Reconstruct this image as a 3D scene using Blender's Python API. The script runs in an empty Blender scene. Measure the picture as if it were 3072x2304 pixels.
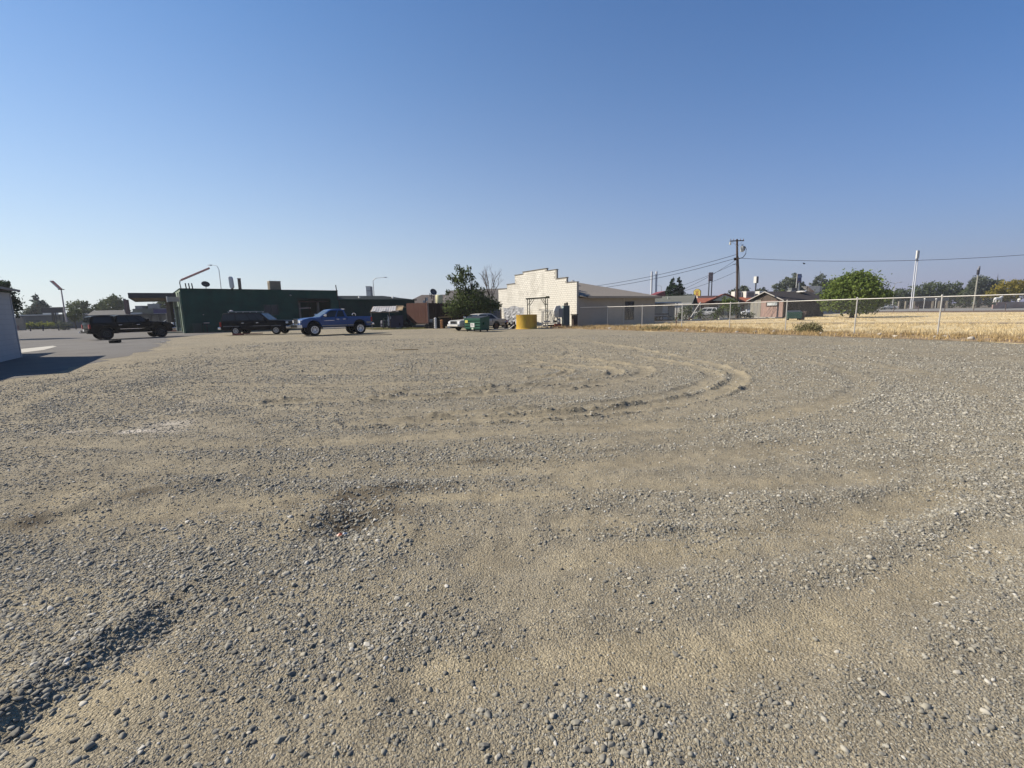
import bpy, bmesh, math, random
import numpy as np
from mathutils import Vector, Matrix

random.seed(7)
rng = np.random.default_rng(11)
S = bpy.context.scene
COL = S.collection
R = math.radians
SUN_EL, SUN_AZ = 39.0, -85.0            # azimuth measured from +Y towards +X

# ------------------------------------------------------------------ camera
cam = bpy.data.cameras.new('camera')
cam.sensor_fit = 'HORIZONTAL'
cam.sensor_width = 36
cam.lens = 16.055
cam.clip_start = 0.05
cam.clip_end = 6000
camo = bpy.data.objects.new('camera', cam)
COL.objects.link(camo)
camo.matrix_world = (Matrix.Translation((0, 0, 1.5)) @ Matrix.Rotation(R(90 - 8.92), 4, 'X')
                     @ Matrix.Rotation(R(-1.15), 4, 'Z'))
S.camera = camo

# ------------------------------------------------------------------ sky, sun, exposure
w = bpy.data.worlds.new('World')
S.world = w
w.use_nodes = True
nt = w.node_tree
for n in list(nt.nodes):
    nt.nodes.remove(n)
sky = nt.nodes.new('ShaderNodeTexSky')
sky.sky_type = 'NISHITA'
sky.sun_disc = False
sky.sun_elevation = R(SUN_EL)
sky.sun_rotation = R(SUN_AZ)
sky.altitude = 500
sky.air_density = 1.0
sky.dust_density = 0.3
sky.ozone_density = 4.0
bg = nt.nodes.new('ShaderNodeBackground')
EXPO = 0.8
SKY = 0.101 / 2 ** EXPO
bg.inputs['Strength'].default_value = SKY
wo = nt.nodes.new('ShaderNodeOutputWorld')

def wn(op, a, b=None, kind='ShaderNodeMath'):
    n = nt.nodes.new(kind)
    n.operation = op
    for i, v in enumerate((a, b)):
        if v is None:
            continue
        if isinstance(v, (int, float, tuple)):
            n.inputs[i].default_value = v
        else:
            nt.links.new(v, n.inputs[i])
    return n.outputs['Value'] if (kind == 'ShaderNodeMath' or op == 'DOT_PRODUCT') else n.outputs[0]

def wmix(f, a, b):
    n = nt.nodes.new('ShaderNodeMix')
    n.data_type = 'RGBA'
    n.clamp_factor = False
    for sock, v in ((n.inputs['Factor'], f), (n.inputs['A'], a), (n.inputs['B'], b)):
        if isinstance(v, float):
            sock.default_value = v
        elif isinstance(v, tuple):
            sock.default_value = (*v, 1)
        else:
            nt.links.new(v, sock)
    return n.outputs['Result']

# clear sky a little more saturated than the model, over smoky air that pales towards the horizon and the sun's side
grey = wn('DOT_PRODUCT', sky.outputs[0], (1 / 3, 1 / 3, 1 / 3), 'ShaderNodeVectorMath')
blue = wn('MAXIMUM', wmix(1.93, grey, sky.outputs[0]), (0.0, 0.0, 0.0), 'ShaderNodeVectorMath')
tcw = nt.nodes.new('ShaderNodeTexCoord')
sep = nt.nodes.new('ShaderNodeSeparateXYZ')
nt.links.new(tcw.outputs['Generated'], sep.inputs[0])
up = wn('MAXIMUM', sep.outputs[2], 0.0)
smoke = wn('POWER', 2.718, wn('MULTIPLY', wn('POWER', wn('DIVIDE', up, 0.313), 0.985), -1.0))
hor = nt.nodes.new('ShaderNodeVectorMath')
hor.operation = 'NORMALIZE'
flat = nt.nodes.new('ShaderNodeVectorMath')
flat.operation = 'MULTIPLY'
nt.links.new(tcw.outputs['Generated'], flat.inputs[0])
flat.inputs[1].default_value = (1, 1, 0)
nt.links.new(flat.outputs[0], hor.inputs[0])
dt = wn('DOT_PRODUCT', hor.outputs[0], (math.sin(R(SUN_AZ)), math.cos(R(SUN_AZ)), 0.0), 'ShaderNodeVectorMath')
side = wn('POWER', wn('MULTIPLY', wn('ADD', dt, 1.0), 0.5), 1.287)
air = wmix(side, tuple(v / 0.101 for v in (0.249, 0.25, 0.423)), tuple(v / 0.101 for v in (0.884, 0.944, 0.947)))
nt.links.new(wmix(smoke, blue, air), bg.inputs[0])
nt.links.new(bg.outputs[0], wo.inputs[0])

sl = bpy.data.lights.new('sun', 'SUN')
sl.energy = 5.0
sl.angle = R(0.5)
sl.color = (1.0, 0.9, 0.76)
so = bpy.data.objects.new('sun', sl)
COL.objects.link(so)
sdir = Vector((math.sin(R(SUN_AZ)) * math.cos(R(SUN_EL)), math.cos(R(SUN_AZ)) * math.cos(R(SUN_EL)), math.sin(R(SUN_EL))))
so.rotation_euler = sdir.to_track_quat('Z', 'Y').to_euler()
so.location = sdir * 60

S.view_settings.view_transform = 'Standard'
S.view_settings.look = 'None'
S.view_settings.gamma = 1
S.view_settings.use_curve_mapping = False
S.view_settings.exposure = EXPO

# ------------------------------------------------------------------ materials
def nodes_of(name):
    m = bpy.data.materials.new(name)
    m.use_nodes = True
    t = m.node_tree
    b = t.nodes['Principled BSDF']
    return m, t, b

def N(t, kind, **kw):
    n = t.nodes.new(kind)
    for k, v in kw.items():
        if k.startswith('i_'):
            n.inputs[k[2:]].default_value = v
        else:
            setattr(n, k, v)
    return n

def ramp(t, fac, stops):
    r = t.nodes.new('ShaderNodeValToRGB')
    while len(r.color_ramp.elements) < len(stops):
        r.color_ramp.elements.new(0.5)
    for e, (p, c) in zip(r.color_ramp.elements, stops):
        e.position = p
        e.color = (*c, 1) if len(c) == 3 else c
    t.links.new(fac, r.inputs[0])
    return r.outputs[0]

def mixc(t, fac, a, b, mode='MIX'):
    n = t.nodes.new('ShaderNodeMix')
    n.data_type = 'RGBA'
    n.blend_type = mode
    if isinstance(fac, float) or isinstance(fac, int):
        n.inputs['Factor'].default_value = fac
    else:
        t.links.new(fac, n.inputs['Factor'])
    for sock, v in ((n.inputs['A'], a), (n.inputs['B'], b)):
        if isinstance(v, tuple):
            sock.default_value = (*v, 1)
        else:
            t.links.new(v, sock)
    return n.outputs['Result']

def sc(c, k):
    return tuple(min(1, x * k) for x in c)

MATS = {}
def M(name, col, rough=0.75, var=0.25, scale=2.0, bump=0.0, bscale=30.0, metal=0.0, coat=0.0, stretch=(1, 1, 1), grime=None, spec=None):
    """Plain surface with two scales of colour variation and fine relief."""
    if name in MATS:
        return MATS[name]
    if not metal:
        col = sc(col, 0.68)
        grime = grime and sc(grime, 0.68)
    m, t, b = nodes_of(name)
    tc = N(t, 'ShaderNodeTexCoord')
    mp = N(t, 'ShaderNodeMapping')
    mp.inputs['Scale'].default_value = stretch
    t.links.new(tc.outputs['Object'], mp.inputs[0])
    n1 = N(t, 'ShaderNodeTexNoise', i_Scale=scale, i_Detail=6.0, i_Roughness=0.65)
    t.links.new(mp.outputs[0], n1.inputs['Vector'])
    c = ramp(t, n1.outputs['Fac'], [(0.3, sc(col, 1 - var)), (0.7, sc(col, 1 + var))])
    if grime:
        n2 = N(t, 'ShaderNodeTexNoise', i_Scale=scale * 0.45, i_Detail=8.0, i_Roughness=0.7)
        t.links.new(mp.outputs[0], n2.inputs['Vector'])
        f = ramp(t, n2.outputs['Fac'], [(0.48, (0, 0, 0)), (0.68, (1, 1, 1))])
        c = mixc(t, f, c, grime)
    t.links.new(c, b.inputs['Base Color'])
    b.inputs['Roughness'].default_value = rough
    b.inputs['Metallic'].default_value = metal
    if not metal:
        b.inputs['Specular IOR Level'].default_value = spec if spec is not None else (0.2 if rough > 0.55 else 0.4)
    if coat:
        b.inputs['Coat Weight'].default_value = coat
        b.inputs['Coat Roughness'].default_value = 0.05
    if bump:
        n3 = N(t, 'ShaderNodeTexNoise', i_Scale=bscale, i_Detail=4.0)
        t.links.new(mp.outputs[0], n3.inputs['Vector'])
        bp = N(t, 'ShaderNodeBump', i_Strength=bump, i_Distance=0.02)
        t.links.new(n3.outputs['Fac'], bp.inputs['Height'])
        t.links.new(bp.outputs[0], b.inputs['Normal'])
    MATS[name] = m
    return m

def glass(name, col=(0.02, 0.025, 0.03), rough=0.06):
    if name in MATS:
        return MATS[name]
    m, t, b = nodes_of(name)
    b.inputs['Base Color'].default_value = (*col, 1)
    b.inputs['Roughness'].default_value = rough
    b.inputs['Specular IOR Level'].default_value = 0.3
    MATS[name] = m
    return m

def leafmat(name, a, b_, scale=0.6, trans=0.3):
    m = bpy.data.materials.new(name)
    m.use_nodes = True
    t = m.node_tree
    t.nodes.clear()
    o = N(t, 'ShaderNodeOutputMaterial')
    at = N(t, 'ShaderNodeAttribute', attribute_name='tone')
    tc = N(t, 'ShaderNodeTexCoord')
    n1 = N(t, 'ShaderNodeTexNoise', i_Scale=scale, i_Detail=3.0)
    t.links.new(tc.outputs['Object'], n1.inputs['Vector'])
    ad = N(t, 'ShaderNodeMath', operation='ADD')
    t.links.new(at.outputs['Fac'], ad.inputs[0])
    t.links.new(n1.outputs['Fac'], ad.inputs[1])
    mu = N(t, 'ShaderNodeMath', operation='MULTIPLY')
    mu.inputs[1].default_value = 0.5
    t.links.new(ad.outputs[0], mu.inputs[0])
    c = ramp(t, mu.outputs[0], [(0.2, a), (0.8, b_)])
    d = N(t, 'ShaderNodeBsdfDiffuse')
    tr = N(t, 'ShaderNodeBsdfTranslucent')
    mx = N(t, 'ShaderNodeMixShader')
    mx.inputs[0].default_value = trans
    t.links.new(c, d.inputs[0])
    t.links.new(c, tr.inputs[0])
    t.links.new(d.outputs[0], mx.inputs[1])
    t.links.new(tr.outputs[0], mx.inputs[2])
    t.links.new(mx.outputs[0], o.inputs[0])
    return m

# ------------------------------------------------------------------ object helpers
def tag(o, label=None, cat=None, group=None, kind=None):
    if label:
        o['label'] = label
    if cat:
        o['category'] = cat
    if group:
        o['group'] = group
    if kind:
        o['kind'] = kind
    return o

def thing(name, label, cat, loc=(0, 0, 0), rz=0.0, group=None):
    o = bpy.data.objects.new(name, None)
    o.empty_display_size = 0.2
    COL.objects.link(o)
    o.location = loc
    o.rotation_euler = (0, 0, rz)
    return tag(o, label, cat, group)

def dup(root, loc, rz, label=None, group=None):
    r = root.copy()
    COL.objects.link(r)
    r.location = loc
    r.rotation_euler = (0, 0, rz)
    tag(r, label, None, group)
    for ch in list(root.children):
        c = ch.copy()
        COL.objects.link(c)
        c.parent = r
        for g in list(ch.children):
            d = g.copy()
            COL.objects.link(d)
            d.parent = c
    return r

class B:
    def __init__(s):
        s.v, s.f = [], []
    def add(s, vs, fs):
        k = len(s.v)
        s.v += [tuple(v) for v in vs]
        s.f += [tuple(i + k for i in f) for f in fs]
        return s
    def box(s, x0, x1, y0, y1, z0, z1):
        return s.add([(x0, y0, z0), (x1, y0, z0), (x1, y1, z0), (x0, y1, z0), (x0, y0, z1), (x1, y0, z1), (x1, y1, z1), (x0, y1, z1)],
                     [(3, 2, 1, 0), (4, 5, 6, 7), (0, 1, 5, 4), (1, 2, 6, 5), (2, 3, 7, 6), (3, 0, 4, 7)])
    def bar(s, p, q, a, b=None, up=(0, 0, 1)):
        b = b or a
        p, q = Vector(p), Vector(q)
        d = (q - p).normalized()
        u = Vector(up)
        if abs(d.dot(u)) > 0.98:
            u = Vector((0, 1, 0))
        x = d.cross(u).normalized() * (a / 2)
        y = x.cross(d).normalized() * (b / 2)
        vs = [p - x - y, p + x - y, p + x + y, p - x + y, q - x - y, q + x - y, q + x + y, q - x + y]
        return s.add(vs, [(0, 1, 2, 3), (7, 6, 5, 4), (1, 0, 4, 5), (2, 1, 5, 6), (3, 2, 6, 7), (0, 3, 7, 4)])
    def tube(s, pts, r, n=8, cap=True):
        pts = [Vector(p) for p in pts]
        if not hasattr(r, '__len__'):
            r = [r] * len(pts)
        vs = []
        for i, p in enumerate(pts):
            d = (pts[min(i + 1, len(pts) - 1)] - pts[max(i - 1, 0)]).normalized()
            u = Vector((0, 0, 1)) if abs(d.z) < 0.95 else Vector((1, 0, 0))
            x = d.cross(u).normalized()
            y = x.cross(d).normalized()
            for k in range(n):
                a = 2 * math.pi * k / n
                vs.append(p + (x * math.cos(a) + y * math.sin(a)) * r[i])
        fs = []
        for i in range(len(pts) - 1):
            for k in range(n):
                a, b2 = i * n + k, i * n + (k + 1) % n
                fs.append((a, b2, b2 + n, a + n))
        if cap:
            fs.append(tuple(range(n - 1, -1, -1)))
            fs.append(tuple(range((len(pts) - 1) * n, len(pts) * n)))
        return s.add(vs, fs)
    def prism(s, poly, axis, a, b):
        """extrude a 2D outline along an axis: 'x' -> (y,z), 'y' -> (x,z), 'z' -> (x,y)"""
        def mk(u, v, t):
            return {'x': (t, u, v), 'y': (u, t, v), 'z': (u, v, t)}[axis]
        n = len(poly)
        vs = [mk(u, v, a) for u, v in poly] + [mk(u, v, b) for u, v in poly]
        fs = [tuple(range(n - 1, -1, -1)), tuple(range(n, 2 * n))]
        fs += [(i, (i + 1) % n, (i + 1) % n + n, i + n) for i in range(n)]
        return s.add(vs, fs)
    def loft(s, rings):
        n = len(rings[0])
        vs = [p for rg in rings for p in rg]
        fs = [(i * n + k, i * n + (k + 1) % n, (i + 1) * n + (k + 1) % n, (i + 1) * n + k) for i in range(len(rings) - 1) for k in range(n)]
        fs += [tuple(range(n - 1, -1, -1)), tuple(range((len(rings) - 1) * n, len(rings) * n))]
        return s.add(vs, fs)
    def lathe(s, prof, c=(0, 0, 0), axis='z', n=20):
        vs, fs = [], []
        for r, h in prof:
            for k in range(n):
                a = 2 * math.pi * k / n
                p = (r * math.cos(a), r * math.sin(a), h)
                if axis == 'y':
                    p = (p[0], p[2], p[1])
                elif axis == 'x':
                    p = (p[2], p[0], p[1])
                vs.append((p[0] + c[0], p[1] + c[1], p[2] + c[2]))
        for i in range(len(prof) - 1):
            for k in range(n):
                a, b2 = i * n + k, i * n + (k + 1) % n
                fs.append((a, b2, b2 + n, a + n))
        return s.add(vs, fs)
    def quad(s, a, b, c, d, th=0.0):
        if not th:
            return s.add([a, b, c, d], [(0, 1, 2, 3)])
        a, b, c, d = map(Vector, (a, b, c, d))
        n = (b - a).cross(d - a).normalized() * th
        return s.add([a, b, c, d, a - n, b - n, c - n, d - n],
                     [(0, 1, 2, 3), (7, 6, 5, 4), (1, 0, 4, 5), (2, 1, 5, 6), (3, 2, 6, 7), (0, 3, 7, 4)])
    def ball(s, c, r, n=10, m=6):
        if not hasattr(r, '__len__'):
            r = (r, r, r)
        vs = [(c[0], c[1], c[2] - r[2])]
        for j in range(1, m):
            t = math.pi * j / m
            for k in range(n):
                a = 2 * math.pi * k / n
                vs.append((c[0] + r[0] * math.sin(t) * math.cos(a), c[1] + r[1] * math.sin(t) * math.sin(a), c[2] - r[2] * math.cos(t)))
        vs.append((c[0], c[1], c[2] + r[2]))
        fs = [(0, 1 + (k + 1) % n, 1 + k) for k in range(n)]
        for j in range(m - 2):
            for k in range(n):
                a = 1 + j * n + k
                b2 = 1 + j * n + (k + 1) % n
                fs.append((a, b2, b2 + n, a + n))
        top = len(vs) - 1
        o = 1 + (m - 2) * n
        fs += [(o + k, o + (k + 1) % n, top) for k in range(n)]
        return s.add(vs, fs)
    def mesh(s, name, m, smooth=False, bevel=0.0, seg=2):
        me = bpy.data.meshes.new(name)
        me.from_pydata(s.v, [], s.f)
        bm = bmesh.new()
        bm.from_mesh(me)
        bmesh.ops.recalc_face_normals(bm, faces=bm.faces)
        if bevel:
            es = [e for e in bm.edges if len(e.link_faces) == 2 and e.calc_face_angle(0) > R(28)]
            bmesh.ops.bevel(bm, geom=es, offset=bevel, segments=seg, affect='EDGES', profile=0.6, clamp_overlap=True)
        bm.to_mesh(me)
        bm.free()
        me.materials.append(m)
        if smooth:
            for p in me.polygons:
                p.use_smooth = True
            try:
                me.set_sharp_from_angle(angle=R(38))
            except Exception:
                pass
        return me
    def build(s, name, m, parent=None, smooth=False, bevel=0.0, seg=2, label=None):
        o = bpy.data.objects.new(name, s.mesh(name, m, smooth, bevel, seg))
        COL.objects.link(o)
        if parent:
            o.parent = parent
        if label:
            o['label'] = label
        return o

def inst(name, me, parent, loc, rot=(0, 0, 0), scl=(1, 1, 1)):
    o = bpy.data.objects.new(name, me)
    COL.objects.link(o)
    if parent:
        o.parent = parent
    o.location, o.rotation_euler, o.scale = loc, rot, scl
    return o

def npmesh(name, verts, faces, m, attrs=None, smooth=False):
    """fast mesh from numpy arrays; faces all of one size"""
    me = bpy.data.meshes.new(name)
    k = faces.shape[1]
    me.vertices.add(len(verts))
    me.vertices.foreach_set('co', np.ascontiguousarray(verts, np.float32).ravel())
    me.loops.add(faces.size)
    me.loops.foreach_set('vertex_index', np.ascontiguousarray(faces, np.int32).ravel())
    me.polygons.add(len(faces))
    me.polygons.foreach_set('loop_start', np.arange(0, faces.size, k, dtype=np.int32))
    if smooth:
        me.polygons.foreach_set('use_smooth', np.ones(len(faces), bool))
    me.update(calc_edges=True)
    for an, (dom, arr) in (attrs or {}).items():
        a = me.attributes.new(an, 'FLOAT', dom)
        a.data.foreach_set('value', np.ascontiguousarray(arr, np.float32))
    me.materials.append(m)
    return me

def npobj(name, verts, faces, m, parent=None, **kw):
    o = bpy.data.objects.new(name, npmesh(name, verts, faces, m, **kw))
    COL.objects.link(o)
    if parent:
        o.parent = parent
    return o

def text_mesh(s, size, m, name, parent, mat4, extrude=0.01):
    cu = bpy.data.curves.new('t', 'FONT')
    cu.body = s
    cu.size = size
    cu.extrude = extrude
    cu.align_x = 'CENTER'
    cu.align_y = 'CENTER'
    tmp = bpy.data.objects.new('t', cu)
    COL.objects.link(tmp)
    dg = bpy.context.evaluated_depsgraph_get()
    me = bpy.data.meshes.new_from_object(tmp.evaluated_get(dg))
    bpy.data.objects.remove(tmp)
    bpy.data.curves.remove(cu)
    me.materials.clear()
    me.materials.append(m)
    me.transform(mat4)
    o = bpy.data.objects.new(name, me)
    COL.objects.link(o)
    o.parent = parent
    return o

# value noise
_T = rng.random((256, 256))
def vnoise(x, y):
    xi, yi = np.floor(x).astype(int), np.floor(y).astype(int)
    fx, fy = x - xi, y - yi
    fx, fy = fx * fx * (3 - 2 * fx), fy * fy * (3 - 2 * fy)
    a, b2 = _T[xi & 255, yi & 255], _T[(xi + 1) & 255, yi & 255]
    c, d = _T[xi & 255, (yi + 1) & 255], _T[(xi + 1) & 255, (yi + 1) & 255]
    return (a * (1 - fx) + b2 * fx) * (1 - fy) + (c * (1 - fx) + d * fx) * fy
def fbm(x, y, oct=4):
    s, a, tot = 0, 1.0, 0
    for i in range(oct):
        s = s + a * vnoise(x * 2 ** i + 17.3 * i, y * 2 ** i + 5.1 * i)
        tot += a
        a *= 0.5
    return s / tot - 0.5

# ------------------------------------------------------------------ the ground
def polydist(x, y, pts):
    """distance to a polyline and signed side"""
    best = np.full(np.shape(x), 1e9)
    side = np.zeros(np.shape(x))
    for (ax, ay), (bx, by) in zip(pts[:-1], pts[1:]):
        dx, dy = bx - ax, by - ay
        L2 = dx * dx + dy * dy
        t = np.clip(((x - ax) * dx + (y - ay) * dy) / L2, 0, 1)
        d = np.hypot(x - ax - t * dx, y - ay - t * dy)
        sg = np.sign((x - ax) * dy - (y - ay) * dx)
        m = d < best
        best = np.where(m, d, best)
        side = np.where(m, sg, side)
    return best, side

def smooth_line(pts, n=6):
    p = np.array(pts, float)
    t = np.arange(len(p))
    tt = np.linspace(0, len(p) - 1, (len(p) - 1) * n + 1)
    out = []
    for u in tt:
        i = min(int(u), len(p) - 2)
        f = u - i
        p0, p1, p2, p3 = p[max(i - 1, 0)], p[i], p[i + 1], p[min(i + 2, len(p) - 1)]
        out.append(0.5 * ((2 * p1) + (-p0 + p2) * f + (2 * p0 - 5 * p1 + 4 * p2 - p3) * f * f + (-p0 + 3 * p1 - 3 * p2 + p3) * f ** 3))
    return [tuple(q) for q in out]

TRACKS = [smooth_line(p) for p in (
    [(3.2, 24.5), (4.17, 21.05), (5.11, 15.96), (5.28, 13.83), (5.33, 11.48), (4.95, 9.86), (4.03, 8.45), (2.86, 7.43), (1.34, 6.68), (-0.05, 6.35), (-2.2, 6.2)],
    [(4.0, 15.0), (4.63, 12.6), (4.70, 10.9), (4.28, 9.61), (3.49, 8.62), (2.52, 7.8), (1.04, 7.05), (-1.0, 6.7)],
    [(0.8, 16.2), (2.13, 14.45), (2.97, 12.97), (3.43, 11.6), (2.76, 10.18), (1.66, 9.31), (0.39, 8.62), (-1.73, 8.13), (-4.2, 7.9)],
    [(0.7, 13.8), (1.73, 12.61), (2.46, 11.76), (2.47, 10.77), (1.58, 9.98), (-0.06, 9.17), (-2.5, 8.7)],
    [(0.4, 12.7), (1.18, 12.17), (1.48, 11.63), (1.17, 10.96), (0.47, 10.43)])]
ARC_LR = [(-0.35, 1.7), (-0.14, 1.71), (0.35, 1.75), (0.81, 1.79), (1.38, 1.97), (2.29, 2.34), (3.17, 2.81)]
FAINT = [smooth_line(p) for p in (
    [(-6, 12.2), (-3, 11.6), (0, 12.6), (2.2, 16.5), (2.4, 22)], [(-7, 10.3), (-4, 9.8), (-1, 10.3)],
    [(-9, 19), (-4, 18.3), (0, 20), (3, 25)], [(-6, 5.6), (-3.2, 5.2), (0, 5.6), (3.2, 6.1), (6.4, 8.2), (8.0, 12), (8.2, 17)],
    [(-4, 4.6), (-1.5, 4.2), (1.5, 4.4), (4.4, 5.2)], [(7.5, 21), (9.2, 15), (9.0, 10)], [(0.5, 3.9), (2.5, 3.75), (4.2, 4.2)], ARC_LR, [(-0.2, 2.62), (1.0, 2.66), (2.3, 2.95), (3.6, 3.6)], [(0.4, 3.02), (1.9, 3.02), (3.2, 3.4)], [(-4.0, 3.9), (-3.75, 3.35), (-3.35, 3.3), (-2.4, 3.5), (-1.3, 3.55)])]
RIDGE = smooth_line([(-2.3, 1.2), (-2.06, 1.5), (-2.02, 1.66), (-2.0, 1.85), (-1.95, 2.0), (-1.92, 2.1)])

def bump2(x, y, cx, cy, rx, ry=None, ang=0.0):
    ry = ry or rx
    c, s = math.cos(ang), math.sin(ang)
    u, v = (x - cx) * c + (y - cy) * s, -(x - cx) * s + (y - cy) * c
    return np.exp(-(u / rx) ** 2 - (v / ry) ** 2)

def hgt(x, y):
    fade = np.clip((32 - y) / 14, 0, 1) * np.clip((12.3 + x) / 3, 0, 1) * np.clip((((17.6 - x) * 23.8 + (18.4 - y) * 13.9) / 27.6 - 0.4) / 3, 0, 1)
    h = 0.05 * fbm(x * 0.33, y * 0.33, 3) + 0.03 * fbm(x * 1.5, y * 1.5, 3) + 0.02 * fbm(x * 5, y * 5, 3) + 0.008 * fbm(x * 14, y * 14, 2) + 0.003 * fbm(x * 31, y * 31, 2)
    for k, T in enumerate(TRACKS):
        d, sd = polydist(x, y, T)
        wd = 0.17 if k < 4 else 0.1
        wob = np.clip(0.45 + 2.2 * (fbm(x * 1.7, y * 1.7, 3) + 0.12), 0.05, 1.6)
        h = h - 0.022 * np.exp(-(d / wd) ** 4) * wob + 0.042 * np.exp(-((d - wd * 1.35) / (wd * 0.36)) ** 2) * wob * np.clip(0.4 + 2.2 * (fbm(x * 7, y * 7, 3) + .2), 0.05, 1.9)
    for T in FAINT:
        d, sd = polydist(x, y, T)
        h = h - 0.012 * np.exp(-(d / 0.2) ** 4) + 0.014 * np.exp(-((d - 0.29) / 0.1) ** 2) * (0.6 + fbm(x * 3, y * 3, 2))
    d, sd = polydist(x, y, RIDGE)
    wob = 0.75 + 1.4 * fbm(x * 4, y * 4, 3)
    h = h + 0.05 * np.exp(-(d / 0.1) ** 2) * wob
    h = h - 0.035 * np.exp(-((d - 0.2) / 0.14) ** 2) * (sd > 0) * wob
    # stony hole with its spoil
    h = h - 0.06 * bump2(x, y, -1.15, 3.1, 0.26, 0.18) + 0.035 * bump2(x, y, -1.5, 3.35, 0.28, 0.2) + 0.03 * bump2(x, y, -0.85, 2.95, 0.22, 0.3)
    h = h + 0.03 * bump2(x, y, -1.25, 3.75, 0.5, 0.1, 0.2)
    h = h + 0.035 * bump2(x, y, -3.7, 3.4, 0.35, 0.12, 0.9) + 0.03 * bump2(x, y, -3.2, 3.9, 0.5, 0.12, 0.5)
    h = h + 0.02 * bump2(x, y, 1.0, 2.95, 0.7, 0.12) + 0.02 * bump2(x, y, 0.1, 4.5, 0.8, 0.18)
    return h * fade

def streak(x, y):
    """drifts drawn out along the way the cars turn"""
    r = np.hypot(x + 2.0, y - 14.0)
    a = np.arctan2(x + 2.0, 14.0 - y)
    return fbm(r * 2.2 + 0.6 * fbm(x * .9, y * .9, 2), a * 2.4 + 11, 4)

def gravel_at(x, y):
    g = 0.55 + 0.75 * fbm(x * 0.7 + 3, y * 0.7, 4) + 0.55 * fbm(x * 3.1, y * 3.1, 3) + 0.5 * fbm(x * 9, y * 9, 3) + 0.9 * streak(x, y)
    for cx, cy, rx, ry, a in ((-2.2, 2.5, 1.2, 0.75, .5), (-1.2, 2.0, 0.75, 0.4, .45), (-2.6, 1.7, 0.6, 0.6, .5), (-0.1, 4.8, 1.1, 0.3, .55), (4.3, 5, 1.6, 1.4, .3),
                              (2.9, 2.6, 0.5, 0.6, .3), (0.95, 2.95, 0.6, 0.12, .45), (-0.55, 1.9, 0.4, 0.25, .4), (2.4, 5.3, 1.8, .3, .3), (6.5, 8, 2, 4, .25),
                              (3.3, 3.3, 1, .35, .25), (8, 14, 3, 5, .25), (0.2, 1.55, .35, .16, .35)):
        g = g + a * bump2(x, y, cx, cy, rx, ry)
    for cx, cy, rx, ry, a in ((0.3, 2.6, 0.8, 0.5, .25), (0.9, 1.75, 0.8, 0.16, .3), (-0.4, 3.55, 0.8, 0.09, .8), (-5.2, 6.4, 0.8, .8, .35), (-3.7, 3.9, 0.6, 0.4, .45), (2.3, 3.8, 1.0, .1, .5),
                              (-1.66, 1.66, .2, .2, .8), (-1.6, 3.05, .16, .2, .7), (-0.75, 2.9, .2, .16, .6), (0.2, 1.35, 1.6, 0.1, .2), (-1.7, 1.4, .3, .12, .35), (1.7, 11, 2.5, 2.5, .3), (0.6, 4.2, 1.2, .08, .4), (-1.3, 3.45, .4, .2, .5), (2.35, 1.85, .2, .15, .5)):
        g = g - a * bump2(x, y, cx, cy, rx, ry)
    for T in TRACKS:
        d, sd = polydist(x, y, T)
        g = g - 0.6 * np.exp(-(d / 0.2) ** 4)
    for k, T in enumerate(FAINT):
        d, sd = polydist(x, y, T)
        g = g - (0.5 if k in (7, 8, 9) else 0.32) * np.exp(-(d / (0.16 if k in (7, 8, 9) else 0.2)) ** 4) * (.6 + 1.5 * (fbm(x * 1.5, y * 1.5, 2) + .3))
    return np.clip(g, 0, 1)

def tan_at(x, y):
    t = 0.22 + 0.6 * fbm(x * 0.5 + 40, y * 0.5 + 9, 4) - 0.6 * streak(x, y) + 0.35 * fbm(x * 4, y * 4, 3)
    for cx, cy, rx, ry, a in ((-0.2, 3.56, 0.7, 0.07, .95), (-1.66, 1.66, .2, .18, .7), (1.2, 1.8, .8, .15, .3), (0.4, 1.4, 1.4, .16, .25), (-3.7, 3.95, .6, .4, .4), (-1.62, 3.02, .15, .16, .8), (-0.75, 2.88, .25, .14, .6),
                              (-5.4, 6.6, .6, 1.0, .4), (2.3, 3.8, .9, .08, .5), (2.35, 1.85, .25, .15, .5), (-5, 12, 2, 4, .15), (-1.1, 3.42, .12, .05, .7)):
        t = t + a * bump2(x, y, cx, cy, rx, ry)
    for T in TRACKS:
        d, sd = polydist(x, y, T)
        t = t + 0.26 * np.exp(-(d / 0.2) ** 4) * (.7 + 1.2 * (fbm(x * 3, y * 3, 2) + .3))
    for k, T in enumerate(FAINT):
        d, sd = polydist(x, y, T)
        t = t + (0.55 if k in (7, 8, 9) else 0.3) * np.exp(-(d / (0.15 if k in (7, 8, 9) else 0.18)) ** 4) * (.5 + 1.6 * (fbm(x * 2.5, y * 2.5, 2) + .3))
    return np.clip(t, 0, 1)

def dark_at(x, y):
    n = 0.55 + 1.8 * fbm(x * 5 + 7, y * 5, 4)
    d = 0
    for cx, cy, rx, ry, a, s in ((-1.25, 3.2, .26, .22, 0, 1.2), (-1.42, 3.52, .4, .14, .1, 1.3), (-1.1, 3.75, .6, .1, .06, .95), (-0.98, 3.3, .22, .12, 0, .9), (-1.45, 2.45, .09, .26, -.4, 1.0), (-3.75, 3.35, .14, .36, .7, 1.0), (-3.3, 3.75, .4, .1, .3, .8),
                                 (-4.3, 4.3, .5, .14, .1, .6), (-2.03, 1.75, .07, .5, -.1, .5), (0.9, 4.75, .8, .06, .05, .5), (-0.2, 4.45, .6, .06, .05, .6), (1.3, 2.92, .7, .05, 0, .5), (-2.6, 3.3, .5, .1, .3, .5)):  # damp soil spots; the streak along the left ridge paints in its shade
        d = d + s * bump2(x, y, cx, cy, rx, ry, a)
    return np.clip(d * n, 0, 1)

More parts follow.
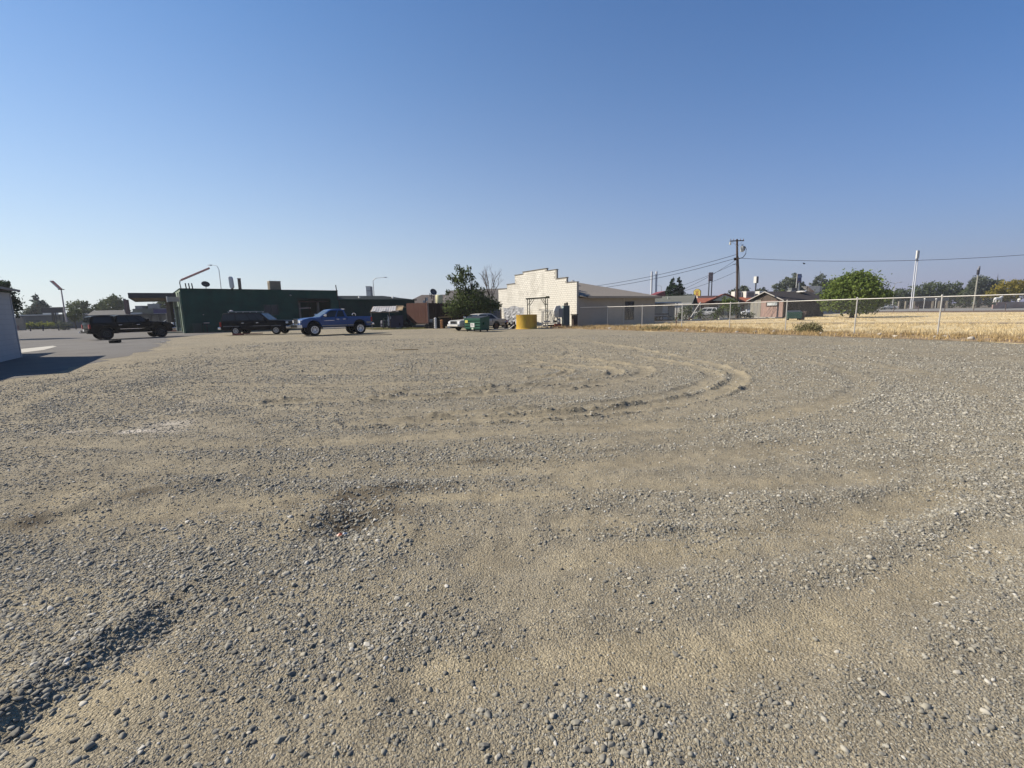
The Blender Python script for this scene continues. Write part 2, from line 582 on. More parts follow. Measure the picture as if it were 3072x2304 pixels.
def pale_at(x, y):
    return np.clip(bump2(x, y, -5.3, 6.02, 0.75, 0.09) * 1.1 + bump2(x, y, -4.95, 6.4, 0.35, 0.3) * .9 + .5 * bump2(x, y, -5.6, 7.9, .4, .8) + .35 * bump2(x, y, 8.9, 10.6, .5, .12), 0, 1) * np.clip(.5 + 1.6 * fbm(x * 4, y * 4, 3), 0, 1)

def ground_mat():
    m, t, b = nodes_of('gravel and dust')
    tc = N(t, 'ShaderNodeTexCoord')
    ob = tc.outputs['Object']
    A = lambda n: N(t, 'ShaderNodeAttribute', attribute_name=n).outputs['Fac']
    # dust: fine grain over broad warm/cool drifts
    n1 = N(t, 'ShaderNodeTexNoise', i_Scale=1.1, i_Detail=9.0, i_Roughness=0.7)
    t.links.new(ob, n1.inputs['Vector'])
    dust = ramp(t, n1.outputs['Fac'], [(0.3, (0.1606, 0.1412, 0.103)), (0.7, (0.2256, 0.2011, 0.1481))])
    tanc = ramp(t, n1.outputs['Fac'], [(0.3, (0.2303, 0.1912, 0.1219)), (0.7, (0.3234, 0.2773, 0.1783))])
    dust = mixc(t, A('tan'), dust, tanc)
    # grit: two sizes of cells, each cell its own grey
    def cells(scale, lo, hi):
        v = N(t, 'ShaderNodeTexVoronoi', i_Scale=scale, i_Randomness=1.0)
        t.links.new(ob, v.inputs['Vector'])
        hs = N(t, 'ShaderNodeSeparateColor')
        t.links.new(v.outputs['Color'], hs.inputs[0])
        return v, ramp(t, hs.outputs[0], [(0.0, sc(lo, .7)), (0.4, sc(lo, 1.6)), (0.75, hi), (1.0, sc(hi, 1.9))])
    v1, c1 = cells(85.0, (0.0665, 0.06447, 0.05554), (0.1995, 0.1891, 0.1533))
    v2, c2 = cells(190.0, (0.0754, 0.07067, 0.0589), (0.2305, 0.2119, 0.1641))
    v3, c3 = cells(21.0, (0.08425, 0.08129, 0.06986), (0.1951, 0.1837, 0.1489))
    grav = mixc(t, 0.4, c1, c2)
    n2 = N(t, 'ShaderNodeTexNoise', i_Scale=9.0, i_Detail=6.0, i_Roughness=0.7)
    t.links.new(ob, n2.inputs['Vector'])
    grav = mixc(t, 0.35, grav, c3)
    # broken edge between the two
    ad = N(t, 'ShaderNodeMath', operation='MULTIPLY_ADD')
    t.links.new(n2.outputs['Fac'], ad.inputs[0])
    ad.inputs[1].default_value = 1.9
    t.links.new(A('grav'), ad.inputs[2])
    f = ramp(t, ad.outputs[0], [(1.03, (0, 0, 0)), (1.62, (1, 1, 1))])
    gritty = mixc(t, 0.38, dust, c2)
    c = mixc(t, f, gritty, grav)
    c = mixc(t, A('damp_shade'), c, (0.05, 0.040, 0.029))
    c = mixc(t, A('pale'), c, (0.42, 0.39, 0.34))
    n4 = N(t, 'ShaderNodeTexNoise', i_Scale=0.35, i_Detail=5.0, i_Roughness=0.6)
    t.links.new(ob, n4.inputs['Vector'])
    n6 = N(t, 'ShaderNodeTexNoise', i_Scale=3.2, i_Detail=8.0, i_Roughness=0.8)
    t.links.new(ob, n6.inputs['Vector'])
    c = mixc(t, 0.75, c, ramp(t, n6.outputs['Fac'], [(0.3, (0.33, 0.33, 0.33)), (0.7, (0.68, 0.68, 0.68))]), 'OVERLAY')
    c = mixc(t, 0.5, c, ramp(t, n4.outputs['Fac'], [(0.3, (0.43, 0.42, 0.41)), (0.7, (0.6, 0.59, 0.57))]), 'OVERLAY')
    t.links.new(c, b.inputs['Base Color'])
    b.inputs['Roughness'].default_value = 0.95
    b.inputs['Specular IOR Level'].default_value = 0.15
    # relief
    mx = N(t, 'ShaderNodeMath', operation='ADD')
    t.links.new(v1.outputs['Distance'], mx.inputs[0])
    m2 = N(t, 'ShaderNodeMath', operation='MULTIPLY')
    t.links.new(v2.outputs['Distance'], m2.inputs[0])
    m2.inputs[1].default_value = 0.5
    t.links.new(m2.outputs[0], mx.inputs[1])
    bp = N(t, 'ShaderNodeBump', i_Strength=0.85, i_Distance=0.008)
    bp.invert = True
    t.links.new(mx.outputs[0], bp.inputs['Height'])
    n5 = N(t, 'ShaderNodeTexNoise', i_Scale=7.0, i_Detail=5.0, i_Roughness=0.7)
    t.links.new(ob, n5.inputs['Vector'])
    bp2 = N(t, 'ShaderNodeBump', i_Strength=0.3, i_Distance=0.03)
    t.links.new(n5.outputs['Fac'], bp2.inputs['Height'])
    t.links.new(bp2.outputs[0], bp.inputs['Normal'])
    t.links.new(bp.outputs[0], b.inputs['Normal'])
    return m

def graded(lo, hi, core_lo, core_hi, step, g=1.045):
    a = list(np.arange(core_lo, core_hi, step))
    s, p = step, core_hi
    while p < hi:
        a.append(p)
        s = min(s * g, 0.7)
        p += s
    a.append(hi)
    s, p = step, core_lo
    pre = []
    while True:
        s = min(s * g, 0.9)
        p -= s
        if p <= lo:
            break
        pre.append(p)
    return np.array([lo] + pre[::-1] + a)

gx = graded(-30, 26, -4.6, 5.6, 0.023, 1.03)
gy = graded(-4, 56, 1.0, 6.5, 0.02, 1.012)
GX, GY = np.meshgrid(gx, gy)
px, py = GX.ravel(), GY.ravel()
pz = hgt(px, py)
W_ = len(gx)
ii = np.arange(len(gy) - 1)[:, None] * W_ + np.arange(W_ - 1)[None, :]
fq = np.stack([ii, ii + 1, ii + 1 + W_, ii + W_], -1).reshape(-1, 4)
gm = ground_mat()
lot = npobj('gravel_lot', np.stack([px, py, pz], 1), fq, gm, smooth=True,
            attrs={'grav': ('POINT', gravel_at(px, py)), 'tan': ('POINT', tan_at(px, py)), 'pale': ('POINT', pale_at(px, py)), 'damp_shade': ('POINT', dark_at(px, py))})
tag(lot, 'wide bare gravel lot with curved tyre tracks and dusty patches', None, None, 'structure')

def sheet(name, poly, z, m, kind='structure', label=None, jit=0.0, step=1.5):
    pts = []
    for i, (x, y) in enumerate(poly):
        x2, y2 = poly[(i + 1) % len(poly)]
        L = math.hypot(x2 - x, y2 - y)
        k = max(1, int(L / step)) if jit and max(abs(x), abs(x2)) < 40 else 1
        for q in range(k):
            f = q / k
            ox, oy = ((random.gauss(0, jit), random.gauss(0, jit)) if q else (0, 0))
            pts.append((x + (x2 - x) * f + ox, y + (y2 - y) * f + oy))
    b = B()
    b.add([(x, y, z) for x, y in pts], [tuple(range(len(pts)))])
    me = bpy.data.meshes.new(name)
    me.from_pydata(b.v, [], b.f)
    me.materials.append(m)
    if me.polygons[0].normal.z < 0:
        me.flip_normals()
    o = bpy.data.objects.new(name, me)
    COL.objects.link(o)
    return tag(o, label, None, None, kind)

sheet('ground', [(-3000, -3000), (3000, -3000), (3000, 3000), (-3000, 3000)], -0.12,
      M('far dry ground', (0.20, 0.175, 0.135), 0.95, 0.3, 0.05, 0.0))
asph = M('old asphalt', (0.15, 0.143, 0.133), 0.92, 0.16, 0.5, 0.25, 120, grime=(0.185, 0.178, 0.165))
sheet('asphalt_yard', [(-13.6, -3.8), (-13.2, 9), (-13.4, 13.2), (-14.6, 15.5), (-16.6, 20), (-19.5, 25.5), (-22.5, 30), (-27, 36), (-28.6, 42), (-29.5, 47),
                       (-29.8, 50.5), (-33, 51), (-48, 74), (-60, 84), (-130, 108), (-135, 20), (-60, -3.8)], 0.004, asph, jit=0.25, step=0.8,
      label='worn grey asphalt yard on the left of the gravel')
sheet('concrete_slab', [(-24.2, 22.6), (-27.6, 25.8), (-28.6, 28.6), (-27.5, 27.75), (-25.1, 24.6)], 0.009, M('pale concrete', (0.52, 0.5, 0.44), 0.9, 0.15, 0.8, 0.1), label='pale concrete slab beside the white building')

# dry grass field, dirt strip, drive, road
gold = M('dry grass mat', (0.42, 0.30, 0.13), 0.95, 0.45, 0.9, 0.9, 9, grime=(0.25, 0.175, 0.095))
goldfar = M('mown straw', (0.72, 0.585, 0.335), 0.95, 0.22, 0.25, 0.5, 5, stretch=(0.25, 1, 1), grime=(0.46, 0.35, 0.21))
sheet('dry_grass_field', [(0.6, 45.4), (3.4, 41.2), (5.5, 39.2), (7.0, 36.2), (9.2, 33.2), (11.2, 30.2), (13.4, 27.1), (15.2, 23.9), (16.6, 21.1), (18.0, 18.4), (19.4, 15.4), (21.6, 11), (24, 5), (26, -3.8),
                          (60, -4), (82, 66), (75, 92), (60, 84), (44, 76), (36, 60), (24, 60), (17, 53), (16, 51.2), (6.5, 45.4), (4.5, 48)], 0.006, goldfar, jit=0.22, step=0.7,
      label='field of dry golden grass behind the chain link fence')
sheet('dirt_track', [(16.6, 51.6), (19.5, 49.0), (24, 45.2), (27.6, 42.9), (37.8, 33.7), (48, 24), (54, 17), (51.5, 16), (44, 23.4), (35.6, 31.8), (26.4, 40.4), (21.5, 44.5), (17.5, 48)], 0.011,
      M('brown dirt', (0.225, 0.165, 0.115), 0.95, 0.2, 1.0, 0.3, 20), jit=0.15, step=0.8, label='brown dirt track through the dry field')
sheet('driveway', [(17, 53.5), (23.6, 56.0), (29, 58.5), (36.0, 62.3), (36.4, 66), (30, 63.2), (23, 59.8), (16.4, 56.5)], 0.016, M('drive asphalt', (0.09, 0.088, 0.086), 0.9, 0.15, 0.7), jit=0.06, label='dark asphalt driveway in front of the board shed')
sheet('road', [(58, 84.5), (71, 91), (73.5, 86), (78, 70.5), (86, 40), (130, 30), (139, 124), (128, 160), (100, 180), (52, 110)], 0.0, M('far road', (0.255, 0.25, 0.235), 0.9, 0.08, 0.2), label='pale road beyond the dry field')
sheet('motel_yard', [(15, 64), (36.2, 69), (58, 84.4), (51.8, 110), (-5, 110), (-5, 75)], -0.02, M('motel yard asphalt', (0.13, 0.127, 0.12), 0.9, 0.2, 0.4, grime=(0.3, 0.24, 0.13)), label='parking yard in front of the red roofed motel')

# loose stones: the 300 biggest are objects, the rest is one mesh of gravel
def ico(sub):
    bm = bmesh.new()
    bmesh.ops.create_icosphere(bm, subdivisions=sub, radius=1.0)
    v = np.array([x.co[:] for x in bm.verts])
    f = np.array([[q.index for q in p.verts] for p in bm.faces])
    bm.free()
    return v, f
def stone_shape(v, amp, k):
    r = np.random.default_rng(k)
    o = r.random(3) * 50
    n = vnoise(v[:, 0] * 1.3 + o[0], v[:, 1] * 1.3 + v[:, 2] * 0.9 + o[1]) + 0.5 * vnoise(v[:, 2] * 2.4 + o[2], v[:, 0] * 2.4 - v[:, 1])
    q = v * (1 + amp * (n - 0.75))[:, None]
    for _ in range(7):                                           # knock some flat facets
        d = r.normal(size=3)
        d /= np.linalg.norm(d)
        h = q @ d
        q = q - np.clip(h - 0.62, 0, None)[:, None] * d * 0.85
    return q * np.array([1.0, r.uniform(0.6, 0.85), r.uniform(0.4, 0.62)])
def stonemat(name):
    m, t, b = nodes_of(name)
    oi = N(t, 'ShaderNodeObjectInfo')
    tc = N(t, 'ShaderNodeTexCoord')
    n1 = N(t, 'ShaderNodeTexNoise', i_Scale=40.0, i_Detail=4.0)
    t.links.new(tc.outputs['Object'], n1.inputs['Vector'])
    src = oi.outputs['Random']
    c = ramp(t, src, [(0.0, (0.05506, 0.05562, 0.0513)), (0.22, (0.1219, 0.1216, 0.1082)), (0.55, (0.2005, 0.1931, 0.1604)), (0.85, (0.2831, 0.2662, 0.2101)), (0.95, (0.3775, 0.3615, 0.3086)), (1.0, (0.5191, 0.5086, 0.4649))])
    c = mixc(t, 0.35, c, ramp(t, n1.outputs['Fac'], [(0.3, (0.1107, 0.1047, 0.09023)), (0.7, (0.2919, 0.2695, 0.2206))]))
    t.links.new(c, b.inputs['Base Color'])
    b.inputs['Roughness'].default_value = 0.85
    b.inputs['Specular IOR Level'].default_value = 0.25
    return m

v1_, f1_ = ico(1)
v2_, f2_ = ico(2)
v3_, f3_ = ico(3)
P, SZ = [], []
for (y0, y1, dens, smin, smax, pw) in ((1.05, 1.6, 15000, 0.0026, 0.017, 3.9), (1.6, 2.2, 10500, 0.0030, 0.018, 3.9), (2.2, 3.0, 7400, 0.0037, 0.019, 3.9), (3.0, 4.2, 4300, 0.0046, 0.020, 3.9), (4.2, 6.0, 2100, 0.0060, 0.021, 3.9),
                                       (6.0, 8.5, 1050, 0.0085, 0.024, 3.9), (8.5, 12.0, 420, 0.0115, 0.028, 4.2), (12.0, 18.0, 130, 0.016, 0.034, 4.5), (18.0, 28.0, 34, 0.022, 0.045, 4.5)):
    hw = 1.22 * y1 + 0.5
    n = int(dens * 2 * hw * (y1 - y0))
    x = rng.uniform(-hw, hw, n)
    y = rng.uniform(y0, y1, n)
    keep = (np.abs(x) < 1.2 * y + 0.5) & (x > -12.5 - 0.25 * np.maximum(y - 14, 0) + rng.normal(0, .6, n)) & ((17.6 - x) * 23.8 + (18.4 - y) * 13.9 > 6)
    x, y = x[keep], y[keep]
    g = gravel_at(x, y)
    keep = rng.random(len(x)) < np.clip(0.36 + 0.9 * (g - 0.2), 0.34, 1.0)
    x, y, g = x[keep], y[keep], g[keep]
    u = rng.random(len(x))
    s = smin * (1 - u * (1 - (smin / smax) ** (pw - 1))) ** (-1 / (pw - 1))
    s *= 0.8 + 0.55 * g
    P.append(np.stack([x, y], 1))
    SZ.append(s)
# piles and strewn cobbles the photo shows
for cx, cy, rx, ry, n, s0, s1 in ((-1.25, 3.12, .24, .24, 420, .012, .027), (-1.35, 3.5, .3, .12, 300, .010, .022), (-1.02, 2.84, .2, .17, 240, .010, .024), (-1.95, 1.8, .12, .3, 420, .010, .024), (-2.05, 1.55, .15, .25, 260, .010, .024),
                                  (-2.2, 2.3, .6, .4, 500, .008, .018), (-0.62, 1.95, .3, .16, 320, .007, .017), (-0.35, 1.45, .5, .12, 70, .010, .021), (1.0, 2.95, .55, .09, 260, .008, .018), (0.1, 1.5, .5, .15, 110, .009, .021),
                                  (1.6, 1.7, .7, .3, 60, .009, .02), (-3.65, 3.5, .25, .35, 260, .010, .022), (-1.3, 1.45, .35, .2, 110, .009, .024), (-1.2, 3.8, .6, .08, 300, .008, .018)):
    P.append(np.stack([rng.normal(cx, rx, n), rng.normal(cy, ry, n)], 1))
    SZ.append(rng.uniform(s0, s1, n) * rng.uniform(.5, 1, n))
# stones thrown up along the edges of the wheel tracks
for T in TRACKS:
    q = np.array(T)
    k = rng.integers(0, len(q) - 1, 700)
    f = rng.random(700)[:, None]
    p = q[k] * (1 - f) + q[k + 1] * f
    d = q[k + 1] - q[k]
    d = np.stack([-d[:, 1], d[:, 0]], 1) / np.linalg.norm(d, axis=1)[:, None]
    P.append(p + d * (rng.choice([-1, 1], 700) * (0.24 + np.abs(rng.normal(0, .09, 700))))[:, None])
    SZ.append(rng.uniform(.012, .034, 700) * rng.uniform(.5, 1, 700))
P, SZ = np.concatenate(P), np.concatenate(SZ)
ok = (P[:, 1] > 1.0)
P, SZ = P[ok], SZ[ok]
dist = np.hypot(P[:, 0], np.hypot(P[:, 1], 1.5))
order = np.argsort(-SZ / dist)
big, rest = order[:300], order[300:]
Z = hgt(P[:, 0], P[:, 1])
smat = stonemat('stone')
smesh = []
for k in range(16):
    q = stone_shape(v3_ if k < 6 else v2_, 0.75, 200 + k)
    smesh.append(npmesh('stone', q, f3_ if k < 6 else f2_, smat, smooth=k < 6))
sobj = []
for j, i in enumerate(big):
    s = float(SZ[i])
    k = j % 6 if j < 70 else 6 + j % 10
    o = inst('stone', smesh[k], lot, (float(P[i, 0]), float(P[i, 1]), float(Z[i]) + s * 0.12),
             (random.gauss(0, .22), random.gauss(0, .22), random.uniform(0, 6.28)), (s, s, s))
    if j >= 70 and len(sobj) < 10:
        sobj.append(o)
m_ = len(rest)
print('gravel instances', m_)
gm_ = bpy.data.meshes.new('gravel')
gm_.vertices.add(m_)
gm_.vertices.foreach_set('co', np.stack([P[rest, 0], P[rest, 1], Z[rest] + SZ[rest] * 0.08], 1).astype(np.float32).ravel())
at_ = gm_.attributes.new('size', 'FLOAT', 'POINT')
at_.data.foreach_set('value', SZ[rest].astype(np.float32))
at_ = gm_.attributes.new('turn', 'FLOAT_VECTOR', 'POINT')
at_.data.foreach_set('vector', np.stack([rng.normal(0, .3, m_), rng.normal(0, .3, m_), rng.uniform(0, 6.283, m_)], 1).astype(np.float32).ravel())
at_ = gm_.attributes.new('variant', 'INT', 'POINT')
at_.data.foreach_set('value', rng.integers(0, 10, m_).astype(np.int32))
gr = bpy.data.objects.new('gravel', gm_)
COL.objects.link(gr)
gr.parent = lot
tag(gr, None, None, None, 'stuff')
gt_ = bpy.data.node_groups.new('scatter gravel', 'GeometryNodeTree')
gt_.interface.new_socket('Geometry', in_out='INPUT', socket_type='NodeSocketGeometry')
gt_.interface.new_socket('Geometry', in_out='OUTPUT', socket_type='NodeSocketGeometry')
gi, go = gt_.nodes.new('NodeGroupInput'), gt_.nodes.new('NodeGroupOutput')
ip = gt_.nodes.new('GeometryNodeInstanceOnPoints')
ip.inputs['Pick Instance'].default_value = True
jn = gt_.nodes.new('GeometryNodeJoinGeometry')
for o in reversed(sobj):
    oi_ = gt_.nodes.new('GeometryNodeObjectInfo')
    oi_.transform_space = 'ORIGINAL'
    oi_.inputs['Object'].default_value = o
    oi_.inputs['As Instance'].default_value = True
    gt_.links.new(oi_.outputs['Geometry'], jn.inputs[0])
def named(nm, ty):
    n = gt_.nodes.new('GeometryNodeInputNamedAttribute')
    n.data_type = ty
    n.inputs['Name'].default_value = nm
    return n.outputs['Attribute']
gt_.links.new(gi.outputs[0], ip.inputs['Points'])
gt_.links.new(jn.outputs[0], ip.inputs['Instance'])
gt_.links.new(named('variant', 'INT'), ip.inputs['Instance Index'])
gt_.links.new(named('turn', 'FLOAT_VECTOR'), ip.inputs['Rotation'])
gt_.links.new(named('size', 'FLOAT'), ip.inputs['Scale'])
gt_.links.new(ip.outputs[0], go.inputs[0])
md = gr.modifiers.new('scatter', 'NODES')
md.node_group = gt_
# ------------------------------------------------------------------ block building with a stepped gable
def frame(loc, rz):
    c, s = math.cos(rz), math.sin(rz)
    return lambda x, y: (loc[0] + c * x - s * y, loc[1] + s * x + c * y)

blockm = M('painted block', (0.75, 0.725, 0.65), 0.9, 0.15, 1.3, 0.3, 60, grime=(0.58, 0.555, 0.49))
stucco = M('grey stucco', (0.40, 0.37, 0.325), 0.92, 0.08, 0.8, 0.2, 80)
trimm = M('taupe fascia', (0.36, 0.33, 0.285), 0.7, 0.06)
shing = M('taupe shingles', (0.30, 0.27, 0.235), 0.95, 0.12, 6, 0.5, 40)
dark = M('dark void', (0.012, 0.012, 0.013), 0.9, 0.1)
glz = glass('window glass')
steel = M('galvanised steel', (0.42, 0.42, 0.41), 0.5, 0.12, 6, metal=0.55)
zinc = M('weathered zinc', (0.36, 0.355, 0.34), 0.6, 0.15, 5, metal=0.3)

rzB = math.atan2(.52, .855)
blk = thing('block_building', 'cream concrete block building with stepped gable and grey hip roof', 'building', (6.5, 45.2, 0), rzB)
# gable: runs along +y from the near corner (local), outline t -> top
steps = [(0, 1.62, 4.28), (1.62, 3.28, 4.82), (3.28, 5.0, 5.74), (5.0, 9.66, 6.0), (9.66, 11.38, 5.78), (11.38, 13.25, 4.84), (13.25, 15.3, 4.36)]
w_ = B()
for a, b_, h in steps:
    w_.box(-0.01, 0.2, a + (0.001 if a else 0), b_ - 0.001, -0.1, h)
w_.build('gable_wall', M('mortar', (0.46, 0.44, 0.39), 0.95, 0.1), blk)
cp = B()
for i, (a, b_, h) in enumerate(steps):
    cp.box(-0.07, 0.25, a - 0.03, b_ + 0.03, h, h + 0.05)
cp.build('coping', M('coping dark', (0.24, 0.22, 0.19), 0.8, 0.1), blk)
BW, BH = 0.405, 0.203
bme = B().box(-0.026, 0.02, 0.008, BW - 0.010, 0.010, BH - 0.013).mesh('block', blockm)
cells = []
for r_ in range(30):
    z0 = r_ * BH
    offs = (r_ % 2) * BW / 2
    for c_ in range(-1, 39):
        y0 = c_ * BW + offs
        a, b_ = max(y0, 0), min(y0 + BW, 15.3)
        if b_ - a < 0.08:
            continue
        if all(not (s0 < (q) < s1) or z0 + BH <= h for s0, s1, h in steps for q in (a + .02, b_ - .02)):
            cells.append((a, b_, z0))
cells.sort(key=lambda c: (c[0], c[2]))
rest_b = B()
for k, (a, b_, z0) in enumerate(cells):
    dx = random.uniform(-0.008, 0.004)
    if k < 300:
        inst('block', bme, blk, (dx - .001, a, z0), (0, 0, 0), (1, (b_ - a) / BW, 1))
    else:
        rest_b.box(-0.027 + dx, 0.02, a + 0.008, b_ - 0.010, z0 + 0.010, z0 + BH - 0.013)
tag(rest_b.build('blockwork', blockm, blk), kind='stuff')
# side wall with the wide pilaster joint, window, hip roof
sw = B()
L_ = 11.0
sw.box(0.21, 6.45, 0.02, 0.2, -0.1, 2.78).box(7.8, L_, 0.02, 0.2, -0.1, 2.78).box(6.45, 7.8, 0.02, 0.2, -0.1, 0.46).box(6.45, 7.8, 0.02, 0.2, 2.4, 2.78)
sw.build('side_wall', stucco, blk)
B().box(L_ - 0.2, L_, 0.201, 15.1, -0.1, 2.78).build('end_wall', stucco, blk)
B().box(6.2, 6.34, -0.03, 0.018, 0, 2.7).build('pilaster', M('pale trim', (0.48, 0.45, 0.4), 0.8, 0.05), blk)
wf = B()
wf.box(6.45, 6.53, -0.01, 0.12, 0.46, 2.4).box(7.72, 7.8, -0.01, 0.12, 0.46, 2.4).box(6.53, 7.72, -0.01, 0.12, 0.46, 0.54).box(6.53, 7.72, -0.01, 0.12, 2.32, 2.4).box(7.1, 7.15, -0.008, 0.12, .54, 2.32)
wfo = wf.build('window', M('dark frame', (0.05, 0.05, 0.05), 0.5, 0.1), blk)
B().box(6.53, 7.1, 0.06, 0.08, 0.54, 2.32).box(7.15, 7.72, 0.06, 0.08, 0.54, 2.32).build('pane', glz, wfo)
rf = B()
e0, e1, ex = -0.45, 15.6, 11.5
zr, ze = 4.9, 2.9
rf.add([(0.22, e0, ze), (ex, e0, ze), (ex, e1, ze), (0.22, e1, ze), (0.22, 7.6, zr), (ex - 5.9, 7.6, zr)],
       [(0, 1, 5, 4), (1, 2, 5), (2, 3, 4, 5), (0, 4, 3), (3, 2, 1, 0)])
rfo = rf.build('roof', shing, blk)
# courses of shingle that stand proud
cr = B()
for k in range(1, 14):
    f0 = k / 14
    y = e0 + (7.6 - e0) * f0
    z = ze + (zr - ze) * f0
    cr.box(0.23, ex - 5.9 * f0, y - 0.012, y + 0.012, z - 0.004, z + 0.014)
tag(cr.build('shingle_course', shing, rfo), kind='stuff')
fa = B()
fa.box(1.0, ex + .02, e0 - 0.05, e0 - 0.001, ze - 0.2, ze + 0.03).box(ex + .001, ex + 0.05, e0, e1, ze - 0.2, ze + 0.03)
fa.build('fascia', trimm, blk)
B().box(1.0, ex - .01, e0, 0.019, ze - 0.19, ze - 0.16).build('soffit', trimm, blk)
bk = B()
bk.bar((0.3, e0 + .05, ze - 0.05), (0.95, e0 - 0.02, ze - 0.13), 0.14, 0.05).bar((0.25, -0.1, ze + 0.03), (0.75, e0, ze - 0.06), 0.12, 0.04)
bk.build('broken_board', M('bare splintered wood', (0.55, 0.46, 0.34), 0.9, 0.3, 8), blk, label='splintered end of the eave board')
def turbine(x, y, z, s, m):
    g = B()
    g.tube([(x, y, z - 0.3), (x, y, z + 0.12 * s)], 0.17 * s, 12)
    g.build('vent_pipe', m, blk)
    h = B()
    for k in range(16):
        a = 2 * math.pi * k / 16
        pts = [(x + r0 * s * math.cos(a + t), y + r0 * s * math.sin(a + t), z + zz * s) for r0, zz, t in ((.18, .13, 0), (.3, .27, .2), (.3, .4, .35), (.14, .52, .5))]
        for p, q in zip(pts[:-1], pts[1:]):
            h.bar(p, q, 0.085 * s, 0.012 * s)
    h.tube([(x, y, z + .5 * s), (x, y, z + .55 * s)], 0.16 * s, 12)
    h.build('turbine_vent', m, blk)
turbine(1.5, 6.9, 4.72, 1.0, M('vent black', (0.05, 0.05, 0.055), 0.5, 0.1, metal=0.5))
turbine(3.9, 5.5, 4.32, 1.0, steel)
turbine(8.35, 7.2, 4.0, 0.62, MATS['vent black'])
turbine(9.5, 6.5, 3.6, 0.5, MATS['vent black'])
B().tube([(0.75, 6.9, 4.7), (0.75, 6.9, 5.15)], 0.06, 8).build('vent_pipe', MATS['vent black'], blk)

# ------------------------------------------------------------------ dark green garage building
rzG = math.atan2(.63, .777)
gb = thing('green_garage', 'long dark green flat roofed garage with open bay and lower metal wing', 'building', (-34.15, 48.3, 0), rzG)
grn = M('dark green paint', (0.006, 0.062, 0.050), 0.85, 0.3, 0.7, 0.1, 30, spec=0.08)
grn2 = M('dark green sheet', (0.005, 0.040, 0.036), 0.8, 0.25, 0.8, spec=0.1)
pale = M('pale green paint', (0.27, 0.33, 0.25), 0.8, 0.2, 1.0, grime=(0.15, 0.22, 0.16))
D_ = 13.0
fw = B()
fw.box(0, 7.6, 0, .25, -.1, 4.55).box(9.17, 11.35, 0, .25, -.1, 4.55).box(15.1, 16.1, 0, .25, -.1, 4.55)
fw.box(7.6, 9.17, 0, .25, -.1, 1.73).box(7.6, 9.17, 0, .25, 2.93, 4.55).box(11.35, 15.1, 0, .25, 3.58, 4.55)
fw.build('front_wall', grn, gb)
lw = B()
lw.box(-.02, .23, .251, 3.0, -.1, 4.54).box(-.02, .23, 3.0, 9.0, -.1, 0.5).box(-.02, .23, 3.0, 9.0, 2.9, 4.54).box(-.02, .23, 9.0, D_, -.1, 4.54).box(-.02, .23, 5.8, 6.2, .5, 2.9)
lw.build('left_wall', pale, gb)
B().box(.05, .08, 3.0, 5.8, .5, 2.9).box(.05, .08, 6.2, 9.0, .5, 2.9).build('shop_window', glz, gb)
for y in (0.3, 2.7, 9.1):
    B().box(-.12, -.021, y, y + .25, 0, 4.3).build('pilaster', pale, gb)
B().box(.23, 16.1, D_ - .25, D_, -.1, 4.5).build('rear_wall', grn, gb)
B().box(15.95, 16.1, .251, D_ - .251, -.1, 4.5).build('right_wall', grn, gb)
B().box(.231, 15.94, .251, D_ - .251, 4.05, 4.2).build('roof', M('tar roof', (0.07, 0.07, 0.07), 0.95, 0.2), gb)
B().box(-.06, 16.14, -.05, .3, 4.56, 4.64).box(-.06, .26, .3, D_, 4.56, 4.64).build('parapet_cap', grn2, gb)
B().box(.3, 15.9, .3, 12, .0, .035).build('garage_floor', M('oily floor', (0.06, 0.058, 0.055), 0.8, 0.2), gb)
win = B()
win.box(7.6, 7.7, -.03, .1, 1.73, 2.93).box(9.07, 9.17, -.03, .1, 1.73, 2.93).box(7.7, 9.07, -.03, .1, 1.73, 1.81).box(7.7, 9.07, -.03, .1, 2.85, 2.93).box(8.34, 8.42, -.025, .1, 1.81, 2.85)
wo_ = win.build('window', M('dull green frame', (0.03, 0.055, 0.05), 0.6, 0.1), gb)
B().box(7.7, 8.34, .03, .05, 1.81, 2.85).box(8.42, 9.07, .03, .05, 1.81, 2.85).build('pane', glz, wo_)
dr = B()
dr.box(11.25, 11.35, -.04, .1, 0, 3.68).box(15.1, 15.2, -.04, .1, 0, 3.68).box(11.35, 15.1, -.04, .1, 3.58, 3.68)
dr.build('bay_frame', grn2, gb)
B().box(11.4, 15.05, .35, 3.2, 3.3, 3.36).build('raised_door', M('rolled door', (0.05, 0.05, 0.05), 0.6, 0.1), gb)
lift = B()
lift.box(11.7, 11.95, 1.4, 1.65, 0, 3.2).box(13.9, 14.15, 1.4, 1.65, 0, 3.2).bar((11.42, 1.0, 2.55), (12.8, 1.0, 2.6), .06, .1)
lift.build('car_lift', M('lift post', (0.16, 0.17, 0.17), 0.5, 0.1), gb)
tb = B().bar((11.4, -.06, 2.42), (12.55, -.3, 2.5), .05, .05).ball((12.6, -.3, 2.5), .06)
tb.build('lamp_arm', M('dull white', (0.5, 0.5, 0.48), 0.6, 0.1), gb)
B().ball((10.55, -.1, 4.0), (.11, .13, .09)).bar((10.55, 0, 4.02), (10.55, -.08, 4.02), .08).build('wall_lamp', M('grey lamp', (0.35, 0.38, 0.36), 0.4, 0.1), gb)
B().ball((1.75, -.05, 1.9), .05).build('wall_bolt', M('bolt', (0.3, 0.3, 0.3), 0.4), gb)
B().tube([(16.0, -.12, 3.4), (15.98, -.12, 4.2), (15.9, -.1, 5.3)], .06, 8).tube([(16.2, -.12, 0), (16.16, -.12, 3.5)], .05, 8).build('drain_pipe', M('black pipe', (0.02, 0.02, 0.022), 0.6), gb)
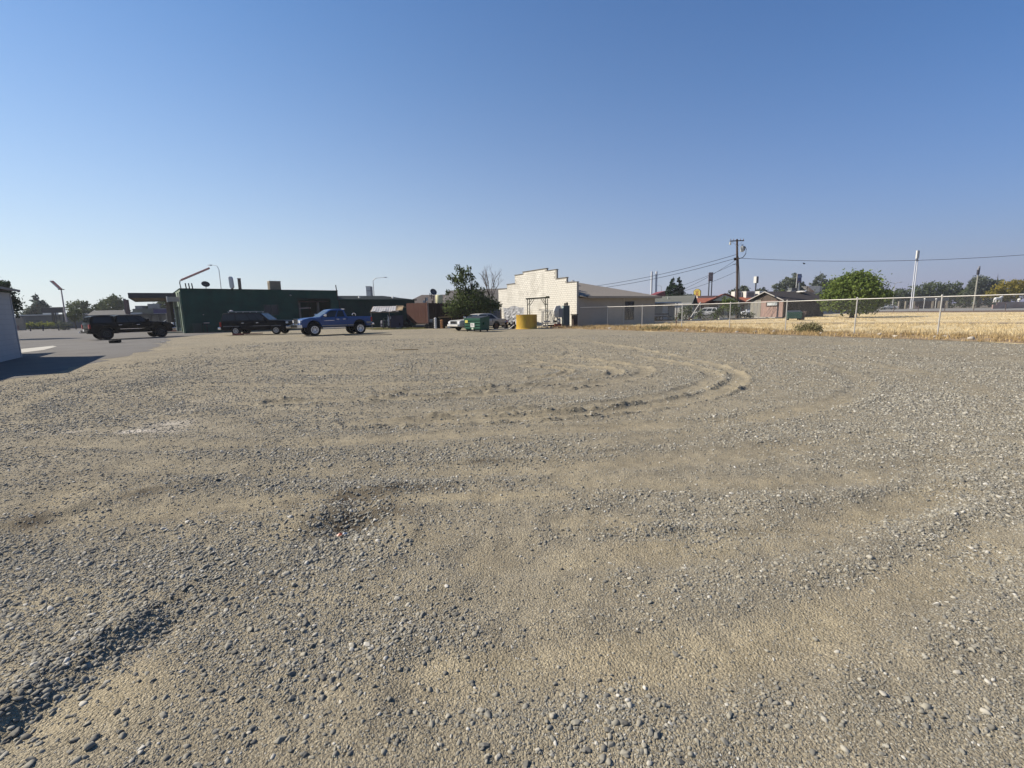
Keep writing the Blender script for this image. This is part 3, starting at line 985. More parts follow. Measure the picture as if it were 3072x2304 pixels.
# lower wing
lo = B()
lo.box(16.11, 26.7, .06, .2, -.1, 3.5).box(26.5, 26.7, .2, 9, -.1, 3.45)
lo.build('wing_wall', grn2, gb)
ribs = B()
for k in range(44):
    x = 16.3 + k * .236
    ribs.box(x, x + .05, .03, .059, 0, 3.5)
tag(ribs.build('sheet_rib', grn2, gb), kind='stuff')
B().add([(16.11, -.18, 3.52), (26.9, -.18, 3.5), (22.9, 1.9, 4.1), (16.11, 1.9, 4.06), (26.9, 10, 3.5), (22.9, 8, 4.1), (16.11, 10, 3.52), (16.11, 8, 4.06)],
        [(0, 1, 2, 3), (1, 4, 5, 2), (4, 6, 7, 5), (3, 2, 5, 7), (0, 6, 4, 1), (0, 3, 7, 6)]).build('wing_roof', M('dark metal roof', (0.022, 0.03, 0.03), 0.75, 0.2, spec=0.15), gb)
B().box(16.12, 26.92, -.22, -.181, 3.4, 3.56).build('eave_trim', grn2, gb)
for x in (18.6, 23.2):
    B().box(x, x + .16, -.5, -.2, 3.72, 3.9).bar((x + .1, -.22, 3.84), (x + .75, -.3, 3.86), .03).ball((x + .02, -.48, 3.75), (.09, .1, .1)).build('flood_lamp', M('lamp white', (0.72, 0.72, 0.7), 0.4), gb)
gf = frame((-34.15, 48.3), rzG)
def on_g(x, y, z):
    q = gf(x, y)
    return (q[0], q[1], z)

# things standing on the roof
redtube = M('sun faded red tube', (0.8, 0.42, 0.35), 0.6, 0.15)
t = thing('tube_light', 'long faded red fluorescent lamp slanting up from the green roof corner', 'light', on_g(.15, .35, 4.64), rzG)
B().tube([(0, 0, -.3), (-.08, 0, .55), (0, 0, .85)], .045, 8).build('bent_pole', MATS['black pipe'], t)
B().bar((.05, 0, .86), (2.7, .0, 2.2), .34, .17).build('lamp_case', redtube, t, bevel=.03)
B().bar((.06, -.02, .76), (2.7, -.02, 2.1), .22, .05).build('lamp_diffuser', M('milky plastic', (0.62, 0.55, 0.5), 0.4), t)
for i, x in enumerate((.62, .9, 1.17)):
    p = B().tube([(0, 0, -.45), (-.07, 0, .56)], .055, 8).build('vent_pipe', MATS['black pipe'])
    p.location = on_g(x, .5, 4.64)
    p.rotation_euler.z = rzG
    tag(p, ['black vent pipe nearest the roof corner, left of three on the green roof', 'middle one of three black vent pipes on the green roof corner', 'right one of three black vent pipes on the green roof, nearest the dish'][i], 'pipe', 'three vent pipes on the green roof')
t = thing('satellite_dish', 'dark round satellite dish seen from behind on the green roof', 'dish', on_g(2.35, .6, 4.2), rzG)
B().tube([(0, 0, 0), (0, 0, .82)], .035, 8).build('mast', MATS['black pipe'], t)
dsh = B().lathe([(.02, -.09), (.2, -.07), (.38, .0), (.385, .015), (.19, -.05), (.02, -.07)], (0, 0, 0), 'z', 22).build('reflector', M('dish brown', (0.045, 0.035, 0.03), 0.5), t, smooth=True)
dsh.location = (0, 0, .95)
dsh.rotation_euler = (R(62), 0, R(10))
dsh.scale = (1.05, .9, 1)
t = thing('roof_cooler', 'boxy tan evaporative cooler on the middle of the green roof', 'cooler', on_g(9.2, 1.2, 4.2), rzG)
B().box(-.6, .6, -.5, .6, .25, 1.42).build('cabinet', M('cooler tan', (0.34, 0.29, 0.22), 0.7, 0.1), t, bevel=.02)
lv = B()
for k in range(8):
    lv.box(-.5, .5, -.53, -.5, .38 + k * .12, .44 + k * .12)
for k in range(8):
    lv.box(-.63, -.6, -.4, .5, .38 + k * .12, .44 + k * .12)
lv.build('louvre', M('cooler louvre', (0.27, 0.23, 0.17), 0.7), t)
B().box(-.62, .62, -.52, .62, 1.42, 1.47).build('lid', M('cooler lid', (0.55, 0.5, 0.42), 0.7), t)
B().box(-.5, -.4, -.4, .5, 0, .25).box(.4, .5, -.4, .5, 0, .25).build('support', steel, t)
# lamps and signs behind the green building
def lamp_post(loc, h, arm, label, m=zinc, two=False, r=.09):
    t = thing('street_lamp', label, 'street lamp', loc)
    B().tube([(0, 0, 0), (0, 0, h * .93)], [r, r * .55], 8).build('pole', m, t)
    B().tube([(0, 0, h * .93), (arm * .25, 0, h * .985), (arm, 0, h)], [r * .5, r * .45, r * .35], 6).build('arm', m, t)
    B().loft([[(arm - .05, -.1, h - .05), (arm - .05, .1, h - .05), (arm - .05, .1, h + .06), (arm - .05, -.1, h + .06)],
              [(arm + .35 * (1 if arm > 0 else -1), -.17, h - .1), (arm + .35 * (1 if arm > 0 else -1), .17, h - .1), (arm + .35 * (1 if arm > 0 else -1), .12, h + .08), (arm + .35 * (1 if arm > 0 else -1), -.12, h + .08)],
              [(arm + .8 * (1 if arm > 0 else -1), -.08, h - .05), (arm + .8 * (1 if arm > 0 else -1), .08, h - .05), (arm + .8 * (1 if arm > 0 else -1), .06, h + .03), (arm + .8 * (1 if arm > 0 else -1), -.06, h + .03)]]).build('lamp_head', M('lamp head grey', (0.5, 0.5, 0.5), 0.5), t)
    if two:
        B().bar((-arm, 0, h - .02), (0, 0, h * .96), .08).box(-arm - .7, -arm, -.12, .12, h - .08, h + .05).build('lamp_head', MATS['lamp head grey'], t)
    return t
lamp_post((-52.6, 85, 0), 11.0, -1.1, 'slim grey street lamp rising behind the dish on the green roof')
lamp_post((-32.2, 110, 0), 10.2, 2.6, 'street lamp with long curved arm behind the green wing', r=.13)
t = thing('pole_sign', 'rounded white pole sign standing behind the green building', 'sign', (-49.4, 83, 0))
B().tube([(0, 0, 0), (0, 0, 6.8)], .2, 8).build('pole', M('brown post', (0.12, 0.085, 0.07), 0.7), t)
B().prism([(-.15, 6.7), (-.3, 6.9), (-.36, 8.5), (-.22, 8.75), (.05, 8.75), (.22, 8.5), (.32, 6.9), (.15, 6.7)], 'y', -.25, .25).build('sign_face', M('sign white', (0.72, 0.72, 0.68), 0.5, 0.06), t, bevel=.05)
t = thing('brown_post', 'thick brown post end sticking up behind the green roof', 'post', (-48.0, 83, 0))
B().box(-.2, .2, -.2, .2, 0, 8.3).build('shaft', MATS['brown post'], t, bevel=.05)
B().box(-.22, .22, -.22, .22, 8.3, 8.42).build('cap', M('brown post top', (0.2, 0.13, 0.11), 0.7), t)
t = thing('box_sign', 'white two panel box sign on posts behind the green wing', 'sign', (-30.2, 100, 0))
B().box(-.62, .32, -.25, .25, 5.0, 7.5).build('sign_face', MATS['sign white'], t)
B().box(.33, .62, -.26, .3, 4.9, 7.55).box(-.66, .33, -.27, .27, 7.5, 7.62).build('frame', M('sign frame', (0.25, 0.26, 0.28), 0.6), t)
B().box(-.6, .3, -.28, -.251, 6.6, 6.75).box(-.5, .2, -.28, -.251, 5.35, 5.5).build('print', M('sign print', (0.45, 0.42, 0.4), 0.6), t)
B().bar((0, 0, 0), (0, 0, 5), .25).build('post', MATS['sign frame'], t)

# canopy on the left of the garage
t = thing('canopy', 'flat station canopy with dark fascia and tan underside beside green garage', 'canopy', (0, 0, 0))
poly = [(-42.0, 51.3), (-38.05, 53.6), (-46.0, 63.4), (-50.9, 63.2)]
B().prism(poly, 'z', 4.0, 4.28).build('deck', M('canopy tan', (0.36, 0.29, 0.2), 0.8, 0.12, 0.6), t)
fz = B()
for a, b_ in zip(poly, poly[1:] + poly[:1]):
    fz.bar((a[0], a[1], 4.17), (b_[0], b_[1], 4.17), .1, .56)
fz.build('fascia', M('canopy fascia', (0.055, 0.055, 0.065), 0.6, 0.15), t)
rb = B()
for k in range(1, 5):
    f0 = k / 5
    p = Vector((*poly[0], 3.97)).lerp(Vector((*poly[3], 3.97)), f0)
    q = Vector((*poly[1], 3.97)).lerp(Vector((*poly[2], 3.97)), f0)
    rb.bar(p, q, .12, .08)
rb.build('soffit_rib', MATS['canopy tan'], t)
B().box(-40.65, -40.15, 54.75, 55.25, 0, 3.99).build('column', M('canopy column', (0.16, 0.14, 0.12), 0.8, 0.2), t, bevel=.03)
B().box(-40.9, -40.66, 54.9, 55.1, .0, 2.2).build('column_trim', M('column pale', (0.45, 0.4, 0.33), 0.8, 0.2), t)
t = thing('pump_island', 'low concrete island kerb under the canopy by the green corner', 'kerb', (-36.2, 50.6, 0), R(20))
B().prism([(-1.6, -.5), (1.1, -.35), (1.4, 0), (1.1, .5), (-1.5, .6), (-1.9, 0)], 'z', 0, .17).build('slab', M('kerb concrete', (0.42, 0.4, 0.33), 0.9, 0.15), t, bevel=.02)
B().box(-1.3, -.5, -.1, .25, .17, .24).build('red_patch', M('faded red paint', (0.45, 0.2, 0.17), 0.8), t)
t = thing('wall_sign', 'small blank white box sign sticking out of the green garage corner', 'sign', on_g(-.1, .9, 3.55), rzG)
B().box(-1.0, 0, -.14, .14, -.25, .25).build('case', M('sign tan edge', (0.5, 0.46, 0.4), 0.6, .05), t)
B().box(-1.08, -1.0, -.16, .16, -.29, .29).box(0.0, .06, -.5, .0, -.45, .5).build('end_panel', M('sign bright', (0.74, 0.76, 0.72), 0.5, .04), t)

# ------------------------------------------------------------------ white building at the left edge
rzL = math.atan2(-.82, .573)          # local +x runs towards the camera along the wall, +y away from the lot... (y to its left)
wb = thing('white_building', 'white painted low building in shade at the left edge', 'building', (-21.16, 19.73, 0), rzL)
wp = M('white painted block', (0.52, 0.525, 0.53), 0.85, 0.07, 0.8, 0.15, 40)
B().box(0, 7.2, -6.0, 0, -.1, 2.72).build('main_wall', wp, wb)
B().box(-4.6, -.01, -7.5, -2.3, -.1, 2.6).build('rear_wall', wp, wb)
B().box(7.21, 16, -7.5, -.9, -.1, 2.5).build('near_wall', wp, wb)
cb = B()
for k in range(1, 13):
    cb.box(0.02, 7.18, -.003, .006, k * .203 - .006, k * .203 + .004)
tag(cb.build('mortar_line', M('white mortar', (0.4, 0.41, 0.42), 0.9), wb), kind='stuff')
rr = B()
rr.prism([(-6.5, 2.95), (.2, 2.81), (.2, 2.89), (-6.5, 3.03)], 'x', -.2, 7.6)
rr.prism([(-7.6, 2.8), (-1.95, 2.65), (-1.95, 2.75), (-7.6, 2.92)], 'x', -4.9, -.21)
rr.prism([(-7.6, 2.7), (-.6, 2.55), (-.6, 2.65), (-7.6, 2.8)], 'x', 7.61, 16)
rr.build('roof', M('roof edge brown', (0.13, 0.105, 0.085), 0.85, .15), wb)
B().bar((-.22, .25, 2.83), (7.6, .25, 2.83), .08, .08).build('gutter', M('gutter grey', (0.3, 0.28, 0.26), 0.6), wb)
B().box(.02, .09, -.001, .03, 0, 2.7).build('corner_trim', M('trim white', (0.6, 0.6, 0.6), 0.8), wb)
# ------------------------------------------------------------------ vehicles
tyrem = M('tyre rubber', (0.014, 0.014, 0.015), 0.9, 0.2, 8, spec=.1)
def rimmat(n, c, metal=.8, rough=.3):
    return M(n, c, rough, 0.06, 3, metal=metal)
chrome = M('chrome', (0.62, 0.63, 0.65), 0.16, 0.03, 2, metal=1.0)
blackp = M('black plastic', (0.012, 0.012, 0.013), 0.6, 0.1, spec=.15)
lampg = glass('lamp glass', (0.55, 0.57, 0.6), 0.1)
redlamp = M('red lamp', (0.42, 0.03, 0.02), 0.25, 0.05)
carglass = glass('car glass', (0.012, 0.015, 0.018), 0.04)
def paint(n, c, rough=.35, coat=.8):
    return M(n, c, rough, 0.05, 1.5, coat=coat, spec=0.3 if coat > .1 else .05)
_wheel_cache = {}
def wheel(parent, x, y, r, wdt, rim, side):
    key = (round(r, 3), round(wdt, 3), rim.name)
    if key not in _wheel_cache:
        a = B().lathe([(r * .6, -wdt / 2), (r * .9, -wdt / 2), (r * .985, -wdt * .36), (r, -wdt * .2), (r, wdt * .2), (r * .985, wdt * .36), (r * .9, wdt / 2), (r * .6, wdt / 2), (r * .58, 0), (r * .6, -wdt / 2)], axis='y', n=26).mesh('wheel', tyrem, True)
        b = B()
        b.lathe([(r * .6, -wdt * .46), (r * .62, -wdt * .5), (r * .5, -wdt * .5), (r * .47, -wdt * .3), (r * .46, wdt * .2)], axis='y', n=26)
        b.lathe([(r * .17, -wdt * .52), (r * .2, -wdt * .42), (r * .2, -wdt * .2), (0.001, -wdt * .2)], axis='y', n=14)
        b.lathe([(0.001, -wdt * .53), (r * .17, -wdt * .52)], axis='y', n=14)
        for k in range(8):
            t = 2 * math.pi * k / 8
            b.bar((r * .17 * math.cos(t), -wdt * .36, r * .17 * math.sin(t)), (r * .52 * math.cos(t), -wdt * .42, r * .52 * math.sin(t)), r * .13, wdt * .12, up=(0, 1, 0))
        c = b.mesh('rim', rim)
        d = B().lathe([(0.001, -wdt * .12), (r * .6, -wdt * .12)], axis='y', n=20).mesh('brake_disc', blackp)
        _wheel_cache[key] = (a, c, d)
    a, c, d = _wheel_cache[key]
    o = inst('wheel', a, parent, (x, y, r), (0, 0, math.pi if side > 0 else 0))
    inst('rim', c, o, (0, 0, 0))
    inst('brake_disc', d, o, (0, 0, 0))
    return o

def arch(cx, r, z0, n=10):
    """wheel arch points, from front to back along the bottom edge"""
    out = []
    for k in range(n + 1):
        a = math.pi * k / n
        out.append((cx + r * math.cos(a), z0 + (r * math.sin(a))))
    return out

def vehicle(name, label, cat, loc, rz, p):
    """x forward, y left. p: dict of the profile"""
    t = thing(name, label, cat, loc, rz)
    W = p['w'] / 2
    bm, zb = p['paint'], p['zb']
    # lower body: outline of the side with wheel arches
    top = p['top']                                   # list of (x,z) from rear to front along the shoulder
    bot = [(p['xf0'], zb)] + arch(p['xf'], p['ra'], zb) + arch(p['xr'], p['ra'], zb) + [(p['xr0'], zb)]
    out = top + bot
    body = B()
    n = len(out)
    def inset(pt, k):
        zmid = 0.5 * (max(z for x, z in top) + zb)
        return W - k
    zmax = max(z for x, z in top)
    def halfw(x, z):
        f = (z - zb) / (zmax - zb)
        return W - 0.05 * max(0, f - .55) / .45 - 0.045 * max(0, .25 - f) / .25 - p.get('taper', .05) * max(0, (abs(x) - p['L'] * .36) / (p['L'] * .14)) ** 1.5
    vs = [(x, -halfw(x, z), z) for x, z in out] + [(x, halfw(x, z), z) for x, z in out]
    body.add(vs, [tuple(range(n - 1, -1, -1)), tuple(range(n, 2 * n))] + [(i, (i + 1) % n, (i + 1) % n + n, i + n) for i in range(n)])
    body.build('body', bm, t, smooth=True, bevel=p.get('bev', .05), seg=3)
    # liner so that one does not look through the arches
    ln = B()
    for cx in (p['xf'], p['xr']):
        ln.box(cx - p['ra'] * .98, cx + p['ra'] * .98, -W + .28, W - .28, zb + .02, zb + p['ra'] * .9)
    ln.box(p['xr0'] + .15, p['xf0'] - .15, -W + .12, W - .12, zb - .06, zb + .06)
    ln.build('underbody', blackp, t)
    # cabins
    for ci, c in enumerate(p['cabs']):
        b0, b1, zc, r0, r1, zr, wb, wr = c['b0'], c['b1'], c['z0'], c['r0'], c['r1'], c['z1'], c.get('wb', W - .07), c.get('wr', W - .22)
        def P_(u, v, side):        # u 0 rear..1 front, v 0 belt..1 roof
            x = (b0 + (b1 - b0) * u) * (1 - v) + (r0 + (r1 - r0) * u) * v
            return Vector((x, side * (wb * (1 - v) + wr * v), zc + (zr - zc) * v))
        cb = B()
        crown = .05
        mids = [P_(u, 1, s) for u in (0, .25, .6, 1) for s in (-1, 1)]
        vs = [P_(0, 0, -1), P_(1, 0, -1), P_(1, 0, 1), P_(0, 0, 1)]
        ring = [P_(0, 1, -1), P_(.25, 1, -1), P_(.6, 1, -1), P_(1, 1, -1), P_(1, 1, 1), P_(.6, 1, 1), P_(.25, 1, 1), P_(0, 1, 1)]
        for q in (1, 2, 5, 6):
            ring[q].z += crown
        vs += ring
        cb.add(vs, [(3, 2, 1, 0), (0, 1, 7, 6, 5, 4), (1, 2, 8, 7), (2, 3, 11, 10, 9, 8), (3, 0, 4, 11), (4, 5, 10, 11), (5, 6, 9, 10), (6, 7, 8, 9)])
        cb.build(c.get('name', 'cabin'), c.get('paint', bm), t, smooth=True, bevel=.045, seg=3)
        def pane(nm, cs, m=carglass, off=.012):
            a, b_, c_, d = cs
            nrm = (b_ - a).cross(d - a).normalized()
            cen = (a + b_ + c_ + d) / 4
            ctr = Vector(((b0 + b1) / 2, 0, (zc + zr) / 2))
            if nrm.dot(cen - ctr) < 0:
                nrm = -nrm
            q = [v + nrm * off for v in (a, b_, c_, d)]
            B().quad(*q, th=.016).build(nm, m, t)
        for s in (-1, 1):
            for u0, u1 in c.get('side', []):
                k = c.get('vlo', .08)
                pane('side_window', (P_(u0, k, s), P_(u1, k, s), P_(min(u1, .985), .86, s), P_(max(u0, .02), .86, s)))
        if c.get('front', True):
            a = [P_(1, .1, -1), P_(1, .1, 1), P_(1, .9, 1), P_(1, .9, -1)]
            sh = lambda v: Vector((v.x, v.y * .92, v.z))
            pane('windshield', [sh(v) for v in a])
        if c.get('rear', True):
            a = [P_(0, .2, -1), P_(0, .2, 1), P_(0, .85, 1), P_(0, .85, -1)]
            pane('rear_window', [Vector((v.x, v.y * .86, v.z)) for v in a])
    for x in (p['xf'], p['xr']):
        for s in (-1, 1):
            if (x, s) in p.get('skip', ()):
                continue
            wheel(t, x, s * (W - p.get('win', .13)), p['r'], p.get('ww', .26), p['rim'], s)
    # seams, handles, mirrors
    yo = W + .004
    for s in (-1, 1):
        for x in p.get('seams', []):
            B().box(x - .008, x + .008, min(s * (yo - .03), s * (yo + .003)), max(s * (yo - .03), s * (yo + .003)), zb + .12, p['belt'] - .04).build('door_seam', blackp, t)
        for x in p.get('handles', []):
            B().box(x - .11, x + .11, min(s * (yo - .05), s * (yo + .02)), max(s * (yo - .05), s * (yo + .02)), p['belt'] - .2, p['belt'] - .155).build('door_handle', p.get('hm', chrome), t, bevel=.01)
        if 'mirror' in p:
            x, z = p['mirror']
            B().box(x - .07, x + .09, min(s * (W + .02), s * (W + .26)), max(s * (W + .02), s * (W + .26)), z, z + .22).bar((x, s * (W - .12), z + .05), (x, s * (W + .05), z + .08), .05).build('mirror', p.get('mm', blackp), t, bevel=.025)
        if 'strip' in p:
            x0, x1, z0, z1, m = p['strip']
            B().box(x0, x1, min(s * (yo - .06), s * (yo + .006)), max(s * (yo - .06), s * (yo + .006)), z0, z1).build('side_trim', m, t)
        # lamps
        x, y0, y1, z0, z1 = p['head']
        B().box(x - .12, x, min(s * y0, s * y1), max(s * y0, s * y1), z0, z1).build('headlight', lampg, t, bevel=.03)
        x, y0, y1, z0, z1 = p['tail']
        B().box(x, x + .12, min(s * y0, s * y1), max(s * y0, s * y1), z0, z1).build('taillight', redlamp, t, bevel=.015)
    x, hw, z0, z1 = p['grille']
    gr_ = B()
    gr_.box(x - .04, x + .012, -hw, hw, z0, z1)
    gr_.build('grille', blackp, t)
    gb_ = B()
    gb_.box(x, x + .035, -hw - .05, hw + .05, z1 - .02, z1 + .05).box(x, x + .035, -hw - .05, hw + .05, z0 - .05, z0 + .02).box(x, x + .035, -hw - .05, -hw + .03, z0, z1).box(x, x + .035, hw - .03, hw + .05, z0, z1)
    if p.get('cross'):
        gb_.box(x + .001, x + .036, -.05, .05, z0, z1).box(x + .001, x + .034, -hw, hw, (z0 + z1) / 2 - .035, (z0 + z1) / 2 + .035)
    gb_.build('grille_frame', p.get('gm', chrome), t, bevel=.01)
    for nm, (x0, x1, hw, z0, z1, m) in p['bumpers'].items():
        B().prism([(x0, -hw), (x1, -hw + (.12 if x1 > 0 else 0)), (x1, hw - (.12 if x1 > 0 else 0)), (x0, hw)], 'z', z0, z1).build(nm, m, t, bevel=.03)
    if 'plate' in p:
        x, z = p['plate']
        B().box(x, x + .015, -.16, .16, z, z + .16).build('number_plate', M('plate', (0.6, 0.6, 0.6), 0.5), t)
    return t

# black crew cab pickup with a camper shell (side towards the lot)
bk_ = paint('black paint', (0.003, 0.0035, 0.006), .3, .03)
ang = math.atan2(3.5, 1.65)
t = vehicle('black_pickup', 'black pickup truck with camper shell parked on the left asphalt', 'pickup truck', (-31.5, 37.9, 0.01), R(55), dict(
    w=2.0, L=5.95, paint=bk_, zb=.52, top=[(-2.6, .62), (-2.6, 1.16), (-2.55, 1.28), (1.0, 1.32), (1.35, 1.36), (2.3, 1.3), (2.75, 1.2), (2.95, 1.02), (2.98, .62)], xf0=2.9, xr0=-2.55, xf=1.98, xr=-1.6, ra=.5, r=.43, ww=.29, rim=rimmat('black rim', (0.03, 0.03, 0.03), .4, .5),
    belt=1.3, cabs=[dict(b0=-.95, b1=1.45, z0=1.27, r0=-.85, r1=.62, z1=1.86, side=[(.05, .36), (.4, .68), (.72, .95)]),
                    dict(name='camper_shell', b0=-2.55, b1=-.98, z0=1.27, r0=-2.36, r1=-1.0, z1=1.82, wb=.93, wr=.78, side=[(.12, .88)], front=False)],
    seams=[-.95, .1, 1.2], handles=[-.7, .45], mirror=(1.08, 1.34), mm=bk_, strip=(-.75, 1.35, .78, .82, chrome), head=(2.98, .55, .93, 1.0, 1.2), tail=(-2.62, .78, .985, .88, 1.2), grille=(2.97, .5, .85, 1.12),
    bumpers={'front_bumper': (2.8, 3.1, .98, .55, .8, chrome), 'rear_bumper': (-2.57, -2.73, .95, .55, .76, blackp)}, plate=(-2.75, .68)))
for s in (-1, 1):
    B().bar((-.9, s * 1.02, .48), (1.3, s * 1.02, .48), .08, .05).build('running_board', chrome, t)
B().bar((-2.73, 0, .55), (-2.97, 0, .55), .07).ball((-2.99, 0, .62), .045).build('tow_hitch', chrome, t)
B().bar((-.9, -.8, 1.9), (.5, -.78, 1.9), .03, .02).build('roof_trim', chrome, t)

# dark full size SUV in front of the garage
vehicle('dark_suv', 'long black station wagon parked against the green garage', 'car', (-22.2, 40.6, 0.02), R(4), dict(
    w=1.98, L=5.6, paint=paint('dark blue black paint', (0.004, 0.0045, 0.009), .4, .03), zb=.45, top=[(-2.72, .6), (-2.75, 1.1), (-2.72, 1.22), (1.25, 1.24), (2.5, 1.2), (2.72, 1.12), (2.78, .6)], xf0=2.7, xr0=-2.7, xf=1.85, xr=-1.5, ra=.43, r=.37, ww=.26, rim=rimmat('suv rim', (0.32, 0.32, 0.34), .8, .35),
    belt=1.2, cabs=[dict(b0=-2.7, b1=1.35, z0=1.19, r0=-2.52, r1=.55, z1=1.87, side=[(.03, .3), (.33, .6), (.63, .78), (.8, .95)])],
    seams=[-1.05, .1, 1.1], handles=[-.85, .35], mirror=(.98, 1.25), strip=(-2.5, 2.3, .74, .79, M('trim grey', (0.16, 0.16, 0.17), .5)), head=(2.8, .6, .92, .92, 1.08), tail=(-2.78, .82, .98, .72, 1.12), grille=(2.79, .56, .78, 1.06), gm=blackp,
    bumpers={'front_bumper': (2.7, 2.93, .98, .5, .72, chrome), 'rear_bumper': (-2.7, -2.95, .98, .5, .7, chrome)}, plate=(-2.97, .56)))
sv = [o for o in COL.objects if o.name == 'dark_suv'][0]
rr_ = B()
for s in (-1, 1):
    rr_.bar((-2.2, s * .62, 2.0), (.3, s * .62, 2.0), .05, .03)
    for x in (-2.1, -.9, .2):
        rr_.bar((x, s * .62, 1.9), (x, s * .62, 2.0), .05)
rr_.build('roof_rack', M('rack grey', (0.3, 0.3, 0.32), .4, metal=.5), sv)
B().ball((-1.9, -.55, 2.06), (.17, .1, .09)).build('roof_strap', M('strap pale', (0.45, 0.46, 0.5), .8), sv)

# lifted blue pickup
bl = paint('blue paint', (0.012, 0.075, 0.27), .35, .3)
silver = paint('silver paint', (0.27, 0.26, 0.25), .35, .6)
tr = vehicle('blue_pickup', 'lifted blue pickup truck with silver lower sides and chrome front', 'pickup truck', (-14.34, 37.25, 0.0), math.atan2(-2.3, -2.78) , dict(
    w=2.02, L=5.8, paint=bl, zb=.66, top=[(-2.8, .86), (-2.86, 1.3), (-2.84, 1.42), (-.72, 1.43), (-.6, 1.4), (1.05, 1.42), (1.4, 1.43), (2.1, 1.38), (2.62, 1.26), (2.78, 1.05), (2.8, .72)], xf0=2.72, xr0=-2.75, xf=1.78, xr=-1.8, ra=.53, r=.47, ww=.33, rim=rimmat('polished rim', (0.6, 0.6, 0.62), .9, .28),
    win=.1, belt=1.42, cabs=[dict(b0=-.85, b1=1.38, z0=1.38, r0=-.62, r1=.42, z1=2.0, side=[(.1, .4), (.46, .9)])],
    seams=[-.78, .12, 1.2], handles=[-.05, -.55], mirror=(.95, 1.46), mm=chrome, strip=(-.75, 1.22, .72, .86, silver), head=(2.8, .62, .97, 1.0, 1.22), tail=(-2.88, .82, 1.0, 1.0, 1.36), grille=(2.82, .48, .9, 1.3), cross=True,
    bumpers={'front_bumper': (2.66, 3.0, 1.02, .62, .9, chrome), 'rear_bumper': (-2.82, -3.02, 1.0, .72, .9, chrome)}, plate=(-3.03, .74)))
sd = B()
for s in (-1, 1):
    sd.box(-1.28, -.8, min(s * .99, s * 1.018), max(s * .99, s * 1.018), .72, .94).box(-2.75, -2.36, min(s * .985, s * 1.012), max(s * .985, s * 1.012), .86, 1.02)
sd.build('lower_panel', silver, tr)
nb = B()
for s in (-1, 1):
    nb.bar((-.6, s * .98, .58), (1.15, s * .98, .58), .09)
nb.build('step_bar', chrome, tr)
B().box(.25, 1.0, 1.012, 1.02, 1.13, 1.16).box(.25, 1.0, -1.02, -1.012, 1.13, 1.16).build('badge', chrome, tr)
B().box(-2.7, -.95, -.86, .86, 1.36, 1.45).build('bed_floor', blackp, tr)
wc = B()
for k in range(8):
    a = R(200 - k * 26)
    b_ = R(200 - (k + 1) * 26)
    wc.bar((-1.45 + .14 * math.cos(a), .75, 1.55 + .14 * math.sin(a)), (-1.45 + .14 * math.cos(b_), .75, 1.55 + .14 * math.sin(b_)), .05)
wc.build('hook', chrome, tr)
B().bar((-.78, .55, 2.03), (-.7, -.55, 2.03), .1, .05).build('third_brake_light', M('lamp pale', (0.7, 0.7, 0.7), .3), tr)

# old sedan behind the dumpster
sed = paint('aged cream paint', (0.46, 0.45, 0.41), .5, .2)
vehicle('old_sedan', 'old off-white sedan parked behind the green dumpster', 'car', (-2.9, 41.35, 0.0), math.atan2(-.643, -.766), dict(
    w=1.86, L=5.3, paint=sed, zb=.36, top=[(-2.6, .5), (-2.62, .8), (-2.5, .93), (-1.3, .98), (.9, .98), (1.2, .97), (2.45, .9), (2.6, .8), (2.62, .45)], xf0=2.55, xr0=-2.5, xf=1.62, xr=-1.35, ra=.38, r=.33, ww=.2, rim=rimmat('steel rim', (0.12, 0.07, 0.05), .5, .6),
    belt=.97, cabs=[dict(b0=-1.75, b1=1.1, z0=.93, r0=-1.05, r1=.35, z1=1.4, wr=.68, side=[(.12, .42), (.48, .92)])], seams=[-.9, .1, .98], handles=[-.7, .3], mirror=(.75, .98), mm=chrome,
    strip=(-2.3, 2.3, .56, .6, M('rub strip', (0.2, 0.19, 0.18), .6)), head=(2.63, .55, .88, .62, .8), tail=(-2.64, .5, .9, .58, .8), grille=(2.63, .42, .6, .82),
    bumpers={'front_bumper': (2.58, 2.78, .93, .4, .56, M('white bumper', (0.68, 0.67, 0.64), .4)), 'rear_bumper': (-2.56, -2.76, .93, .4, .55, chrome)}, plate=(-2.78, .42)))

wht = paint('white paint', (0.72, 0.72, 0.72), .35, .6)
grey_rim = rimmat('grey rim', (0.35, 0.35, 0.36), .7, .4)
def far_car(name, label, loc, rz, suv=False):
    return vehicle(name, label, 'car', loc, rz, dict(
        w=1.82, L=4.6, paint=wht, zb=.34, top=[(-2.2, .5), (-2.26, .95), (-2.1, 1.0), (1.0, 1.0), (1.9, .9), (2.25, .75), (2.3, .42)], xf0=2.2, xr0=-2.15, xf=1.4, xr=-1.35, ra=.37, r=.33, ww=.22, rim=grey_rim,
        belt=.98, cabs=[dict(b0=-2.15 if suv else -1.75, b1=1.25, z0=.95, r0=-1.9 if suv else -1.0, r1=.25, z1=1.62 if suv else 1.42, wr=.66, side=[(.08, .3), (.34, .6), (.64, .94)])], seams=[-.9, .05, .95], handles=[-.7, .3], mirror=(.8, .98), mm=wht,
        strip=(-1.0, 1.0, .45, .49, blackp), head=(2.28, .5, .84, .66, .82), tail=(-2.28, .55, .88, .72, .92), grille=(2.28, .42, .5, .68), gm=blackp,
        bumpers={'front_bumper': (2.2, 2.36, .88, .34, .52, wht), 'rear_bumper': (-2.18, -2.34, .88, .36, .56, wht)}, plate=(-2.36, .5)))
far_car('white_car', 'white hatchback parked under the canopy before the purple shop', (-59.2, 80.5, 0), R(205), True)
far_car('white_car', 'white car half hidden behind the grey side of the board shed', (42.6, 80.5, -.02), R(195))
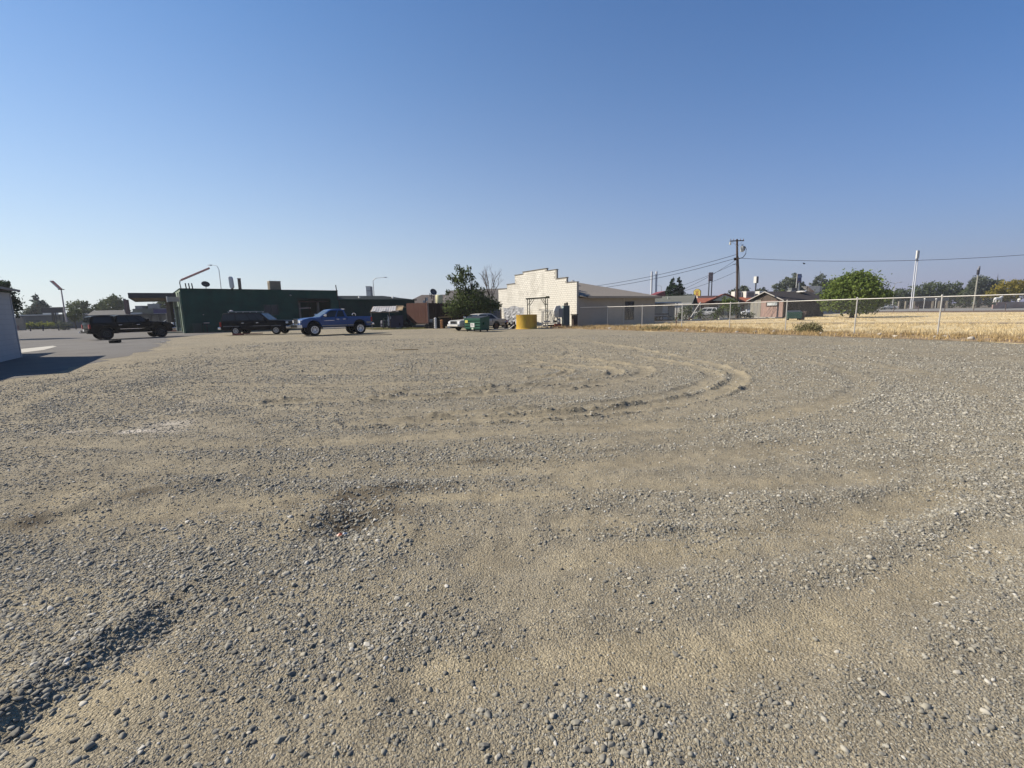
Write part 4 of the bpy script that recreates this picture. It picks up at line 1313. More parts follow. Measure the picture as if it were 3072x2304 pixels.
far_car('white_car', 'white hatchback parked right of the board shed by brown motel', (50.6, 82.0, 0.05), R(-15), True)
far_car('white_car', 'white car behind the palms in front of the red motel', (35.9, 85, -.02), R(150), True)
# ------------------------------------------------------------------ junk yard between the two big buildings
# open board gate and board fence
rust = M('red brown boards', (0.088, 0.036, 0.026), 0.85, 0.45, 1.2, 0.3, 12, stretch=(6, 6, .5), grime=(0.10, 0.07, 0.052))
def board_fence(name, label, a, b_, z0, z1, w_, slant=0.0, m=rust, loose=.02):
    a, b_ = Vector((*a, 0)), Vector((*b_, 0))
    d = b_ - a
    L = d.length
    t = thing(name, label, 'fence' if 'fence' in name else 'gate', a, math.atan2(d.y, d.x))
    n = int(L / w_)
    for k in range(n):
        x0 = k * w_
        f = k / n
        zb_ = z0 + max(0, slant * (1 - f * 3.2))
        zt = z1 + random.uniform(-loose, loose) * 2
        o = B().box(.004, w_ - .006, -.012, .012, 0, 1).build('board', m, t) if k == 0 else inst('board', me0, t, (0, 0, 0))
        if k == 0:
            me0 = o.data
        o.location = (x0 + max(0, slant * .12 * (1 - f * 3)), random.uniform(-.008, .008), zb_)
        o.scale = (1, 1, zt - zb_)
        o.rotation_euler = (0, random.uniform(-.006, .006), random.uniform(-.05, .05))
    for z in (z0 + .25 + slant * .6, (z0 + z1) / 2 + .2, z1 - .25):
        B().box(.05 if z > z0 + 1 else slant * .5, L, .02, .07, z - .045, z + .045).build('rail', m, t)
    return t
gt = board_fence('board_gate', 'leaning red brown board gate catching sun beside the shelter', (-11.35, 50.4), (-8.65, 48.45), .52, 2.68, .138, .5)
B().tube([(3.35, -.03, .2), (3.3, -.03, 2.8)], .035, 8).build('gate_post', M('post pale rust', (0.2, 0.13, 0.12), .7), gt)
dkf = board_fence('board_fence', 'long dark red brown board fence in shade behind the tree', (-8.55, 48.6), (-2.75, 56.4), .1, 2.62, .15, 0.0, M('shaded boards', (0.030, 0.014, 0.012), .9, .35, 1.2, stretch=(6, 6, .5)))  # shade put into the colour: a darker copy of the gate boards
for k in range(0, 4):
    B().box(.6 + k * 2.6, .7 + k * 2.6, .08, .18, 0, 2.9).build('fence_post', MATS['shaded boards'], dkf)
# corrugated lean-to shelter
t = thing('lean_to', 'small corrugated metal lean-to roof on thin posts against green wing', 'shelter', (-13.4, 49.2, 0), rzG * .25)
cr_ = B()
n = 22
for k in range(n):
    x0 = -1.2 + k * .125
    x1 = x0 + .125
    h0, h1 = (.03, -.0) if k % 2 else (-.0, .03)
    sag = .05 * math.sin(k * .8) + random.uniform(-.015, .015)
    cr_.quad((x0, -1.5, 1.83 + h0 + sag), (x1, -1.5, 1.83 + h1 + sag), (x1 - .1, 1.6, 2.42 + h1), (x0 - .1, 1.6, 2.42 + h0), th=.008)
tag(cr_.build('corrugated_sheet', M('pale tin', (0.50, 0.49, 0.47), .55, .3, 1.5, stretch=(1, 4, 1), grime=(.3, .22, .18)), t), kind='stuff')
B().bar((-1.28, -1.45, 1.75), (1.6, -1.45, 1.8), .05, .09).bar((-1.3, 1.5, 2.34), (1.5, 1.5, 2.36), .05, .09).bar((-1.28, -1.45, 1.78), (-1.32, 1.55, 2.36), .06, .12).build('roof_frame', M('old timber', (0.22, 0.17, 0.12), .9, .3, 4), t)
B().bar((.62, -1.4, 0), (.6, -1.4, 1.78), .07).build('post', MATS['old timber'], t)
B().bar((-1.2, -1.42, 0), (-1.22, -1.42, 1.76), .05).build('post', M('post galv', (0.33, 0.32, 0.3), .6, .2), t, label='pale thin post at the left front of the shelter')
B().quad((1.3, -1.2, 1.95), (1.95, -1.5, 1.95), (2.05, -.9, 2.4), (1.4, -.7, 2.42), th=.03).bar((1.3, -1.2, 1.9), (1.35, -.7, 2.45), .08).bar((1.32, -1.2, 2.38), (2.3, -1.5, 2.25), .06, .05).build('loose_frame', M('raw plywood', (0.42, 0.32, 0.2), .9, .2), t)
navy = M('navy plastic', (0.012, 0.014, 0.05), .55, .15)
t = thing('blue_cabinet', 'dark blue steel cabinet under the lean-to shelter', 'cabinet', (-12.4, 49.4, 0), .3)
B().box(-.75, .85, -.4, .4, .08, 1.42).build('body', navy, t, bevel=.02)
B().box(-.68, .02, -.425, -.4, .14, 1.38).box(.06, .8, -.425, -.4, .14, 1.38).build('door', M('navy door', (0.016, 0.018, 0.065), .5, .2), t)
B().box(-.72, -.4, -.43, -.4, 1.1, 1.32).build('label_plate', M('grey label', (0.4, 0.42, 0.45), .6), t)
B().box(-.7, -.6, -.3, .3, 0, .08).box(.7, .8, -.3, .3, 0, .08).build('skid', blackp, t)
t = thing('hand_truck', 'green steel hand truck leaning on the shelter post', 'hand truck', (-12.95, 47.7, 0), .2)
gcol = M('green steel', (0.06, 0.12, 0.09), .5, .1)
B().tube([(-.2, .1, .12), (-.2, .35, 1.15), (-.05, .38, 1.25), (.05, .38, 1.25), (.2, .35, 1.15), (.2, .1, .12)], .025, 6).bar((-.2, .22, .6), (.2, .22, .6), .03).bar((-.2, .3, .95), (.2, .3, .95), .03).build('frame', gcol, t)
B().box(-.24, .24, -.2, .1, .04, .06).build('toe_plate', gcol, t)
for s in (-1, 1):
    inst('wheel', B().lathe([(.02, -.03), (.12, -.03), (.13, 0), (.12, .03), (.02, .03)], axis='x', n=14).mesh('wheel', tyrem), t, (s * .25, .14, .13))
t = thing('white_bag', 'crumpled white sack hanging at the shelter post', 'bag', (-12.75, 48.1, .75))
B().ball((0, 0, .15), (.13, .11, .2)).ball((.1, 0, .36), (.16, .08, .1)).ball((-.02, .02, -.2), (.12, .08, .22)).build('sack', M('sack white', (0.66, 0.66, 0.7), .8, .15), t, smooth=True)
B().bar((0, 0, .4), (-.05, .0, .75), .02).build('strap', MATS['sack white'], t)
t = thing('water_barrel', 'dark blue barrel standing left of the lean-to', 'barrel', (-13.9, 50.3, 0))
B().lathe([(.001, 0), (.27, 0), (.29, .05), (.3, .28), (.315, .3), (.3, .32), (.3, .58), (.315, .6), (.3, .62), (.29, .86), (.26, .9), (.001, .9)], n=20).build('drum', navy, t, smooth=True)
B().lathe([(.04, .9), (.04, .95), (.001, .95)], (.14, 0, 0), n=8).build('bung', M('bung white', (0.5, 0.5, 0.5), .6), t)

# tyres
def torus_mesh(r, wdt, name='tyre'):
    return B().lathe([(r * .58, -wdt / 2), (r * .85, -wdt / 2), (r * .97, -wdt * .38), (r, -wdt * .2), (r, wdt * .2), (r * .97, wdt * .38), (r * .85, wdt / 2), (r * .58, wdt / 2), (r * .55, wdt * .3), (r * .55, -wdt * .3), (r * .58, -wdt / 2)], n=22).mesh(name, tyrem, True)
tm = torus_mesh(.33, .22)
tmb = torus_mesh(.42, .28)
cap = B().lathe([(.001, .03), (.1, .03), (.19, .0), (.2, -.02)], n=16).mesh('hub', M('white wheel', (0.6, 0.6, 0.6), .5, .1))
caporange = B().lathe([(.001, .03), (.1, .03), (.19, .0), (.2, -.02)], n=16).mesh('hub', M('rusty wheel', (0.42, 0.2, 0.08), .7, .3, 6))
def tyre(loc, rot, label, group, hub=None, me=None):
    t = thing('tyre', label, 'tyre', loc, 0, group)
    t.rotation_euler = rot
    inst('rubber', me or tm, t, (0, 0, 0))
    if hub:
        inst('hub', hub, t, (0, 0, .1))
    return t
WORDS = ['bottom', 'second', 'third', 'fourth', 'fifth']
for k in range(5):
    tyre((-7.75 + .02 * math.sin(k * 2), 47.6 + .02 * k, .11 + .215 * k), (R(90), 0, R(18)) if False else (0, 0, k), '%s tyre from below in the stack left of the timber trestle' % WORDS[k], 'tyre stack with white wheels', None)
for k in range(5):
    a = inst('wheel_disc', cap, None, (-7.72, 47.22, .13 + .215 * k), (R(75), 0, 0), (.75, .75, 1))
    tag(a, 'pale wheel disc on the %s tyre of the left stack' % WORDS[k], 'hubcap', 'pale wheel discs on tyre stack')
for k in range(4):
    tyre((-7.1 + .03 * math.sin(k), 47.5, .11 + .215 * k), (0, 0, k), '%s tyre from below in the stack under the timber trestle' % WORDS[k], 'tyre stack with rusty wheels', None)
    a = inst('wheel_disc', caporange, None, (-7.06, 47.12, .13 + .215 * k), (R(75), 0, 0), (.75, .75, 1))
    tag(a, 'rusty orange wheel disc on the %s tyre under the trestle' % WORDS[k], 'hubcap', 'rusty wheel discs on tyre stack')
for k in range(4):
    tyre((-5.75, 47.4 + .02 * k, .11 + .215 * k), (0, 0, k), '%s tyre from below in the stack beside the white bucket' % WORDS[k], 'tyre stack right of the bucket', None)
lying = [(-11.6, 49.6, .14, 'wide tyre lying lowest in the heap by the gate', True), (-11.55, 49.7, .42, 'wide tyre lying on another in the heap by the gate', True), (-11.0, 49.3, .14, 'wide tyre lying in front right of the heap by the gate', True),
         (-11.2, 49.55, .6, 'tyre tilted on top of the heap by the gate', True), (-10.2, 49.2, .11, 'tyre under the left end of the leaning gate', False), (-9.7, 48.9, .11, 'tyre under the middle of the leaning gate', False),
         (-9.2, 48.5, .11, 'tyre under the right end of the leaning gate', False), (-8.75, 48.2, .11, 'tyre lying at the foot of the gate post', False), (-8.7, 48.25, .33, 'tyre lying on top by the gate post', False),
         (-8.3, 48.0, .11, 'tyre lying between gate post and left tyre stack', False)]
for x, y, z, lb, bigger in lying:
    tyre((x, y, z), (R(55), R(10), .4) if 'tilted' in lb else (R(random.uniform(-5, 5)), R(random.uniform(-5, 5)), 0), lb, 'loose tyres along the board fence', None, tmb if bigger else None)
tyre((-11.75, 49.5, .5), (R(85), 0, R(60)), 'tyre standing upright at the left of the heap', 'loose tyres along the board fence', None, tmb)
tag(inst('wheel_disc', cap, None, (-11.25, 48.85, .1), (R(20), 0, 0)), 'white wheel disc lying in front of the tyre heap', 'hubcap')
scrap = M('white scrap', (0.62, 0.61, 0.57), .7, .15)
o = B().box(-.45, .4, -.16, .18, 0, .05).box(-.3, .1, -.05, .2, .05, .12).build('scrap_panel', scrap)
o.location = (-11.75, 48.6, .03)
o.rotation_euler = (.05, .08, .3)
tag(o, 'white scrap panel lying on the weeds before the tyre heap', 'scrap')
# timber trestle, bucket, boxes
t = thing('timber_trestle', 'small weathered timber trestle frame over the tyre stack', 'trestle', (-6.75, 47.7, 0))
wood = M('tan timber', (0.36, 0.25, 0.13), .9, .3, 5)  # tan wood colour with random variation
B().bar((-.75, 0, 1.12), (.75, .1, 1.2), .09, .14).build('beam', wood, t)
B().bar((-.7, 0, 0), (-.55, 0, 1.1), .07).bar((.65, .1, 0), (.6, .1, 1.15), .05).build('leg', wood, t)
B().bar((.0, .02, 1.42), (.8, .1, 1.15), .05).bar((-.1, .02, 1.15), (.02, .02, 1.45), .05).build('brace', wood, t)
t = thing('bucket', 'white plastic bucket on the ground beside tyre stacks', 'bucket', (-6.35, 47.2, 0))
B().lathe([(.001, 0), (.14, 0), (.17, .42), (.18, .43), (.16, .43), (.135, .03)], n=16).build('pail', M('pail white', (0.6, 0.6, 0.6), .5), t, smooth=True)
B().tube([(-.17, 0, .4), (-.1, -.1, .3), (.1, -.1, .3), (.17, 0, .4)], .008, 5).build('handle', steel, t)
t = thing('metal_box', 'grey metal box stacked on dark crates by the fence post', 'box', (-8.35, 48.5, 0))
B().box(-.35, .35, -.25, .3, 0, .62).build('crate', blackp, t, bevel=.02)
B().box(-.12, .3, -.2, .25, .63, .95).build('case', M('case grey', (0.28, 0.29, 0.31), .5), t, bevel=.02)
B().ball((-.28, -.28, .42), .07).build('white_knob', scrap, t)
# weeds at the foot
# pieces behind the fence
t = thing('house_behind', 'brown roofed house showing above the board fence', 'house', (-12.3, 76, 0), .1)
B().box(-4.5, 3.5, 0, 8, 0, 3.3).build('wall', M('tan wall', (0.33, 0.28, 0.23), .9, .1), t)
B().add([(-5, -.6, 3.25), (4, -.6, 3.25), (4, 8.6, 3.25), (-5, 8.6, 3.25), (-2.5, 4, 4.75), (2, 4, 4.75)], [(0, 1, 5, 4), (1, 2, 5), (2, 3, 4, 5), (3, 0, 4), (0, 3, 2, 1)]).build('roof', M('brown roof', (0.13, 0.11, 0.10), .95, .15, 3), t)
B().tube([(-1.0, 3, 4.2), (-1.0, 3, 5.0)], .08, 6).build('vent_pipe', blackp, t)
t = thing('satellite_dish', 'dark satellite dish on pole above the board fence', 'dish', (-10.25, 62, 0))
B().tube([(0, 0, 0), (0, 0, 3.9)], .05, 8).bar((-.22, 0, 3.5), (-.2, 0, 4.7), .12, .04).build('mast', blackp, t)
dd = B().lathe([(.02, -.1), (.25, -.07), (.46, .0), (.465, .015), (.24, -.05), (.02, -.08)], n=20).build('reflector', M('dish slate', (0.06, 0.06, 0.07), .5), t, smooth=True)
dd.location = (.05, 0, 4.4)
dd.rotation_euler = (R(60), R(25), R(20))
B().bar((.1, -.1, 4.1), (.45, -.4, 3.9), .04).build('arm', steel, t)
t = thing('cream_tank', 'pale yellow upright tank above the fence left of the tree', 'tank', (-8.65, 56.5, 0))
B().lathe([(.001, 2.75), (.42, 2.75), (.44, 2.8), (.44, 3.65), (.38, 3.75), (.001, 3.8)], n=18).build('drum', M('pale yellow', (0.66, 0.64, 0.40), .6, .1), t, smooth=True)
B().box(-.5, .5, -.5, .5, 2.68, 2.74).bar((-.4, -.4, 0), (-.4, -.4, 2.68), .08).bar((.4, -.4, 0), (.4, -.4, 2.68), .08).bar((-.4, .4, 0), (-.4, .4, 2.68), .08).bar((.4, .4, 0), (.4, .4, 2.68), .08).build('stand', blackp, t)
t = thing('meter_boxes', 'cluster of small white boxes on a post above the fence', 'box', (-9.4, 51.5, 0))
B().bar((0, 0, 0), (0, 0, 3.3), .08).build('post', blackp, t)
B().box(-.28, -.02, -.12, .05, 2.66, 2.98).build('box', scrap, t)
B().box(.05, .25, -.12, .05, 2.95, 3.3).build('box', scrap, t)
B().box(.05, .22, -.12, .05, 2.6, 2.75).build('box', scrap, t)
# shingled house between tree and block building
t = thing('shop_behind', 'grey shingle roofed shop with shaded porch behind the tree', 'building', (-6.5, 60.5, 0), .18)
B().box(-2, 8.6, 1.6, 10, 0, 2.9).build('wall', M('slate blue wall', (0.06, 0.062, 0.075), .9, .2), t)
B().add([(-2.4, .0, 2.75), (9.0, .0, 2.75), (9, 10.5, 2.75), (-2.4, 10.5, 2.75), (-1.2, 5.2, 4.7), (9.0, 5.2, 5.0)], [(0, 1, 5, 4), (1, 2, 5), (2, 3, 4, 5), (3, 0, 4), (0, 3, 2, 1)]).build('roof', M('grey shingles', (0.15, 0.14, 0.13), .95, .2, 5, .5, 30), t)
B().box(-2, 8.6, .2, .3, 2.2, 2.7).build('porch_beam', blackp, t)
for x in (-1.8, 1.8, 5.2, 8.4):
    B().bar((x, .25, 0), (x, .25, 2.25), .14).build('porch_post', blackp, t)
for k in range(9):
    B().quad((3.2 + k * .42, -.12, 2.78), (3.5 + k * .42, -.14, 2.8), (3.46 + k * .42, -.3, 2.55 + .06 * (k % 3)), (3.24 + k * .42, -.28, 2.52), th=.01).build('pennant', scrap, t)
tarp = M('blue grey tarp', (0.13, 0.145, 0.18), .6, .45, 3.5)
def cloth(name, label, p0, p1, z0, z1, m, amp=.1, cat='tarpaulin'):
    p0, p1 = Vector(p0), Vector(p1)
    nx, nz = 26, 12
    b = B()
    d = (p1 - p0)
    nrm = Vector((-d.y, d.x, 0)).normalized()
    vs = []
    for i in range(nx + 1):
        for j in range(nz + 1):
            f, g = i / nx, j / nz
            k = amp * (math.sin(f * 21 + j * .3) * .6 + math.sin(f * 47 + 2 * g) * .3 + random.uniform(-.3, .3)) * (1.15 - g)
            q = p0 + d * f + nrm * k
            vs.append((q.x, q.y, z0 + (z1 - z0) * g - .12 * math.sin(f * 9) * g))
    fs = [(i * (nz + 1) + j, (i + 1) * (nz + 1) + j, (i + 1) * (nz + 1) + j + 1, i * (nz + 1) + j + 1) for i in range(nx) for j in range(nz)]
    b.add(vs, fs)
    return tag(b.build(name, m, smooth=False), label, cat)
cloth('tarpaulin', 'blue grey plastic sheet hung in the porch shade behind the sedan', (-3.2, 56.6, 0), (-1.1, 56.6, 0), .1, 2.0, tarp)
cloth('tarpaulin', 'crinkled silver plastic sheet heaped against the cream gable wall', (-.85, 54.2, 0), (1.5, 50.2, 0), .1, 2.1, M('silver plastic', (0.36, 0.37, 0.39), .4, .5, 4.0), .2)
# bare vine climbing the gable wall
vb = B()
for k in range(14):
    x, y, z = -.95 + .1 * random.random(), 55.8 - k * .22, 0
    pts = [(x, y, 0)]
    for j in range(7):
        x += random.uniform(-.03, .03)
        y += random.uniform(-.2, .22)
        z += random.uniform(.25, .5) * (1.1 - k * .03)
        pts.append((x - .25, y, z))
    vb.tube(pts, [.022 - .0025 * j for j in range(8)], 5)
tag(vb.build('dry_vine', M('dry twig', (0.17, 0.14, 0.12), .9, .2)), 'leafless vine climbing the left end of the cream gable wall', 'vine', None, None)

# dumpster
def dumpster(loc, rz, w_, d_, h, m, label, stickers=True):
    t = thing('dumpster', label, 'dumpster', loc, rz)
    b = B().loft([[(-w_ / 2 + .05, -d_ / 2 + .04, .16), (w_ / 2 - .05, -d_ / 2 + .04, .16), (w_ / 2 - .05, d_ / 2, .16), (-w_ / 2 + .05, d_ / 2, .16)],
                  [(-w_ / 2, -d_ / 2, h), (w_ / 2, -d_ / 2, h), (w_ / 2, d_ / 2, h + .16), (-w_ / 2, d_ / 2, h + .16)]])
    b.build('bin', m, t)
    for k in range(4):
        z = .26 + k * (h - .3) / 3.6
        B().box(-w_ / 2 - .005, w_ / 2 + .005, -d_ / 2 - .05, -d_ / 2 + .03, z, z + .09).build('rib', m, t, bevel=.012)
    B().box(-w_ / 2 - .03, w_ / 2 + .03, -d_ / 2 - .06, -d_ / 2 + .02, h - .07, h + .02).build('rim', m, t)
    lidm = M('lid black', (0.03, 0.035, 0.033), .5, .15)
    for s in (-1, 1):
        B().quad((min(0, s * w_ / 2) + .01, -d_ / 2 - .04, h + .035), (max(0, s * w_ / 2) - .01, -d_ / 2 - .04, h + .035), (max(0, s * w_ / 2) - .01, d_ / 2, h + .2), (min(0, s * w_ / 2) + .01, d_ / 2, h + .2), th=.035).build('lid', lidm, t, bevel=.01)
    for sx in (-1, 1):
        B().box(sx * w_ / 2 - .06, sx * w_ / 2 + .09, -.2, .2, h * .52, h * .72).build('lift_sleeve', m, t)
        for sy in (-1, 1):
            inst('caster', B().lathe([(.001, -.025), (.07, -.025), (.08, 0), (.07, .025), (.001, .025)], axis='y', n=12).box(-.03, .03, -.03, .03, .05, .1).mesh('caster', blackp), t, (sx * (w_ / 2 - .14), sy * (d_ / 2 - .14), .08))
    if stickers:
        B().box(-w_ * .44, -w_ * .27, -d_ / 2 - .056, -d_ / 2 - .051, h * .68, h * .88).build('yellow_sticker', M('sticker yellow', (0.75, 0.66, 0.14), .5, .05), t)
        B().box(-w_ * .1, w_ * .15, -d_ / 2 - .056, -d_ / 2 - .051, h * .36, h * .66).build('white_sticker', M('sticker white', (0.75, 0.75, 0.72), .5, .05), t)
        B().box(-w_ * .03, w_ * .08, -d_ / 2 - .056, -d_ / 2 - .051, h * .18, h * .32).build('small_sticker', M('sticker pale green', (0.6, 0.7, 0.55), .5, .05), t)
        pr = B()
        for k in range(3):
            pr.box(-w_ * .06, w_ * (.06 + .02 * k), -d_ / 2 - .0585, -d_ / 2 - .0565, h * (.58 - .05 * k), h * (.6 - .05 * k))
        tag(pr.build('print', M('ink grey', (0.2, 0.2, 0.2), .6), t), kind='stuff')
    return t
dgreen = M('dumpster green', (0.010, 0.10, 0.055), .45, .12, 2)
dumpster((-2.72, 37.2, .02), R(-39), 1.72, 1.1, 1.05, dgreen, 'green front load dumpster with yellow and white stickers before the sedan')
# yellow ring tank
t = thing('yellow_tank', 'short yellow fibreglass tank ring standing on the gravel edge', 'tank', (1.42, 41.55, 0))
B().lathe([(.99, 0.0), (.99, .05), (.93, .07), (.93, 1.2), (.95, 1.24), (.95, 1.27), (.9, 1.27), (.9, .02), (.99, 0)], n=40).build('shell', M('worn yellow', (0.62, 0.40, 0.045), .55, .22, 2.2, stretch=(2, 2, .6), grime=(0.5, .27, .06)), t, smooth=True)
B().tube([(.93, .02, .05), (.935, .02, 1.25)], .018, 5).build('seam', M('tank seam', (0.45, 0.27, 0.05), .7), t)
# hoist frame
t = thing('steel_hoist_frame', 'tall rusty steel portal frame standing behind the yellow tank', 'frame', (2.55, 43.5, 0), .02)
olive = M('olive steel', (0.13, 0.125, 0.07), .7, .25, 5)
for s in (-1, 1):
    for y in (-.35, .35):
        B().bar((s * .85 + y * .35, y, 0), (s * .85 + y * .35, y, 2.72), .07).build('leg', olive, t)
        B().bar((s * .82 + y * .35, y, 2.1), (s * .42 + y * .35, y, 2.68), .05).build('brace', olive, t)
    for k in range(6):
        B().bar((s * .85 - .12, -.35, .4 + k * .28), (s * .85 + .12, .35, .4 + k * .28), .025).build('rung', olive, t)
for y in (-.35, .35):
    B().bar((-1.0 + y * .35, y, 2.72), (1.05 + y * .35, y, 2.8), .09, .1).build('beam', olive, t)
B().box(.8, 1.08, -.4, .4, 2.8, 2.92).box(-1.08, -.75, -.36, .36, 2.66, 2.74).build('end_plate', olive, t)
# junk rack
t = thing('wire_rack', 'rusty rack of grey tube and mesh loaded with scrap by gable wall', 'rack', (3.75, 43.2, 0), .1)
tub = M('grey tube', (0.2, 0.2, 0.2), .5, .2, metal=.3)
for x in (-.75, .75):
    for y in (-.35, .35):
        B().bar((x * 1.1, y, 0), (x, y, 1.55), .05).build('leg', tub, t)
for z in (.42, 1.5):
    B().bar((-.85, -.35, z), (.85, -.35, z), .045).bar((-.85, .35, z), (.85, .35, z), .045).bar((-.8, -.35, z), (-.8, .35, z), .045).bar((.8, -.35, z), (.8, .35, z), .045).build('frame_rail', tub, t)
for a, b_ in (((-.7, 0), (-.1, 1.5)), ((.1, 0.4), (.55, 1.5)), ((-.1, 1.5), (.25, .4)), ((.75, .1), (.35, 1.45))):
    B().bar((a[0], -.36, a[1]), (b_[0], -.36, b_[1]), .04).build('diagonal', tub, t)
ms = B()
for k in range(22):
    ms.bar((-.72 + k * .07, .33, .5), (-.72 + k * .07, .33, 1.45), .008)
for k in range(14):
    ms.bar((-.75, .335, .5 + k * .07), (.75, .335, .5 + k * .07), .008)
tag(ms.build('wire_mesh', tub, t), kind='stuff')
for x, z, s in ((-.4, .5, .3), (.15, .12, .45), (.5, .5, .2), (-.55, .1, .25)):
    B().box(x - s, x + s, -.3, .3, z, z + .16).build('scrap_tray', blackp if x > 0 else scrap, t, bevel=.02)
B().bar((-1.15, -.3, 1.68), (.3, -.28, 1.6), .06).bar((.3, -.28, 1.6), (.95, -.3, 1.35), .05).build('top_bar', tub, t)
t = thing('steel_beam', 'grey steel beam propped level along the foot of the gable wall', 'beam', (4.9, 44.9, 0), R(-68))
B().bar((-.85, 0, 1.6), (.95, 0, 1.62), .1, .34).build('web', M('beam grey', (0.16, 0.155, 0.155), .6, .1), t)
B().bar((-.7, 0, 0), (-.7, 0, 1.45), .08).bar((.8, 0, 0), (.8, 0, 1.45), .08).build('prop', tub, t)
t = thing('steel_cabinet', 'tall dark teal steel cabinet with round pale plate by the gable', 'cabinet', (5.1, 42.9, 0), R(10))
teal = M('teal steel', (0.045, 0.075, 0.085), .5, .15)
B().box(-.25, .3, -.35, .35, .06, 2.02).build('body', teal, t, bevel=.02)
B().box(-.3, -.251, -.3, .3, .3, 1.95).build('door', M('door pale', (0.42, 0.52, 0.5), .6, .1), t, bevel=.01)
B().box(-.1, .0, -.1, .1, 2.03, 2.25).box(.08, .22, -.1, .1, 2.03, 2.3).build('top_fitting', blackp, t)
B().box(-.22, -.12, -.3, .3, 0, .06).box(.18, .28, -.3, .3, 0, .06).build('foot', blackp, t)
t = thing('old_machine', 'dirty white workshop machine on a red box beside teal cabinet', 'machine', (4.35, 42.6, 0), R(5))
mw = M('machine white', (0.55, 0.54, 0.50), .5, .25, 4)
B().box(-.3, .32, -.25, .25, 0, .36).build('red_box', M('red box', (0.22, 0.06, 0.04), .7, .2), t)
B().box(-.06, .24, -.15, .2, .36, .85).build('column', M('machine grey', (0.22, 0.23, 0.24), .5, .2), t, bevel=.02)
B().ball((.12, -.12, .62), (.13, .13, .2)).build('motor', mw, t, smooth=True)
B().loft([[(-.32, -.25, .95), (.3, -.25, .95), (.3, .25, .95), (-.32, .25, .95)], [(-.42, -.3, 1.5), (.36, -.3, 1.5), (.36, .3, 1.5), (-.42, .3, 1.5)], [(-.22, -.25, 2.0), (.2, -.25, 2.05), (.2, .25, 2.05), (-.22, .25, 2.0)]]).build('hood', mw, t, bevel=.04)
B().box(.05, .4, -.33, -.3, .95, 1.75).build('dark_panel', MATS['machine grey'], t)
B().tube([(-.34, -.1, 1.4), (-.42, -.2, .9), (-.3, -.2, .5), (-.25, -.25, .02)], .03, 6).build('hose', blackp, t)
t = thing('brick_stack', 'small pile of brown bricks at the foot of the machine', 'bricks', (3.95, 42.3, 0), .1)
brm = M('brown brick', (0.26, 0.15, 0.10), .9, .3, 8)
bme2 = B().box(-.1, .1, -.045, .045, 0, .06).mesh('brick', brm)
for k in range(18):
    inst('brick', bme2, t, (-.22 + .215 * (k % 3), random.uniform(-.02, .02) + .1 * ((k // 3) % 2), .062 * (k // 6)), (0, 0, random.uniform(-.06, .06)))
t = thing('dark_cabinet', 'low dark brown cabinet box against the block building corner', 'cabinet', (6.12, 44.35, 0), rzB)
B().box(-.2, .26, -.18, .2, 0, 1.12).build('body', M('cabinet brown', (0.06, 0.045, 0.04), .7, .15), t, bevel=.015)
B().prism([(-.26, 1.13), (.32, 1.13), (.3, 1.2), (-.24, 1.2)], 'y', -.22, .24).build('lid', blackp, t)
t = thing('engine_heap', 'heap of dark engine parts beside the yellow tank', 'scrap', (-.15, 42.6, 0))
for k in range(16):
    s = random.uniform(.1, .26)
    o = B().box(-s, s, -s * .7, s * .7, -s * .6, s * .6).build('engine_part', blackp if k % 3 else M('part alloy', (0.3, 0.3, 0.32), .4, .3, 5, metal=.6), t, bevel=.03)
    o.location = (random.uniform(-.5, .6), random.uniform(-.3, .3), .15 + random.random() * .5)
    o.rotation_euler = (random.random() * 3, random.random() * 3, random.random() * 3)
o = B().ball((0, 0, 0), (.16, .14, .3)).ball((.12, 0, -.28), (.15, .13, .2)).build('white_sack', MATS['sack white'], smooth=True)
o.location = (.58, 42.1, .55)
tag(o, 'crumpled white sack leaning on the left of the yellow tank', 'bag')
o = B().bar((-.9, 0, .06), (.85, .1, .08), .28, .05).bar((.6, 0, .08), (1.05, .1, .42), .2, .04).build('bent_panel', M('panel pale', (0.55, 0.53, 0.48), .5, .2))
o.location = (-.75, 39.9, 0)
tag(o, 'bent pale body panel lying on gravel below the sedan', 'scrap')
for i, (x, y, l) in enumerate(((2.9, 41.0, .5), (3.7, 41.1, .7), (4.5, 41.3, .5), (5.1, 41.4, .4))):
    o = B().prism([(-l, -.12), (l * .6, -.15), (l, .05), (l * .3, .16), (-l * .8, .1)], 'z', 0, .06).build('plank', M('pale rubble board', (0.46, 0.38, 0.30), .9, .3, 5))
    o.location = (x, y, .05)
    o.rotation_euler = (0, .05, i * .3)
    tag(o, ['pale broken board nearest the yellow tank', 'longest pale broken board in front of the brick pile', 'pale broken board before the white machine', 'short pale broken board before the teal cabinet'][i], 'board', 'broken boards along the gravel edge')

# small litter on the lot
def litter(name, label, cat, b, m, loc, rz=0):
    o = b.build(name, m)
    o.location = loc
    o.rotation_euler.z = rz
    return tag(o, label, cat)
tyre((-26.4, 30.6, .12), (R(8), 0, 0), 'dark tyre scrap lying on the asphalt edge before the black pickup', 'litter on the lot')
litter('paper_scrap', 'tiny white paper scrap beside the tyre scrap on the asphalt', 'litter', B().box(-.12, .12, -.08, .08, 0, .03), scrap, (-22.3, 29.4, .05))
litter('white_strip', 'curved white plastic strip lying alone on the gravel before the station wagon', 'litter', B().bar((-.28, 0, .03), (.0, -.03, .035), .1, .02).bar((0, -.03, .035), (.26, .02, .06), .1, .02), scrap, (-13.2, 23.5, .02))
litter('stick', 'thin pale stick lying flat on the gravel before the tyre stacks', 'litter', B().bar((-.5, 0, .02), (.5, .05, .025), .03), MATS['tan timber'], (-4.4, 19.1, .02))
